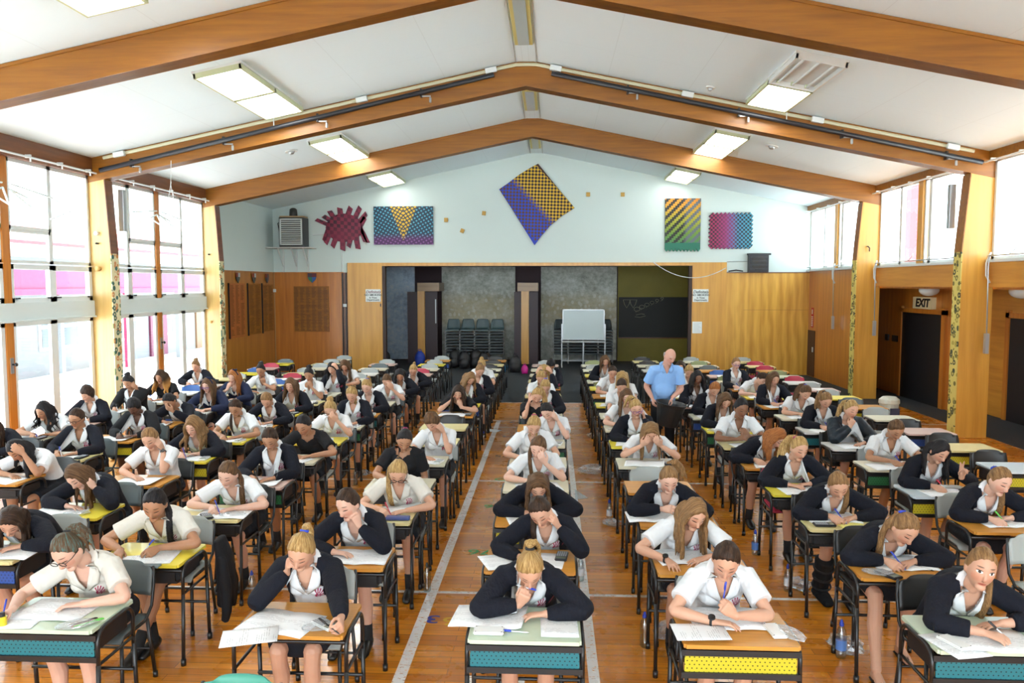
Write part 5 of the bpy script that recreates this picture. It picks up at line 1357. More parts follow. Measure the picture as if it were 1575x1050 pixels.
for gx, gname, dark in ((-2.54, 'left', False), (1.05, 'right', True)):
    for c in range(4):
        x = gx + (-.735 + .49 * c)
        for q in range(9):
            z = .34 + .096 * q
            r = empty('stacked_chair', (x, 25.9, z), '%s blue-grey chair in the %s stack, %s the %s' % (orde[q], ('first', 'second', 'third', 'fourth')[c], 'against' if True else '', 'silver mural left of the middle partition' if gname == 'left' else 'wall behind the whiteboard'), 'chair', 'chairs stacked in the alcove, %s group' % gname)
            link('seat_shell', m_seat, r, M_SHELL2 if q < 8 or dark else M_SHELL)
            link('frame', m_leg0 if q == 0 else m_leg, r, M_STEEL)
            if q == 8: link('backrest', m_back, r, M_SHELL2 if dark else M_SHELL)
# ---- whiteboard easel
we = empty('whiteboard_easel', (1.02, 25.05, 0), 'mobile whiteboard on a grey metal easel in the alcove', 'whiteboard')
mb = MB(); mb.box((-.64, -.03, .90), (.66, -.01, 1.83)); link('board', mb.mesh('board'), we, plain('whiteboard_surface', (.56, .66, .66, 1), .25))
mb = MB()
for a, b in (((-.66, -.035, .88), (-.635, .0, 1.85)), ((.655, -.035, .88), (.68, .0, 1.85)), ((-.66, -.035, 1.825), (.68, .0, 1.85)), ((-.66, -.05, .875), (.68, .0, .90))): mb.box(a, b)
link('frame', mb.mesh('frame'), we, M_STEEL)
mb = MB(); mb.box((-.68, -.10, .80), (.70, .0, .835)); link('pen_tray', mb.mesh('pen_tray'), we, M_WFRAME)
for x in (-.68, .70):
    mb = MB(); mb.box((x - .018, -.02, .02), (x + .018, .02, 1.38)); link('upright', mb.mesh('upright'), we, M_STEEL)
    mb = MB(); mb.box((x - .02, -.35, .03), (x + .02, .35, .07)); mb.ell((x, -.33, .02), (.02, .03, .02)); mb.ell((x, .33, .02), (.02, .03, .02)); link('foot', mb.mesh('foot'), we, M_STEEL)
mb = MB(); mb.box((-.68, -.015, .18), (.70, .015, .22)); mb.box((-.02, -.30, .02), (.02, .015, .82)); link('brace', mb.mesh('brace'), we, M_STEEL)
# ---- bags on the alcove carpet
def bag(x, y, s, mat, label, straps=True):
    g = empty('backpack', (x, y, 0), label, 'bag')
    mb = MB(); mb.ell((0, 0, .21 * s), (.17 * s, .12 * s, .24 * s), None, 16, 10); mb.ell((0, -.09 * s, .14 * s), (.13 * s, .07 * s, .13 * s), None, 12, 8); mb.box((-.14*s, -.08*s, 0), (.14*s, .08*s, .08*s))
    me = solid(mb, .02, 3); link('bag_body', me, g, mat)
    mb = MB(); mb.tube([(-.05 * s, 0, .43 * s), (-.03 * s, 0, .50 * s), (.03 * s, 0, .50 * s), (.05 * s, 0, .43 * s)], .012 * s, 6); link('handle', mb.mesh('handle', smooth=True), g, mat)
    return g
bag(-4.30, 25.3, 1.05, plain('bright_blue_nylon', (.02, .06, .42, 1), .5), 'bright blue backpack by the left alcove partition')
bag(-5.55, 25.9, .9, plain('black_nylon', (.010, .010, .012, 1), .5), 'black bag under the blue mural at the left end of the alcove')
for i, (x, y, s) in enumerate(((-3.05, 24.6, 1.3), (-2.72, 24.3, 1.25), (-2.38, 24.5, 1.35), (-2.1, 24.2, 1.2))): bag(x, y, s, plain('black_nylon', (.010, .010, .012, 1), .5), 'black school bag, %s in the heap before the left chair stacks' % ('leftmost', 'second from the left', 'third from the left', 'rightmost')[i])
bag(-1.62, 24.4, .62, plain('lilac_nylon', (.30, .14, .42, 1), .6), 'small lilac bag on the heap of black bags')
bag(-1.42, 23.5, .72, plain('turquoise_blue_nylon', (.02, .22, .45, 1), .5), 'turquoise bag beside the aisle in front of the middle partition')
bag(-1.08, 23.4, 1.15, plain('black_nylon', (.010, .010, .012, 1), .5), 'tall black bag between the turquoise and magenta bags')
bag(-.78, 23.0, .62, plain('magenta_nylon', (.55, .01, .25, 1), .5), 'magenta bag lying at the middle partition')
# waste bin by the right column
bn = empty('waste_bin', (6.25, 14.65, 0), 'pale grey pedal waste bin by the right wall below the EXIT sign', 'bin')
mb = MB(); mb.tube([(0, 0, 0), (0, 0, .46)], [(.15, .13), (.17, .15)], 18, (1, 0, 0), rnd_cap=0); link('bin_body', mb.mesh('bin_body', smooth=False), bn, plain('bin_grey', (.44, .46, .40, 1), .5))
mb = MB(); mb.tube([(0, 0, .46), (0, 0, .53)], [(.185, .165), (.18, .16)], 18, (1, 0, 0), rnd_cap=.3); link('lid', mb.mesh('lid'), bn, plain('bin_lid', (.54, .56, .48, 1), .5))
mb = MB(); mb.box((-.04, -.175, .24), (.12, -.145, .38)); link('label_plate', mb.mesh('label_plate'), bn, plain('bin_label_dark', (.03, .035, .07, 1), .5))
# painted seat marks on the floor
for x, y, s_, c, n_ in ((-.70, 5.95, 'D6', (.62, .40, .03, 1), 'yellow'), (-.93, 5.98, '3', (.03, .05, .35, 1), 'blue'), (-.70, 7.55, '76', (.05, .30, .06, 1), 'green'), (-.68, 9.15, '16', (.05, .28, .06, 1), 'green'), (-.62, 10.45, '8D', (.05, .26, .06, 1), 'green'), (-.62, 11.9, '7W5', (.03, .02, .02, 1), 'black'), (-.60, 13.45, '7W4', (.03, .02, .02, 1), 'black'), (-.55, 14.85, '7W3', (.03, .02, .02, 1), 'black')):
    o = link('floor_mark', text_mesh(s_, .20, .0008, sx=1.25, bold=.002), None, plain('floor_paint_' + n_, c, .5), (x, y, .0012)); o.rotation_euler = (0, 0, PI)
    o['kind'] = 'structure'
# ---- outside the left windows
M_OUTW = plain('outside_render_white', (.26, .28, .29, 1), .8); M_PINK = plain('pink_fascia_paint', (.40, .04, .11, 1), .6); M_PINK2 = plain('crimson_gutter_paint', (.55, .04, .11, 1), .6); M_ROOFR = plain('red_roof_sheet', (.36, .07, .08, 1), .6)
mb = MB(); mb.box((-60, -20, -.3), (XL - .1, 70, -.14)); struct('ground_outside_left', mb, plain('pale_paving', (.80, .79, .78, 1), .9))
mb = MB(); mb.box((10.6, -20, -.3), (60, 70, -.14)); mb.box((XR + .1, 21, -.3), (10.6, 70, -.14)); struct('ground_outside_right', mb, plain('pale_paving', (.62, .60, .58, 1), .9))
bl = empty('school_building', (-15.5, 25, -.14), 'white school building with pink fascia across the yard', 'building')
mb = MB(); mb.box((-6, -15, 0), (0, 22, 3.6)); link('wall', mb.mesh('wall'), bl, M_OUTW)
mb = MB(); mb.box((1.0, -15, 2.66), (1.5, 22, 3.18)); link('fascia', mb.mesh('fascia'), bl, M_PINK)
mb = MB(); mb.box((.95, -15, 2.50), (1.55, 22, 2.66)); link('gutter', mb.mesh('gutter'), bl, M_PINK2)
mb = MB(); mb.box((0, -15, 3.10), (1.2, 22, 3.20)); link('walkway_roof', mb.mesh('walkway_roof'), bl, M_OUTW)
mb = MB(); mb.prism([(.4, 3.95), (.4, 4.05), (-3.5, 5.0), (-3.5, 4.9)], -15, 22, 'y'); link('roof', mb.mesh('roof'), bl, M_ROOFR)
for q in range(9):
    y = -13 + q * 3.6
    mb = MB(); mb.box((0, y, .75), (.05, y + 2.0, 2.2)); w = link('window', mb.mesh('window'), bl, M_WFRAME)
    for a in (0, 1):
        for b in (0, 1):
            mb = MB(); mb.box((.04, y + .10 + .95 * a, .85 + .68 * b), (.065, y + .95 + .95 * a, 1.42 + .68 * b)); link('pane', mb.mesh('pane'), w, plain('dull_outside_glass', (.10, .13, .14, 1), .2))
    mb = MB(); mb.box((1.15, y + 2.7, 0), (1.3, y + 2.85, 2.6)); link('walkway_post', mb.mesh('walkway_post'), bl, M_PINK2 if q % 2 else M_OUTW)
mb = MB(); mb.box((.0, 4.3, 0), (.08, 5.6, 2.3)); link('door', mb.mesh('door'), bl, plain('maroon_door_paint', (.16, .03, .07, 1), .5))
mb = MB(); mb.box((.0, 8.2, 0), (.08, 9.2, 2.3)); link('door', mb.mesh('door'), bl, plain('brown_door_paint', (.22, .13, .07, 1), .5))
mb = MB(); mb.box((-12.9, 14.5, -.14), (-12.3, 21, .3)); tag(link('planter_wall', mb.mesh('planter_wall'), None, plain('pale_blue_wall_paint', (.30, .55, .66, 1), .8)), 'low pale blue wall outside the left windows', 'wall')
mb = MB(); mb.box((-12.2, 9, -.145), (-10.2, 21, -.13)); o = struct('path_outside', mb, plain('pinkish_path', (.72, .45, .38, 1), .9))
for y in (17.0, 27.0):
    mb = MB(); mb.box((12.0, y, -.2), (12.35, y + .35, 6)); tag(link('red_post', mb.mesh('red_post'), None, M_ROOFR), 'red post outside the %s right-hand window' % ('middle' if y < 20 else 'end'), 'post')
# ================================================================== DESKS, CHAIRS, STUDENTS, THINGS ON THE DESKS
def at(px, py, z=0.0):
    """point on the horizontal plane z that the photograph shows at pixel px, py"""
    d = FW + RT * ((px - IMG_W/2) / F_PX) - UP * ((py - IMG_H/2) / F_PX)
    t = (z - CAM_H) / d.z
    return CAMP + d * t
COLX = dict(L5=-6.62, L4=-5.46, L3=-4.06, L2=-2.87, L1=-1.45, C=-.14, R1=1.03, R2=2.36, R3=3.62, R4=4.93)
CN = dict(L5='window column', L4='second column from windows', L3='third column from windows', L2='fourth column from windows', L1='column left of centre', C='centre column', R1='column right of centre', R2='second column right of centre', R3='third column right of centre', R4='right-hand end column')
FIRST = dict(L5=5, L4=4, L3=2, L2=1, L1=1, C=1, R1=1, R2=1, R3=2, R4=5)
ORD = ['first', 'second', 'third', 'fourth', 'fifth', 'sixth', 'seventh', 'eighth', 'ninth', 'tenth', 'eleventh', 'twelfth', 'thirteenth', 'fourteenth', 'fifteenth', 'sixteenth', 'seventeenth']
def rowy(r): return 4.10 + 1.02 * (r - 1)
def place(col, r): return '%s in %s' % (ORD[r - FIRST[col]], CN[col])

# ---- desk parts (origin: floor under the middle of the front edge)
mb = MB(); mb.box((-.31, 0, .698), (.31, .45, .720)); D_TOP = mb.mesh('desk_top')
b_ = bmesh.new(); b_.from_mesh(D_TOP); bmesh.ops.bevel(b_, geom=[e for e in b_.edges if abs(e.verts[0].co.z - e.verts[1].co.z) > .01], offset=.012, segments=3, affect='EDGES'); b_.to_mesh(D_TOP); b_.free()
def arc(c, r, a0, a1, n=5): return [(c[0] + r * math.cos(math.radians(a0 + (a1 - a0) * i / n)), c[1] + r * math.sin(math.radians(a0 + (a1 - a0) * i / n))) for i in range(n + 1)]
def side_rail(x):
    mb = MB(); p = [(.045, .46), (.045, .62)] + arc((.125, .62), .080, 180, 90) + arc((.335, .62), .080, 90, 0) + [(.415, .46)]
    mb.tube([(x, y, z) for y, z in p], .0125, 8, (1, 0, 0), rnd_cap=0)
    mb.tube([(x, .045, .50), (x, .415, .50)], .010, 6)
    return mb.mesh('side_rail', smooth=True)
D_RAIL = {g: side_rail(g * .318) for g in (-1, 1)}
def leg(x, y0, y1):
    mb = MB(); mb.tube([(x, y0, .50), (x, y1, .02)], .0135, 8, rnd_cap=0); mb.tube([(x, y1, .045), (x, y1, .0)], .018, 8, rnd_cap=0)
    return mb.mesh('leg', smooth=True)
D_LEG = {(g, k): leg(g * .318, (.045, .415)[k], (.02, .44)[k]) for g in (-1, 1) for k in (0, 1)}
mb = MB(); mb.tube([(-.318, .40, .30), (.318, .40, .30)], .011, 6); D_BAR = mb.mesh('crossbar', smooth=True)
mb = MB(); mb.tube([(-.318, .06, .66), (.318, .06, .66)], .012, 6); D_BAR2 = mb.mesh('apron_bar', smooth=True)
mb = MB(); mb.box((-.300, .04, .552), (.300, .05, .645)); D_PANEL = mb.mesh('front_panel')
mb = MB(); mb.box((-.318, .028, .645), (.318, .06, .678)); mb.box((-.318, .028, .520), (.318, .06, .552)); D_PBAR = mb.mesh('panel_rail')
mb = MB(); mb.box((-.285, .06, .555), (.285, .41, .695)); D_TRAY = mb.mesh('tray')
b_ = bmesh.new(); b_.from_mesh(D_TRAY); bmesh.ops.bevel(b_, geom=[e for e in b_.edges], offset=.03, segments=3, affect='EDGES'); b_.to_mesh(D_TRAY); b_.free()
mb = MB(); mb.box((-.285, .10, .560), (.285, .41, .580)); mb.box((-.285, .39, .56), (.285, .41, .69)); mb.box((-.285, .10, .56), (-.27, .41, .69)); mb.box((.27, .10, .56), (.285, .41, .69)); D_SHELF = mb.mesh('book_shelf')
def laminate(n, c, grain=False):
    k = NT('desk_' + n); o = k.obj()
    v = k.noise(k.map(o, (1.2, 16, 16) if grain else (6, 6, 6)), 3, 3)
    a = tuple(x * (.78 if grain else .95) for x in c[:3]) + (1,)
    k.col(k.ramp(v, [(.3, a), (.7, c)])); k.rough(.36); k.b.inputs['Coat Weight'].default_value = .2
    return k.mat
TOPM = {'cream': laminate('cream', (.64, .61, .46, 1)), 'orange': laminate('orange_wood', (.60, .27, .040, 1), True), 'yellow': laminate('yellow', (.72, .60, .05, 1)), 'green': laminate('pale_green', (.50, .60, .46, 1)), 'pink': laminate('dusty_pink', (.60, .42, .37, 1)), 'blue': laminate('pale_blue', (.56, .66, .72, 1)), 'straw': laminate('straw', (.66, .58, .28, 1)), 'white': laminate('white', (.66, .66, .63, 1))}
TN = {'cream': 'cream', 'orange': 'orange wood', 'yellow': 'yellow', 'green': 'pale green', 'pink': 'dusty pink', 'blue': 'pale blue', 'straw': 'straw yellow', 'white': 'white'}
M_TUBE = plain('black_tube_steel', (.010, .010, .011, 1), .33); M_TRAY = plain('black_tray_plastic', (.011, .011, .013, 1), .5)
def perf(n, c):
    k = NT('perforated_' + n); o = k.obj(); x, y, z = k.sep(o)
    def cell(u, s, off=0): return k.math('SUBTRACT', k.math('FRACT', k.math('DIVIDE', k.math('ADD', u, off), s)), .5)
    s = .026
    row = k.math('FLOOR', k.math('DIVIDE', z, s * .8)); odd = k.math('MULTIPLY', k.math('FRACT', k.math('MULTIPLY', row, .5)), s)
    u = cell(k.math('ADD', x, odd), s); w = cell(z, s * .8)
    d = k.math('SQRT', k.math('ADD', k.math('MULTIPLY', u, u), k.math('MULTIPLY', w, w)))
    k.col(k.mix(k.math('LESS_THAN', d, .17), c, tuple(q * .08 for q in c[:3]) + (1,))); k.rough(.5); return k.mat
PERF = {'teal': perf('teal', (.010, .14, .17, 1)), 'yellow': perf('yellow', (.50, .43, .015, 1)), 'green': perf('green', (.02, .14, .05, 1)), 'blue': perf('blue', (.02, .07, .30, 1)), 'black': perf('black', (.016, .016, .018, 1))}
def make_desk(col, r, top, panel, label, y=None):
    d = empty('school_desk', (COLX[col], rowy(r) if y is None else y, 0), label, 'desk', 'school desks in rows')
    link('desk_top', D_TOP, d, TOPM[top])
    for g in (-1, 1):
        link('side_rail', D_RAIL[g], d, M_TUBE)
        for k in (0, 1): link('leg', D_LEG[g, k], d, M_TUBE)
    link('crossbar', D_BAR, d, M_TUBE); link('apron_bar', D_BAR2, d, M_TUBE)
    if panel in ('teal', 'yellow', 'green', 'blue'):
        link('front_panel', D_PANEL, d, PERF[panel]); link('panel_rail', D_PBAR, d, M_TUBE); link('book_shelf', D_SHELF, d, M_TRAY)
    elif panel == 'open': pass
    else: link('tray', D_TRAY, d, PERF['black'] if panel == 'perf' else M_TRAY)
    return d
# ---- chair parts (same origin)
def shell(pts_fn, nu, nv, th):
    v = [pts_fn(i / (nu - 1) * 2 - 1, j / (nv - 1)) for j in range(nv) for i in range(nu)]; n = len(v)
    v2 = [Vector(p) + Vector(th) for p in v]; f = []
    for j in range(nv - 1):
        for i in range(nu - 1):
            a = j*nu + i; f += [(a, a+1, a+nu+1, a+nu), (n+a, n+a+nu, n+a+nu+1, n+a+1)]
    rim = list(range(nu)) + [j*nu + nu-1 for j in range(1, nv)] + [(nv-1)*nu + i for i in reversed(range(nu-1))] + [j*nu for j in reversed(range(1, nv-1))]
    for i in range(len(rim)):
        a, b = rim[i], rim[(i+1) % len(rim)]; f.append((a, n+a, n+b, b))
    return MB().add(v + v2, f)
def cback(u, t):
    w = .195 if t < .7 else .195 - .055 * ((t - .7) / .3) ** 2
    return (u * w, .945 + .030 * (1 - u*u) + .04 * t, .570 + .215 * t - (.025 * u ** 6 if t > .9 else 0))
CH_BACK = shell(cback, 11, 8, (0, .012, 0)).mesh('backrest', smooth=True)
def cseat(u, t): return (u * (.20 - .02 * t), .56 + .38 * t, .440 - .012 * (1 - u*u) * math.sin(t * PI) - (.03 * (1 - t / .15) ** 2 if t < .15 else 0))
CH_SEAT = shell(cseat, 9, 9, (0, 0, .010)).mesh('seat', smooth=True)
CH_LEG = {}
for g in (-1, 1):
    mb = MB(); mb.tube([(g * .185, .60, .43), (g * .20, .56, .02)], .0125, 8, rnd_cap=0); mb.tube([(g * .20, .56, .04), (g * .20, .558, 0)], .017, 8, rnd_cap=0); CH_LEG[g, 0] = mb.mesh('leg', smooth=True)
    mb = MB(); mb.tube([(g * .19, .90, .43), (g * .20, .965, .02)], .0125, 8, rnd_cap=0); mb.tube([(g * .20, .963, .04), (g * .20, .967, 0)], .017, 8, rnd_cap=0); CH_LEG[g, 1] = mb.mesh('leg', smooth=True)
mb = MB()
for g in (-1, 1):
    mb.tube([(g * .185, .60, .425), (g * .188, .88, .425), (g * .195, .955, .50), (g * .200, .985, .66), (g * .190, 1.00, .75)], .011, 8)
mb.tube([(-.185, .62, .42), (.185, .62, .42)], .010, 6); mb.tube([(-.19, .92, .22), (.19, .92, .22)], .009, 6)
CH_FRAME = mb.mesh('frame', smooth=True)
CHM = {'grey': plain('chair_grey_plastic', (.34, .37, .36, 1), .45), 'green': plain('chair_green_plastic', (.05, .27, .20, 1), .45), 'red': plain('chair_red_plastic', (.42, .025, .06, 1), .45), 'black': plain('chair_black_plastic', (.016, .017, .018, 1), .4), 'blue': plain('chair_blue_plastic', (.03, .11, .36, 1), .45), 'olive': plain('chair_olive_plastic', (.24, .27, .12, 1), .45), 'slate': plain('chair_slate_plastic', (.10, .125, .13, 1), .45)}
def make_chair(col, r, c, label, y=None, dx=0, dy=0):
    d = empty('school_chair', (COLX[col] + dx, (rowy(r) if y is None else y) + dy, 0), label, 'chair', 'school chairs behind the desks')
    link('seat', CH_SEAT, d, CHM[c]); link('backrest', CH_BACK, d, CHM[c]); link('frame', CH_FRAME, d, M_TUBE)
    for q in CH_LEG: link('leg', CH_LEG[q], d, M_TUBE)
    return d

# ---- paper, pens, calculators
def paper_mat(nm, base, ink, dens=.5):
    k = NT(nm); o = k.obj(); x, y, z = k.sep(o)
    ln = k.math('LESS_THAN', k.math('FRACT', k.math('DIVIDE', y, .0125)), .30)
    n = k.noise(k.comb(k.math('MULTIPLY', x, 60), k.math('MULTIPLY', k.math('FLOOR', k.math('DIVIDE', y, .0125)), 3.7), 0), 1.0, 1)
    blk = k.noise(k.comb(k.math('MULTIPLY', x, 2), k.math('MULTIPLY', y, 12), 0), 1.6, 1)
    m = k.math('MULTIPLY', k.math('MULTIPLY', ln, k.math('GREATER_THAN', n, .44)), k.math('GREATER_THAN', blk, .50))
    k.col(k.mix(k.math('MULTIPLY', m, dens), base, ink)); k.rough(.75); return k.mat
M_PAPER = paper_mat('exam_paper', (.75, .77, .79, 1), (.25, .26, .29, 1), .55); M_PAPER2 = paper_mat('blank_paper', (.75, .77, .78, 1), (.5, .5, .55, 1), .25); M_YPAPER = paper_mat('yellow_paper', (.78, .70, .20, 1), (.2, .2, .2, 1), .3)
def booklet(w, h, curl, seed):
    r = random.Random(seed); nu, nv = 17, 5
    def P(u, t):
        x = u * w / 2; a = abs(u)
        z = .003 + .010 * math.exp(-(a / .16) ** 2) * 0 + .007 * math.sin(min(1, a * 1.05) * PI) ** 1.0 * (1 if a > .02 else .2)
        if curl and u < -.6: z += curl * ((-u - .6) / .4) ** 2
        return (x, (t - .5) * h, z)
    return shell(P, nu, nv, (0, 0, -.003)).mesh('exam_booklet', smooth=True)
BOOK = [booklet(.42, .297, 0, 1), booklet(.42, .297, .022, 2), booklet(.40, .29, 0, 3)]
SHEET = shell(lambda u, t: (u * .105, (t - .5) * .297, .0015 + .004 * (u * .5 + .5) ** 3 * t), 7, 5, (0, 0, -.0012)).mesh('paper_sheet', smooth=True)
def put(name, me, mat, loc, rz, label, cat, group=None):
    o = link(name, me, None, mat, loc, rz); return tag(o, label, cat, group)
M_CALW = plain('white_calculator_case', (.72, .73, .72, 1), .4); M_CALB = plain('black_calculator_case', (.014, .015, .02, 1), .4); M_LCD = plain('calculator_screen', (.18, .22, .17, 1), .2); M_KEY = plain('calculator_keys', (.30, .31, .34, 1), .5)
mb = MB(); mb.box((-.042, -.085, 0), (.042, .085, .018)); CAL = mb.mesh('case'); b_ = bmesh.new(); b_.from_mesh(CAL); bmesh.ops.bevel(b_, geom=list(b_.edges), offset=.006, segments=2, affect='EDGES'); b_.to_mesh(CAL); b_.free()
mb = MB(); mb.box((-.034, .035, .017), (.034, .068, .0195)); CAL_S = mb.mesh('screen')
CAL_K = []
for i in range(5):
    for j in range(6):
        mb = MB(); mb.box((-.034 + .0145 * i, -.074 + .0165 * j, .017), (-.034 + .0145 * i + .0105, -.074 + .0165 * j + .0105, .021)); CAL_K.append(mb.mesh('key'))
mb = MB()
for i in range(5):
    for j in range(6): mb.box((-.034 + .0145 * i, -.074 + .0165 * j, .0178), (-.034 + .0145 * i + .0105, -.074 + .0165 * j + .0105, .0205))
KEYPAD = mb.mesh('keypad')
def calculator(loc, rz, white, label, keys=True, facedown=False):
    c = empty('calculator', loc, label, 'calculator', 'calculators on the desks', rz)
    link('case', CAL, c, M_CALW if white else M_CALB)
    if not facedown: link('screen', CAL_S, c, M_LCD); link('keypad', KEYPAD, c, M_KEY)
    else:
        mb = MB()
        for sx in (-1, 1): mb.ell((sx * .033, -.072, .018), (.004, .004, .002), None, 8, 5); mb.ell((sx * .033, .072, .018), (.004, .004, .002), None, 8, 5)
        link('screws', mb.mesh('screws'), c, M_CALB)
    return c
PENC = {'blue': plain('blue_pen_plastic', (.02, .05, .42, 1), .3), 'black': plain('black_pen_plastic', (.01, .01, .012, 1), .3), 'red': plain('red_pen_plastic', (.45, .02, .05, 1), .3), 'green': plain('green_pen_plastic', (.10, .45, .06, 1), .3)}
M_CLEARP = plain('clear_pen_barrel', (.62, .66, .70, 1), .15)
mb = MB(); mb.tube([(0, 0, 0), (0, 0, .012), (0, 0, .11)], [.0014, .0042, .0042], 8, (1, 0, 0), rnd_cap=.3); PEN_B = mb.mesh('barrel', smooth=True)
mb = MB(); mb.tube([(0, 0, .10), (0, 0, .148)], .0054, 8, (1, 0, 0), rnd_cap=.5); mb.box((.004, -.0016, .105), (.0075, .0016, .143)); PEN_C = mb.mesh('cap', smooth=True)
def pen(tip, direction, colr, label, clear=False):
    p = empty('pen', tip, label, 'pen', 'pens in use'); p.rotation_euler = Vector(direction).to_track_quat('Z', 'X').to_euler()
    link('barrel', PEN_B, p, M_CLEARP if clear else PENC[colr]); link('cap', PEN_C, p, PENC[colr]); return p
# clear plastic pouches
M_POUCH = NT('clear_pouch_plastic'); k = M_POUCH; t_ = k.n('ShaderNodeBsdfTransparent'); t_.inputs[0].default_value = (.95, .97, .98, 1); g_ = k.n('ShaderNodeBsdfGlossy'); g_.inputs['Roughness'].default_value = .12; g_.inputs[0].default_value = (.9, .92, .95, 1); d_ = k.n('ShaderNodeBsdfDiffuse'); d_.inputs[0].default_value = (.72, .75, .78, 1)
m1 = k.n('ShaderNodeMixShader'); m1.inputs[0].default_value = .22; m2 = k.n('ShaderNodeMixShader'); m2.inputs[0].default_value = .16
k.t.links.new(t_.outputs[0], m1.inputs[1]); k.t.links.new(d_.outputs[0], m1.inputs[2]); k.t.links.new(m1.outputs[0], m2.inputs[1]); k.t.links.new(g_.outputs[0], m2.inputs[2]); k.t.links.new(m2.outputs[0], k.out.inputs[0]); M_POUCH = k.mat
def crumple(rx, ry, rz_, seed, n=14, amp=.35):
    r = random.Random(seed); mb = MB(); mb.ell((0, 0, rz_), (rx, ry, rz_), None, n, n // 2 + 1)
    mb.v = [(x * (1 + amp * (r.random() - .5) * 2), y * (1 + amp * (r.random() - .5) * 2), max(.002, z * (1 + amp * (r.random() - .5)))) for x, y, z in mb.v]
    return mb.mesh('plastic_bag')
POUCH = crumple(.11, .06, .012, 5, 18, .12)
def pouch(loc, rz, label, nst=4, seed=0):
    """a clear bag of stationery: the pouch, and its pens lying inside as things of their own"""
    put('pencil_pouch', POUCH, M_POUCH, loc, rz, label, 'pencil pouch', 'clear pencil pouches')
# drink bottles
def lathe(prof, n=18):
    mb = MB(); v = []; f = []
    for r, z in prof:
        for i in range(n): v.append((r * math.cos(2*PI*i/n), r * math.sin(2*PI*i/n), z))
    for j in range(len(prof) - 1):
        for i in range(n): f.append((j*n+i, j*n+(i+1) % n, (j+1)*n+(i+1) % n, (j+1)*n+i))
    f.append(tuple(reversed(range(n)))); f.append(tuple((len(prof)-1)*n+i for i in range(n)))
    return mb.add(v, f)
BOT = lathe([(.026, .002), (.031, .010), (.032, .05), (.029, .085), (.032, .12), (.032, .15), (.026, .178), (.014, .200), (.012, .205)]).mesh('bottle_body', smooth=True)
BOT_L = lathe([(.0328, .055), (.0325, .058), (.0325, .115), (.0328, .118)]).mesh('label_band', smooth=True)
BOT_C = lathe([(.0135, .203), (.0145, .206), (.0145, .222), (.010, .226), (.008, .240), (.005, .243)], 12).mesh('cap', smooth=True)
M_PET = glass_mat('bottle_plastic', (.80, .86, .88, 1), .20)
BLAB = {'blue': plain('bottle_label_blue', (.10, .22, .55, 1), .4), 'white': plain('bottle_label_white', (.7, .74, .78, 1), .4)}
def bottle(loc, s, cap, lab, label):
    b = empty('water_bottle', loc, label, 'bottle', 'water bottles'); b.scale = (s, s, s)
    link('bottle_body', BOT, b, M_PET)
    if lab: link('label_band', BOT_L, b, BLAB[lab])
    link('cap', BOT_C, b, PENC[cap]); return b

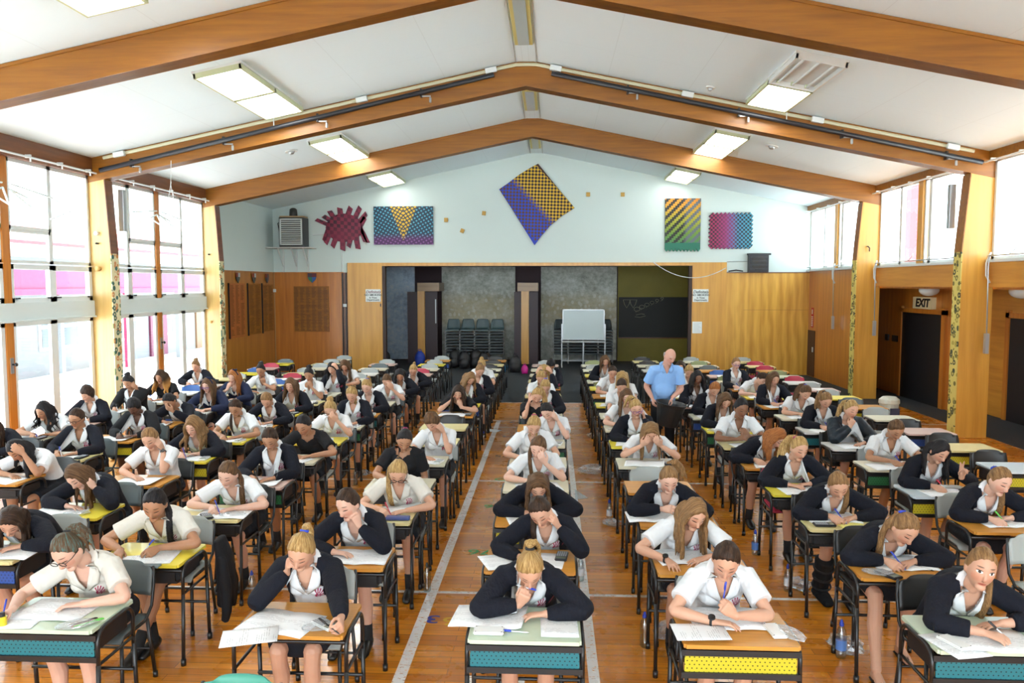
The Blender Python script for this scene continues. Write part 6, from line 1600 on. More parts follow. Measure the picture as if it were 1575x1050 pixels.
# ------------------------------------------------------------------ who sits where
# col, row, head pixel in the photograph, top, hair, colour, skin, left hand, right hand, yaw, pitch, roll, extras
S = [
 ('C', 1, 815, 868, 'cardigan', 'tuft', 'blonde', 'light', 'fold', 'mouth', 4, 50, 0, dict(pen='up')),
 ('C', 2, 831, 781, 'cardigan', 'lowpony', 'darkbrown', 'light', 'cheek', 'fwd', -6, 38, -14, dict(hside=-2.2)),
 ('C', 3, 828, 742, 'cardigan', 'long', 'brown', 'light', 'fold', 'fold', 3, 42, 0, {}),
 ('C', 4, 828, 684, 'shirt', 'lowpony', 'brown', 'fair', 'brow', 'write', -12, 34, 10, dict(hside=-2)),
 ('C', 5, 821, 651, 'shirt', 'pony', 'blonde', 'light', 'flat', 'flat', 4, 42, 6, {}),
 ('C', 6, 842, 630, 'shirt', 'back', 'black', 'fair', 'cheek', 'flat', -16, 40, -12, {}),
 ('C', 7, 826, 606, 'tee', 'pony', 'blonde', 'light', 'flat', 'cheek', 0, 36, 12, dict(hside=1)),
 ('C', 8, 839, 592, 'cardigan', 'pony', 'blonde', 'light', 'flat', 'flat', 0, 46, 0, {}),
 ('C', 9, 832, 576, 'shirt', 'pony', 'blonde', 'light', 'flat', 'write', 0, 44, 0, {}),
 ('C', 10, 837, 566, 'cardigan', 'long', 'blonde', 'light', 'head', 'head', 0, 44, 0, {}),
 ('C', 11, 847, 557, 'cardigan', 'short', 'black', 'tan', 'flat', 'write', 10, 46, 0, {}),
 ('R1', 1, 1117, 856, 'shirt', 'back', 'darkbrown', 'light', 'chin', 'fold', -14, 34, 8, dict(watch='r', pen='up', l=((.02, .20, .80), (-.75, -.15, .66), (-.4, .9, .1), .8, .9))),
 ('R1', 2, 1068, 785, 'shirt', 'long', 'lightbrown', 'light', 'flat', 'fwd', 14, 32, 8, dict(watch='r')),
 ('R1', 3, 1029, 733, 'cardigan', 'tuft', 'lightbrown', 'fair', 'write', 'mouth', 2, 32, 0, dict(hside=1, r=((-.06, .24, .80), (.6, -.6, .2), (.5, .5, -.5), .7, .9))),
 ('R1', 5, 1001, 660, 'shirt', 'long', 'lightbrown', 'light', 'brow', 'brow', 0, 46, 0, {}),
 ('R1', 6, 978, 625, 'cardigan', 'tuft', 'blonde', 'light', 'cheek', 'flat', 8, 26, -6, dict(glasses='purple', hside=-1)),
 ('R1', 7, 964, 608, 'shirt', 'long', 'brown', 'fair', 'flat', 'flat', 2, 22, 0, {}),
 ('R1', 8, 956, 590, 'shirt', 'back', 'darkbrown', 'light', 'flat', 'write', 4, 42, 0, {}),
 ('R1', 9, 957, 575, 'shirt', 'long', 'blonde', 'light', 'flat', 'write', -6, 42, 0, {}),
 ('R1', 10, 942, 570, 'shirt', 'back', 'darkbrown', 'light', 'flat', 'write', 4, 34, 0, {}),
 ('R1', 12, 931, 553, 'cardigan', 'long', 'brown', 'light', 'flat', 'write', 6, 26, 0, {}),
 ('R2', 1, 1510, 868, 'cardigan', 'lowpony', 'lightbrown', 'open', 'fold', 'fwd', -12, 5, 10, dict(hside=2.4, cuff=.72, r=((-.07, .13, .765), (.80, -.55, -.08), (.1, .2, -1), .45, .9, (-.27, .30, .76)), pen='r')),
 ('R2', 2, 1392, 808, 'cardigan', 'pony', 'lightbrown', 'light', 'flat', 'write', 12, 38, 12, dict(hside=-1.6, foot=(-.22, .02), barefoot=True)),
 ('R2', 3, 1290, 741, 'cardigan', 'pony', 'lightbrown', 'light', 'flat', 'write', -4, 36, -6, dict(hside=1.5, boot=-1)),
 ('R2', 4, 1229, 686, 'cardigan', 'pony', 'blonde', 'light', 'fold', 'flat', 12, 24, 4, dict(hside=-1.2)),
 ('R2', 5, 1194, 670, 'cardigan', 'long', 'ginger', 'light', 'flat', 'write', 28, 44, 20, dict(tilt=.06)),
 ('R2', 6, 1140, 625, 'shirt', 'back', 'black', 'brown', 'mouth', 'mouth', 12, 22, 0, dict(size=1.06, l=((.07, .22, .83), (-.7, -.2, .5), (-.3, .8, 0), .55, .6), r=((-.08, .20, .79), (.8, -.3, .3), (.3, .6, -.5), .5, .6))),
 ('R2', 7, 1116, 613, 'cardigan', 'long', 'brown', 'light', 'flat', 'write', 4, 40, 0, {}),
 ('R2', 8, 1099, 596, 'cardigan', 'back', 'ginger', 'light', 'flat', 'write', 6, 46, 6, {}),
 ('R2', 9, 1073, 579, 'cardigan', 'wavy', 'black', 'brown', 'flat', 'fold', 4, 16, 0, dict(vol=1.35)),
 ('R2', 10, 1060, 569, 'shirt', 'pony', 'blonde', 'light', 'flat', 'write', 0, 42, 0, {}),
 ('R2', 11, 1047, 562, 'cardigan', 'long', 'darkbrown', 'light', 'cheek', 'flat', -8, 22, -6, {}),
 ('R3', 3, 1538, 735, 'cardigan', 'pony', 'lightbrown', 'fair', 'fold', 'write', 12, 24, 8, dict(hside=1.6)),
 ('R3', 4, 1445, 690, 'cardigan', 'long', 'black', 'light', 'vee', 'write', 10, 34, 4, dict(hside=1)),
 ('R3', 5, 1378, 657, 'shirt', 'back', 'brown', 'tan', 'flat', 'write', 6, 42, 0, {}),
 ('R3', 6, 1309, 627, 'puffer', 'pony', 'blonde', 'light', 'flat', 'mouth', 12, 20, 4, dict(hside=-1.2)),
 ('R3', 7, 1270, 613, 'cardigan', 'pony', 'lightbrown', 'light', 'flat', 'write', 6, 40, 0, dict(hside=-1)),
 ('R3', 8, 1239, 601, 'shirt', 'pony', 'brown', 'light', 'flat', 'write', 6, 42, 6, dict(hside=-1.4)),
 ('R3', 9, 1191, 580, 'cardigan', 'long', 'brown', 'light', 'fold', 'write', 6, 24, 0, dict(hside=-1)),
 ('R3', 10, 1172, 580, 'shirt', 'back', 'darkbrown', 'fair', 'flat', 'write', 26, 48, 10, {}),
 ('R3', 11, 1132, 557, 'cardigan', 'back', 'lightbrown', 'fair', 'flat', 'write', 6, 18, 0, dict(glasses='purple')),
 ('L1', 1, 463, 842, 'cardigan', 'tuft', 'blonde', 'light', 'fwd', 'fist', -6, 36, 8, dict(tie='blue', l=((.33, .05, .80), (.25, -.95, -.15), (-.9, -.1, -.3), .75, .8, (.40, .30, .84)), pen='l')),
 ('L1', 2, 535, 770, 'cardigan', 'back', 'darkbrown', 'fair', 'fist', 'fold', -22, 24, -4, dict()),
 ('L1', 3, 612, 722, 'shirt', 'pony', 'blonde', 'light', 'flat', 'write', 6, 42, 4, dict(glasses=1, hside=-2.2, cream=1)),
 ('L1', 4, 622, 673, 'tee', 'pony', 'black', 'tan', 'lap', 'write', 10, 36, 8, dict(emblem=False)),
 ('L1', 5, 665, 646, 'shirt', 'short', 'brown', 'light', 'cheek', 'flat', -14, 40, -10, {}),
 ('L1', 8, 705, 601, 'tee', 'long', 'darkbrown', 'light', 'mouth', 'cheek', 0, 30, 6, dict(emblem=False)),
 ('L1', 9, 723, 580, 'cardigan', 'wavy', 'lightbrown', 'light', 'flat', 'fold', 24, 40, 10, {}),
 ('L1', 10, 738, 568, 'cardigan', 'tuft', 'lightbrown', 'light', 'flat', 'write', 22, 38, 6, {}),
 ('L1', 11, 741, 553, 'shirt', 'bun', 'blonde', 'light', 'flat', 'write', 0, 50, 0, dict(tie='pink')),
 ('L2', 1, 104, 842, 'shirt', 'tuft', 'teal', 'fair', 'fold', 'write', -8, 38, -8, dict(glasses=1, hside=.5, cream=1, tie='black', r=((-.25, .15, .768), (-.35, -.9, -.15), (.5, .1, -.8), .58, .9))),
 ('L2', 2, 237, 770, 'shirt', 'braid', 'black', 'tan', 'write', 'fwd', 10, 32, 6, dict(cream=1, size=1.04, cross=1)),
 ('L2', 3, 350, 724, 'shirt', 'braid', 'brown', 'fair', 'flat', 'write', -6, 32, 8, dict(tie=None)),
 ('L2', 4, 415, 671, 'cardigan', 'back', 'darkbrown', 'tan', 'flat', 'write', 2, 38, 0, {}),
 ('L2', 5, 467, 650, 'tee', 'back', 'black', 'tan', 'flat', 'flat', -10, 34, 0, dict(size=1.04, emblem=False)),
 ('L2', 6, 508, 626, 'shirt', 'bun', 'blonde', 'light', 'brow', 'write', 2, 38, 0, dict(glasses=1)),
 ('L2', 7, 541, 604, 'cardigan', 'pony', 'blonde', 'light', 'flat', 'write', -4, 38, 0, {}),
 ('L2', 8, 564, 592, 'cardigan', 'tuft', 'blonde', 'fair', 'flat', 'write', -8, 32, 0, {}),
 ('L2', 9, 595, 583, 'shirt', 'back', 'brown', 'light', 'brow', 'flat', 4, 40, 0, {}),
 ('L2', 10, 615, 574, 'cardigan', 'long', 'black', 'tan', 'flat', 'write', 8, 36, 0, dict(hside=-1)),
 ('L2', 11, 637, 567, 'cardigan', 'tuft', 'blonde', 'light', 'flat', 'write', 4, 40, 6, {}),
 ('L3', 2, 16, 795, 'cardigan', 'long', 'darkbrown', 'light', 'flat', 'write', 14, 46, 10, dict(hside=1)),
 ('L3', 3, 119, 728, 'cardigan', 'long', 'brown', 'fair', 'cheek', 'fold', -6, 44, -14, dict(hside=1)),
 ('L3', 4, 231, 671, 'shirt', 'back', 'lightbrown', 'light', 'cheek', 'flat', 6, 32, -8, dict(watch='l')),
 ('L3', 5, 297, 652, 'cardigan', 'curly', 'lightbrown', 'fair', 'fold', 'write', -6, 26, 4, {}),
 ('L3', 6, 362, 624, 'shirt', 'lowpony', 'darkbrown', 'tan', 'flat', 'write', 0, 38, 0, dict(hside=-2, tie='pink')),
 ('L3', 7, 410, 612, 'cardigan', 'back', 'lightbrown', 'light', 'flat', 'write', 0, 48, 0, dict(tie='pink')),
 ('L3', 8, 447, 590, 'cardigan', 'long', 'brown', 'light', 'flat', 'write', -2, 20, 0, {}),
 ('L3', 9, 475, 566, 'shirt', 'bun', 'black', 'tan', 'mouth', 'chin', 2, 28, 0, {}),
 ('L3', 10, 511, 565, 'cardigan', 'long', 'black', 'light', 'head', 'write', -6, 22, -10, dict(hside=-1)),
 ('L3', 11, 530, 560, 'shirt', 'long', 'brown', 'light', 'flat', 'write', 6, 40, 0, {}),
 ('L4', 4, 27, 688, 'shirt', 'wavy', 'black', 'tan', 'head', 'flat', -8, 46, -14, dict(hside=1)),
 ('L4', 5, 118, 640, 'cardigan', 'back', 'darkbrown', 'tan', 'flat', 'write', -6, 24, 4, dict(glasses=1)),
 ('L4', 6, 206, 622, 'jacket', 'short', 'black', 'dark', 'flat', 'write', -4, 40, 0, dict(vol=.6)),
 ('L4', 7, 261, 614, 'cardigan', 'back', 'black', 'tan', 'brow', 'flat', -12, 44, -10, {}),
 ('L4', 8, 319, 590, 'sweater', 'long', 'brown', 'fair', 'fold', 'flat', -4, 22, 0, dict(glasses='purple', bow=1, emblem=False)),
 ('L4', 9, 359, 577, 'sweater', 'long', 'ginger', 'fair', 'fold', 'mouth', -6, 22, 0, dict(bow=1, hside=1, emblem=False)),
 ('L4', 10, 401, 567, 'shirt', 'bun', 'black', 'tan', 'chin', 'fold', 0, 26, 0, {}),
 ('L5', 5, -14, 655, 'cardigan', 'long', 'darkbrown', 'light', 'flat', 'write', 0, 36, 0, {}),
 ('L5', 6, 67, 628, 'shirt', 'curly', 'black', 'tan', 'fold', 'write', -10, 26, 6, dict(vol=.62, size=1.04)),
 ('L5', 7, 134, 603, 'cardigan', 'short', 'darkbrown', 'light', 'fold', 'flat', -12, 28, 4, {}),
 ('L5', 8, 198, 586, 'jacket', 'bun', 'black', 'tan', 'cheek', 'write', -4, 36, -8, {}),
 ('L5', 9, 247, 577, 'tee', 'wavy', 'ombre', 'tan', 'flat', 'write', -6, 24, 4, dict(emblem=False, vol=1.1)),
 ('L5', 11, 301, 561, 'cardigan', 'bun', 'lightbrown', 'light', 'flat', 'write', -4, 26, 0, {}),
]
TOPS = {('C',1):'green',('C',2):'orange',('C',3):'orange',('C',4):'cream',('C',5):'cream',('R1',1):'orange',('R1',2):'orange',('R1',3):'orange',('R1',4):'orange',('R1',5):'cream',('R1',6):'yellow',('R2',1):'green',('R2',2):'orange',('R2',3):'straw',('R2',4):'yellow',('R2',5):'orange',('R2',6):'straw',('R3',2):'cream',('R3',3):'orange',('R3',4):'blue',('R3',5):'cream',('R3',6):'white',('R3',7):'white',('R3',8):'cream',('R4',5):'blue',('L1',1):'orange',('L1',2):'orange',('L1',3):'straw',('L1',4):'cream',('L1',5):'cream',('L1',6):'straw',('L1',7):'straw',('L1',8):'orange',('L1',9):'yellow',('L2',1):'green',('L2',2):'yellow',('L2',3):'straw',('L2',4):'pink',('L2',5):'cream',('L2',6):'yellow',('L2',7):'cream',('L2',8):'orange',('L2',11):'orange',('L3',2):'straw',('L3',3):'yellow',('L3',4):'orange',('L3',5):'yellow',('L3',6):'yellow',('L3',7):'orange',('L3',8):'yellow',('L3',11):'orange',('L4',4):'orange',('L4',5):'straw',('L4',6):'orange',('L4',7):'orange',('L4',8):'white',
 ('L4',11):'straw',('L4',12):'pink',('L5',12):'straw',('L5',13):'yellow',('L5',14):'pink',('L5',15):'yellow',('R2',13):'pink',('R3',12):'cream',('R3',13):'pink',('R4',8):'cream',('R4',10):'yellow',('R4',11):'pink',('R4',13):'green',('R1',13):'yellow',('R1',14):'cream',('L2',13):'pink',('L2',14):'cream'}
PANELS = {('C',1):'teal',('R1',1):'yellow',('R2',1):'teal',('L2',1):'teal',('L1',1):'open',('R2',2):'open',('R1',2):'open',('R1',3):'open',('R3',4):'yellow',('R3',3):'open',('R2',3):'perf',('R2',4):'perf',('L2',4):'green',('L2',7):'green',('L3',5):'yellow',('R4',6):'yellow',('R4',7):'blue',('R4',5):'yellow',('L4',8):'blue',('R3',7):'teal',('L5',8):'teal',('R2',7):'green'}
CHAIRC = {('R1',4):'grey',('R3',2):'grey',('L1',6):'green',('L1',7):'black',('L2',1):'slate',('R4',6):'black',('R4',7):'black',('R4',8):'grey',('R4',9):'slate',('R4',10):'grey',('R4',11):'grey',('R4',12):'red',('R4',13):'olive',('R4',14):'red',('R4',15):'red',('R4',16):'grey',('L4',11):'blue',('L4',12):'red',('L5',12):'grey',('L5',13):'blue',('L5',14):'red',('L3',3):'slate',('R2',4):'red',('R1',11):'olive',('R2',1):'black',('R2',2):'black',('R3',3):'grey'}
POSE = {'write': 'writing', 'flat': 'hand flat', 'fold': 'arm folded', 'cheek': 'cheek on {} hand', 'fist': '{} fist under cheek', 'brow': '{} hand at brow', 'head': '{} hand in hair', 'mouth': '{} hand at mouth', 'chin': '{} hand under chin', 'vee': '{} hand raised in V', 'fwd': 'reading', 'lap': '{} arm lowered'}
CLO = {'cardigan': 'navy cardigan', 'shirt': 'white shirt', 'tee': 'black tee', 'sweater': 'navy sweater', 'puffer': 'dark puffer jacket', 'jacket': 'black zip jacket'}
def pose_words(l, r):
    if l == r == 'brow': return 'both hands at brow'
    if l == r == 'head': return 'both hands in hair'
    if l == r == 'mouth': return 'hands together before chest'
    for q in ('vee', 'cheek', 'fist', 'brow', 'head', 'mouth', 'chin'):
        if l == q: return POSE[q].format('left')
        if r == q: return POSE[q].format('right')
    return 'writing' if 'write' in (l, r) else 'arms on desk'
taken = {}
hid = 0
for i, (col, r, u, v, top, hair, hc, skin, l, rr_, yaw, pitch, roll, ex) in enumerate(S):
    lod = 0 if r <= 3 else 1 if r <= 7 else 2
    q = random.Random(100 + i)
    sp = dict(top=top, hair=hair, hc=hc, skin=skin, l=ex.get('l', l), r=ex.get('r', rr_), yaw=yaw, pitch=pitch, roll=roll, lod=lod, seed=i, tie=['black', 'black', 'blue', 'black', 'pink'][i % 5])
    sp.update({a: b for a, b in ex.items() if a not in ('l', 'r', 'pen', 'foot', 'cross')})
    sp['twist'] = q.uniform(-6, 6)
    fx0, fx1 = q.uniform(.07, .13), q.uniform(.07, .13)
    sp['feet'] = {1: (fx0, q.uniform(.24, .42)), -1: (-fx1, q.uniform(.24, .42))}
    if ex.get('foot'): sp['feet'][-1] = ex['foot']
    if ex.get('cross'): sp['feet'] = {1: (-.02, .10), -1: (.02, .24)}
    clo = CLO[top]
    if ex.get('cream'): clo = 'cream shirt'
    if ex.get('glasses') and not ex.get('bow'): clo += ' and glasses'
    if ex.get('bow'): clo += ' and headband'
    if ex.get('watch') and not ex.get('glasses'): clo += ' and wristband'
    pw_ = pose_words(l, rr_)
    if ex.get('pen') == 'l': pw_ = 'right fist under cheek'
    if (col, r) == ('R2', 1): pw_ = 'looking up at camera'
    if (col, r) == ('R1', 3): pw_ = 'holding a pen'
    label = 'person in %s, %s, %s' % (clo, pw_, place(col, r))
    fig = make_person(sp, COLX[col], rowy(r), label, 'students at the exam desks', (u, v))
    taken[col, r] = (fig, clo, l, rr_, ex)
    # the pen in the writing hand
    g = None
    if ex.get('pen') == 'l' or l == 'write': g = 1
    elif ex.get('pen') == 'r' or rr_ == 'write': g = -1
    if ex.get('pen') == 'up': g = 1 if (col, r) == ('R1', 1) else -1
    if g and r <= 11:
        tip, d, n, sd = fig['hands'][g]; root = fig['root'].location
        if ex.get('pen') == 'up':
            dr = Vector((.12, -.05, 1)) if (col, r) == ('R1', 1) else (fig['C'] + fig['R'] @ Vector((0, -.10, -.055)) - tip); base = tip - dr.normalized() * .045
        elif ex.get('pen') == 'l': dr = Vector((-.75, .25, .40)); base = tip - dr.normalized() * .07
        else:
            back = (-d * .55 + Vector((g * .35, .1, .75))).normalized(); base = tip - back * .028; dr = back
            base.z = max(base.z, .7245)
        pen(root + base, dr, ('red' if (col, r) in (('L1', 3), ('R3', 4)) else 'green' if (col, r) == ('R3', 3) else 'black' if i % 4 == 1 else 'blue'), 'pen held by the person in %s, %s' % (' '.join(clo.split()[:2]), place(col, r)), clear=i % 3 == 0)
PALT = ['cream', 'cream', 'cream', 'white', 'straw', 'straw', 'pink', 'yellow', 'orange', 'cream']
PALC = ['grey', 'slate', 'black', 'grey', 'red', 'olive', 'black', 'blue', 'grey']
def seat_rows(col):
    return {'L5': range(5, 16), 'L4': range(4, 17), 'L3': range(2, 16), 'L2': range(1, 17), 'L1': range(1, 17), 'C': range(1, 16), 'R1': range(1, 16), 'R2': range(1, 17), 'R3': range(2, 17), 'R4': range(5, 17)}[col]
ndesk = 0
for col in COLX:
    for r in seat_rows(col):
        q = random.Random(hash((ord(col[0]), ord(col[-1]), r)) & 0xffff)
        top = TOPS.get((col, r)) or q.choice(PALT); pan = PANELS.get((col, r)) or ('tray' if q.random() < .8 else q.choice(['green', 'teal', 'yellow', 'blue']))
        who = taken.get((col, r)); pl = place(col, r)
        cc = CHAIRC.get((col, r)) or (q.choice(['black', 'slate', 'black', 'grey']) if who else q.choice(PALC))
        sc = ' '.join(who[1].split()[:2]) if who else ''
        pn = {'teal': ' with teal panel', 'yellow': ' with yellow panel', 'green': ' with green panel', 'blue': ' with blue panel', 'open': ' with open frame', 'perf': ' with perforated tray', 'tray': ' with black tray'}[pan]
        if (col, r) != ('R3', 2):
            make_desk(col, r, top, pan, '%s%s topped desk%s, %s' % ('' if who else 'empty ', TN[top], pn, pl))
        dx = who[0]['root'].location.x - COLX[col] if who else q.uniform(-.03, .03)
        cy = -.085 if who else -.22
        make_chair(col, r, cc, '%s chair %s, %s' % (cc, 'under the person in %s' % sc if who else 'tucked at the empty desk', pl), dx=dx, dy=cy)
        dk = (COLX[col], rowy(r))
        custom = r <= 3 and who
        if who and not custom:
            bx, by = q.uniform(-.04, .04), q.uniform(.15, .19)
            put('exam_booklet', BOOK[q.randrange(3)], M_PAPER if q.random() < .7 else M_PAPER2, (dk[0] + bx, dk[1] + by, .721), PI + q.uniform(-.25, .25), 'white exam booklet of the person in %s, %s' % (sc, pl), 'booklet', 'exam booklets')
            if q.random() < .62:
                w_ = q.random() < .35
                calculator((dk[0] + .235, dk[1] + q.uniform(.10, .16), .722), PI + q.uniform(-.3, .3), w_, '%s calculator on the desk, %s' % ('white' if w_ else 'black', pl))
            if q.random() < .35: pouch((dk[0] - .19, dk[1] + .075, .722), q.uniform(-.5, .5), 'clear pencil pouch on the desk, %s' % pl)
        elif not who and q.random() < .35 and r < 14 and (col, r) != ('R3', 2):
            put('paper_sheet', SHEET, M_PAPER2, (dk[0] + q.uniform(-.1, .1), dk[1] + .2, .7215), q.uniform(-.4, .4), 'single paper sheet left on the empty desk, %s' % pl, 'paper', 'exam papers')
# ---- the nearest desks, thing by thing
def lay(kind, px, py, rz, label, **kw):
    p = at(px, py, .722)
    if kind == 'book': return put('exam_booklet', BOOK[kw.get('v', 0)], kw.get('m', M_PAPER), p, PI + rz, label, 'booklet', 'exam booklets')
    if kind == 'sheet':
        p.z += kw.get('up', 0)
        return put('paper_sheet', SHEET, kw.get('m', M_PAPER), p, PI + rz, label, 'paper', 'exam papers')
    if kind == 'calc': return calculator(p, PI + rz, kw.get('w', False), label, facedown=kw.get('down', False))
    if kind == 'pouch': return pouch(p, rz, label)
lay('book', 752, 950, -.10, 'open exam booklet overhanging the front pale green desk of the centre column', v=1)
lay('sheet', 860, 962, .03, 'printed question sheet at the right of the front centre desk')
lay('calc', 752, 972, PI/2, 'white calculator lying face down on the front centre desk', w=True, down=True)
p = at(790, 972, .727); pen(p + Vector((.085, 0, 0)), (-1, .1, .02), 'blue', 'blue capped pen lying on the front pale green centre desk', clear=True)
lay('sheet', 765, 864, .35, 'exam sheet at the left of the second orange centre desk')
lay('sheet', 845, 862, -.12, 'exam sheet at the right of the second orange centre desk')
lay('calc', 864, 857, -.12, 'black calculator on the sheet of the second centre desk')
lay('sheet', 800, 800, .2, 'exam sheet on the third centre desk'); lay('sheet', 850, 798, -.1, 'second exam sheet on the third centre desk', m=M_PAPER2)
lay('book', 1117, 952, .04, 'open exam booklet on the front desk with the yellow panel')
lay('sheet', 1077, 975, PI/2 + .05, 'loose paper at the front left corner of the desk with yellow panel', up=.012)
lay('calc', 1192, 972, .10, 'white calculator face down on the desk with yellow panel', w=True, down=True)
lay('pouch', 1216, 976, -1.2, 'clear pouch of pens at the right of the desk with yellow panel')
lay('book', 1052, 856, .20, 'exam booklet on the orange desk second in the column right of centre', v=1)
lay('book', 1003, 795, .04, 'exam booklet on the orange desk third in the column right of centre', v=1)
lay('book', 1522, 985, -.10, 'open exam booklet on the pale green desk at the lower right'); lay('sheet', 1468, 992, .25, 'paper sheet at the left of the lower right pale green desk', up=.0)
lay('calc', 1468, 990, .35, 'white calculator on the lower right pale green desk', w=True, down=True)
lay('book', 1385, 866, .06, 'open exam booklet on the orange desk second in the second column right of centre'); lay('pouch', 1352, 882, -.3, 'clear pouch of pens on the orange desk of the sandalled person')
lay('calc', 1366, 885, .5, 'blue-black calculator in front of the sandalled person')
p = at(1437, 878, .727); pen(p, (-.6, .7, .02), 'black', 'black pen lying at the right of the sandalled person\'s desk')
lay('book', 1278, 796, .02, 'exam booklet on the straw desk third in the second column right of centre'); lay('calc', 1268, 808, PI/2, 'black calculator on the straw desk third in the second column right'); lay('sheet', 1306, 806, .1, 'yellow sheet on the straw desk third in the second column right', m=M_YPAPER, up=.001)
lay('book', 1545, 803, .05, 'exam booklet on the orange desk at the right edge')
lay('book', 432, 958, -.22, 'open exam booklet on the front orange desk left of centre'); lay('sheet', 384, 982, PI/2 + .30, 'loose sheet overhanging the left corner of the front orange desk', up=.012)
lay('pouch', 494, 965, .35, 'clear pouch holding a calculator on the front orange desk'); lay('calc', 500, 962, .9, 'grey calculator in the clear pouch on the front orange desk', w=True)
lay('book', 552, 857, .03, 'open exam booklet on the orange desk second left of centre')
lay('sheet', 596, 786, .2, 'exam sheet on the straw desk third left of centre'); lay('sheet', 630, 780, -.2, 'second exam sheet on the straw desk third left of centre', m=M_PAPER2, up=.002)
p = at(612, 799, .722); mb = MB(); mb.box((-.10, -.03, 0), (.10, .03, .03)); o = put('pencil_case', mb.mesh('pencil_case'), plain('dark_blue_tin', (.05, .07, .22, 1), .35), p, .03, 'dark blue pencil tin on the straw desk third left of centre', 'pencil case'); bevel(o, .008)
lay('book', 90, 938, -.05, 'large exam paper spread on the pale green desk at lower left'); lay('sheet', 40, 950, .1, 'exam sheet under the writing hand at lower left', up=.001)
lay('pouch', 118, 962, .5, 'clear pouch of coloured pencils on the lower left desk')
for k_, (cl, dx) in enumerate((('red', 0), ('green', .012), ('green', .024), ('black', -.014))):
    p = at(128, 962, .728); pen(p + Vector((dx - .06, -.02, .002 * k_)), (.75, .75, .02), cl, '%s pencil in the clear pouch at lower left, %s' % (cl, ('top', 'second', 'third', 'last')[k_]))
p = at(4, 962, .722); g = empty('glue_bottle', p, 'small yellow labelled glue bottle at the left edge', 'bottle'); mb = MB(); mb.tube([(0, 0, 0), (0, 0, .055)], .022, 14, (1, 0, 0), rnd_cap=0); link('bottle_body', mb.mesh('bottle_body', smooth=False), g, plain('glue_yellow', (.65, .52, .02, 1), .4)); mb = MB(); mb.tube([(0, 0, .055), (0, 0, .075)], .015, 12, (1, 0, 0), rnd_cap=.3); link('cap', mb.mesh('cap'), g, M_CALB)
lay('sheet', 208, 862, PI/2 + .2, 'large exam sheet on the yellow desk at left', up=.001); lay('sheet', 248, 856, .15, 'second exam sheet on the yellow desk at left', up=.002)
p = at(229, 872, .722); mb = MB(); mb.box((-.075, -.034, 0), (.075, .034, .016)); o = put('phone_case', mb.mesh('phone_case'), plain('slate_grey_plastic', (.10, .14, .15, 1), .3), p, .05, 'slate grey slim case on the yellow desk at left', 'case'); bevel(o, .006)
lay('book', 345, 790, .05, 'exam booklet on the straw desk third in the fourth column from windows'); lay('pouch', 358, 792, .2, 'clear pouch on the straw desk third in the fourth column'); lay('calc', 318, 795, .6, 'dark calculator on the straw desk third in the fourth column')
lay('book', 12, 850, .05, 'exam booklet before the person at the left edge'); lay('book', 92, 787, .05, 'exam booklet before the person leaning on a hand at left'); lay('pouch', 118, 790, .2, 'clear pouch before the person leaning on a hand at left')
# ---- bottles and bags on the floor
for px, py, s_, cap, lab, label in ((388, 920, 1.0, 'blue', None, 'clear water bottle with blue cap on the floor, left of the front orange desk'), (657, 909, 1.05, 'black', None, 'clear empty bottle standing by the left court line'), (991, 994, 1.08, 'blue', None, 'clear bottle with dark blue cap in front of the desk with yellow panel'), (1293, 1011, 1.15, 'blue', 'blue', 'sports water bottle with blue cap near the lower right desk'), (1161, 853, 1.05, 'blue', 'blue', 'labelled water bottle in the aisle right of the long-haired person'), (1211, 909, 1.0, 'blue', 'white', 'bottle with white label behind the desk with yellow panel'), (937, 800, 1.0, 'blue', 'white', 'bottle with white label beside the third desk right of centre'), (547, 745, 1.0, 'blue', None, 'bottle with blue cap on the floor left of the third desk left of centre'), (893, 893, 1.0, 'blue', 'white', 'bottle lying close to the right of the second centre desk'), (904, 644, 1.0, 'blue', None, 'blue capped bottle on the floor by the far aisle'), (923, 705, 1.0, 'black', None, 'black capped bottle under the fifth desk right of centre'), (1057, 697, 1.0, 'black', 'white', 'dark capped bottle beside the sixth desk, second column right of centre'), (744, 684, .95, 'blue', None, 'blue capped bottle by the seventh desk left of centre')):
    bottle(at(px, py, 0), s_, cap, lab, label)
bottle(Vector((COLX['L4'] - .22, rowy(8) + .14, .721)), .9, 'blue', None, 'small water bottle on the white desk, fifth in the second column from windows')
for k_, (px, py, a, label) in enumerate(((912, 728, 1.2, 'crumpled clear plastic bag on the aisle right of the centre column'), (938, 735, .8, 'smaller clear plastic bag beside the crumpled one'), (1186, 772, .9, 'clear plastic bag on the floor under the fourth desk, second column right'), (915, 672, .8, 'clear plastic bag on the far aisle right of centre'), (1030, 975, .9, 'clear plastic bag under the desk with yellow panel'), (1300, 1000, .9, 'clear plastic bag behind the sports bottle'), (942, 808, .7, 'clear plastic bag beside the third desk right of centre'), (1036, 670, .8, 'clear plastic bag by the sixth desk, second column right'), (1230, 905, .8, 'clear plastic bag beside the bottle with white label'), (560, 730, .7, 'clear plastic bag behind the third desk left of centre'))):
    put('plastic_bag', crumple(.15 * a, .11 * a, .05 * a, 40 + k_, 16, .42), M_POUCH, at(px, py, .001), k_, label, 'plastic bag', 'clear plastic bags on the floor')
put('paper_sheet', SHEET, M_PAPER2, at(757, 662, .002), 1.2, 'sheet of paper lying on the far floor by the left court line', 'paper', 'exam papers')
mb = MB(); p0, p1, p2 = at(885, 768, .004), at(905, 766, .004), at(884, 752, .004); mb.add([p0, p1, p2, p0 + Vector((0, 0, .002)), p1 + Vector((0, 0, .002)), p2 + Vector((0, 0, .002))], [(0, 2, 1), (3, 4, 5), (0, 1, 4, 3), (1, 2, 5, 4), (2, 0, 3, 5)])
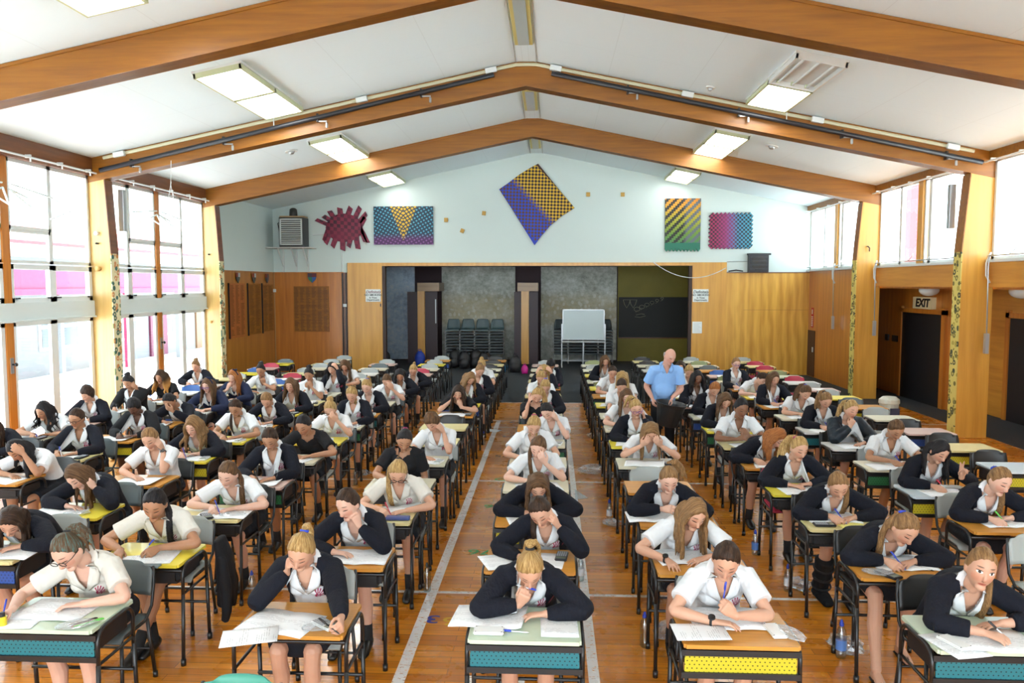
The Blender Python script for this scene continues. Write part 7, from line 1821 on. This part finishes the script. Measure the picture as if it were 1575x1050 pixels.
put('plastic_sleeve', mb.mesh('plastic_sleeve'), M_POUCH, None, 0, 'clear plastic sleeve lying across the right court line', 'plastic sleeve')
# blazer hung over the side of the chair at the yellow desk, one more further on
def hung(x, y, z, s_, label, mat):
    mb = MB()
    mb.tube([(-.02, 0, .26), (.01, .01, .12), (.03, .0, -.08), (.03, -.02, -.24)], [(.035, .08), (.05, .11), (.055, .13), (.06, .10)], 16, (1, 0, 0), rnd_cap=.3)
    mb.tube([(.03, -.08, .14), (.07, -.11, -.06), (.08, -.13, -.25), (.06, -.12, -.33)], [(.03, .035), (.042, .045), (.038, .042), (.03, .03)], 10, (1, 0, 0), rnd_cap=.2)
    mb.tube([(.02, .06, .10), (.05, .09, -.10), (.03, .10, -.30)], [(.03, .03), (.035, .04), (.028, .03)], 10, (1, 0, 0), rnd_cap=.2)
    me = solid(mb, .012, 2); o = link('blazer', me, None, mat, (x, y, z)); tag(o, label, 'blazer')
hung(-2.50, 5.70, .46, 1, 'dark blazer hanging off the chair behind the yellow desk at left', M_BLACK)
# green chair backs showing at the bottom edge
make_chair('L1', 1, 'green', 'green chair whose back just shows at the bottom edge, left of centre', y=2.53, dx=-.02)

# ------------------------------------------------------------------ the supervisor
def supervisor(X, Y):
    N = Vector((0.02, -.10, 1.435)); upc = Vector((0.0, -.22, .975)).normalized(); xc = Vector((1, .06, 0)).normalized(); fc = xc.cross(upc)
    R = rotm(24, 26, 6); C = N + upc * .06 + fc * .02 + R @ Vector((0, -.012, .115)); hs = 1.04; lod = 1
    S_ = {g: N + xc * g * .185 - upc * .055 for g in (-1, 1)}
    Wt = {-1: Vector((-.19, -.20, .965)), 1: Vector((.09, -.25, .985))}
    mb = MB(); head_mb(mb, C, R, hs, 1.1)
    mb.tube([N - upc * .05, N + upc * .015, C + R @ Vector((0, .016, -.06))], [(.068, .062), (.060, .058), (.056, .058)], 12, xc)
    P = [(Vector((0, .06, .86)), .165, .115), (Vector((0, .03, 1.02)), .168, .135), (Vector((0, .0, 1.15)), .172, .128), (Vector((.01, -.03, 1.30)), .185, .118), (Vector((.02, -.075, 1.40)), .14, .085), (N, .07, .06)]
    def torso(m, e):
        m.tube([p for p, a, b in P], [(a + e, b + e) for p, a, b in P], 20, (1, 0, 0), rnd_cap=.2)
        for g in (-1, 1): m.tube([N - upc * .05 + xc * g * .04, S_[g]], [.055 + e, .052 + e], 12, fc)
        m.ell((0, -.06, 1.08), (.135 + e, .10 + e, .14 + e), None, 14, 9)
    torso(mb, -.008); arms = {}
    for g in (-1, 1):
        pref = Vector((g * .36, -.02, 1.14)); E, W = ik(S_[g], Wt[g], .30, .27, g, ztab=0, prefer=pref)
        arms[g] = (E, W)
        mb.tube([S_[g], lerp(S_[g], E, .4), lerp(S_[g], E, .85), E], [.052, .050, .043, .041], 12, fc)
        mb.tube([E, lerp(E, W, .25), lerp(E, W, .7), W], [.040, .043, .033, (.028, .023)], 12, fc)
        hand_mb(mb, W, Vector((g * -.10 + .06, -.30, -.9)), Vector((-g * .9, .2, 0)), g, .45, 1.05, .010, None, .6)
    hips = {}
    for g in (-1, 1):
        h, k_, a = Vector((g * .09, .05, .88)), Vector((g * .10, .0, .48)), Vector((g * .11, .04, .08))
        hips[g] = (h, k_, a); mb.tube([h, k_, a], [.075, .055, .04], 10, (1, 0, 0))
        mb.tube([a + Vector((0, .03, -.04)), a + Vector((0, -.14, -.055))], [(.03, .03), (.035, .02)], 8, (1, 0, 0))
    me = solid(mb, .0075, 2, .45); co = coords(me); q = (co - np.array(C)) @ np.array(R) / hs
    rr = np.sqrt((q[:, 0] / .080) ** 2 + (q[:, 1] / .100) ** 2 + (q[:, 2] / .122) ** 2); nose = (np.abs(q[:, 0]) < .02) & (q[:, 1] < -.07) & (q[:, 1] > -.118); q[(rr > 1.13) & ~nose] = 9; vattr(me, 'face', q)
    root = empty('person', (X, Y, 0), 'standing supervisor in pale blue short-sleeved shirt holding a black tub', 'person')
    link('body', me, root, SKIN['old'])
    mb = MB(); torso(mb, .016); mb.tube([(0, .06, .84), (0, .05, .98)], [(.185, .135), (.185, .15)], 20, (1, 0, 0), rnd_cap=0)
    for g in (-1, 1):
        E = arms[g][0]; d = E - S_[g]; mb.tube([S_[g] - d * .1, S_[g] + d * .2, S_[g] + d * .74], [.070, .072, .078], 14, fc, rnd_cap=0)
    sh = solid(mb, .0085, 3, .5); bv = BVHTree.FromPolygons([v.co for v in sh.vertices], [tuple(p.vertices) for p in sh.polygons])
    co = coords(sh) - np.array(N); a, b, c = co @ np.array(xc), co @ np.array(upc), co @ np.array(fc)
    cut(sh, ((c > -.02) & (b > -.09) & (np.abs(a) < .040 * (1 + b / .09))) | ((b > -.010) & (np.abs(a) < .075) & (b < .07) & (np.abs(c) < .11)))
    s_ = link('shirt', sh, root, M_BLUE)
    def cast(a, b, off):
        h = bv.ray_cast(N + xc * a + upc * b + fc * .45, -fc, .6)
        return (h[0] if h[0] is not None else N + xc * a + upc * b + fc * .05) + fc * off
    cb = MB()
    for g in (-1, 1):
        inn = [(.045, .05), (.060, .028), (.040, -.02), (.016, -.065)]; ou = [(.066, .034), (.105, .0), (.098, -.040), (.060, -.085)]
        gi = [[cast(g * lerp(i0, i1, t), lerp(j0, j1, t), .014) for t in (0, .5, 1)] for (i0, j0), (i1, j1) in zip(inn, ou)]
        v = [p for r_ in gi for p in r_] + [p - fc * .008 for r_ in gi for p in r_]; n = 12; f = []
        for i in range(3):
            for j in range(2): k_ = i*3 + j; f += [(k_, k_+1, k_+4, k_+3), (n+k_, n+k_+3, n+k_+4, n+k_+1)]
        rim = [0, 3, 6, 9, 10, 11, 8, 5, 2, 1]
        for i in range(10): p_, w = rim[i], rim[(i+1) % 10]; f.append((p_, w, n + w, n + p_))
        cb.add(v, f)
    ring = [N + xc * (.080 * math.cos(t)) - fc * (.074 * math.sin(t)) + upc * (.02 + .02 * math.sin(t)) for t in [math.radians(-10 + 25 * k_) for k_ in range(9)]]
    cb.tube(ring, [(.006, .026)] * 9, 8, -fc, rnd_cap=0); link('collar', cb.mesh('collar', smooth=True), s_, M_BLUE)
    pk = MB(); pts = [cast(x, y, .006) for x, y in ((.05, -.14), (.14, -.14), (.14, -.25), (.095, -.275), (.05, -.25))]; pk.add(pts + [p - fc * .004 for p in pts], [(0, 1, 2, 3, 4), (9, 8, 7, 6, 5)] + [(i, i+5, (i+1) % 5 + 5, (i+1) % 5) for i in range(5)]); link('pocket', pk.mesh('pocket'), s_, M_BLUE)
    mb = MB(); mb.tube([(0, .05, 1.0), (0, .05, .86), (0, .05, .80)], [(.172, .135), (.182, .140), (.165, .12)], 18, (1, 0, 0), rnd_cap=.2)
    for g in (-1, 1):
        h, k_, a_ = hips[g]; mb.tube([h, lerp(h, k_, .5), k_, lerp(k_, a_, .6), a_ + Vector((0, 0, -.03))], [.098, .090, .078, .072, .070], 14, (1, 0, 0), rnd_cap=.1)
    link('trousers', solid(mb, .012, 3), root, M_TROUS)
    for g in (-1, 1): link('shoe', shoe_mesh(Vector((hips[g][2].x, hips[g][2].y, 0))), root, M_SHOE)
    # thin hair round the back and sides of the bald head
    mb = MB(); H = lambda x, y, z: C + R @ (Vector((x, y, z)) * hs)
    for g in (-1, 1):
        mb.tube([H(g * .069, .020, .015), H(g * .067, .045, .005), H(g * .056, .070, -.005), H(g * .032, .088, -.015), H(0, .093, -.02)], [(.008, .020), (.009, .030), (.009, .036), (.009, .038), (.009, .038)], 10, R @ Vector((1, 0, 0)))
    hm = solid(mb, .007, 2); co = coords(hm); q = (co - np.array(C)) @ np.array(R); vattr(hm, 'hc', np.stack([q[:, 0] * 30, q[:, 1] * 30, q[:, 2] * 8], 1)); vattr(hm, 'hl', q); link('hair', hm, root, HC['grey'])
    # the tub he carries
    tb = empty('tub', (X + .0, Y - .40, .60), 'black ribbed plastic tub held by the supervisor', 'tub'); tb.rotation_euler = (math.radians(8), math.radians(9), 0)
    w = MB(); prof = [(.13, 0), (.135, .01), (.185, .30), (.20, .33), (.205, .345), (.190, .345), (.175, .30), (.125, .02)]
    v = []; f = []; n = 28
    for r_, z in prof:
        for i in range(n):
            th = 2*PI*i/n; k2 = r_ * (1 + (.018 if i % 2 and .02 < z < .3 and prof.index((r_, z)) < 4 else 0)); v.append((1.12 * k2 * math.cos(th), .80 * k2 * math.sin(th), z))
    for j in range(len(prof) - 1):
        for i in range(n): f.append((j*n+i, j*n+(i+1) % n, (j+1)*n+(i+1) % n, (j+1)*n+i))
    f.append(tuple(reversed(range(n)))); f.append(tuple((len(prof)-1)*n + i for i in range(n)))
    w.add(v, f); link('tub_body', w.mesh('tub_body', smooth=False), tb, plain('black_tub_plastic', (.014, .015, .016, 1), .38))
    mb = MB(); mb.tube([(.23, -.06, .34), (.25, -.03, .42), (.24, .04, .47), (.22, .08, .36)], .013, 8); link('handle', mb.mesh('handle', smooth=True), tb, M_BLACKP)
supervisor(1.69, 11.75)
# ================================================================== LIGHT AND VIEW
w = bpy.data.worlds.new('overcast_sky'); scene.world = w; w.use_nodes = True
bg = w.node_tree.nodes['Background']; bg.inputs[0].default_value = (.84, .935, 1.0, 1); bg.inputs[1].default_value = 3.3
sl = bpy.data.lights.new('added_bounce_sun', 'SUN'); sl.energy = 12; sl.angle = .3; sl.color = (.90, .96, 1); so = bpy.data.objects.new('added_bounce_sun', sl); COL.objects.link(so); so.location = (0, 10, 30)  # added overhead sun despite the overcast; its bounce off outside paving brightens the ceiling
scene.cycles.max_bounces = 8; scene.cycles.diffuse_bounces = 5; scene.cycles.glossy_bounces = 3; scene.cycles.transparent_max_bounces = 24; scene.cycles.transmission_bounces = 4
scene.cycles.caustics_reflective = False; scene.cycles.caustics_refractive = False
scene.cycles.sample_clamp_indirect = 6
vs = scene.view_settings
vs.view_transform = 'Standard'; vs.look = 'None'; vs.gamma = 1; vs.exposure = 1.35; vs.use_curve_mapping = False
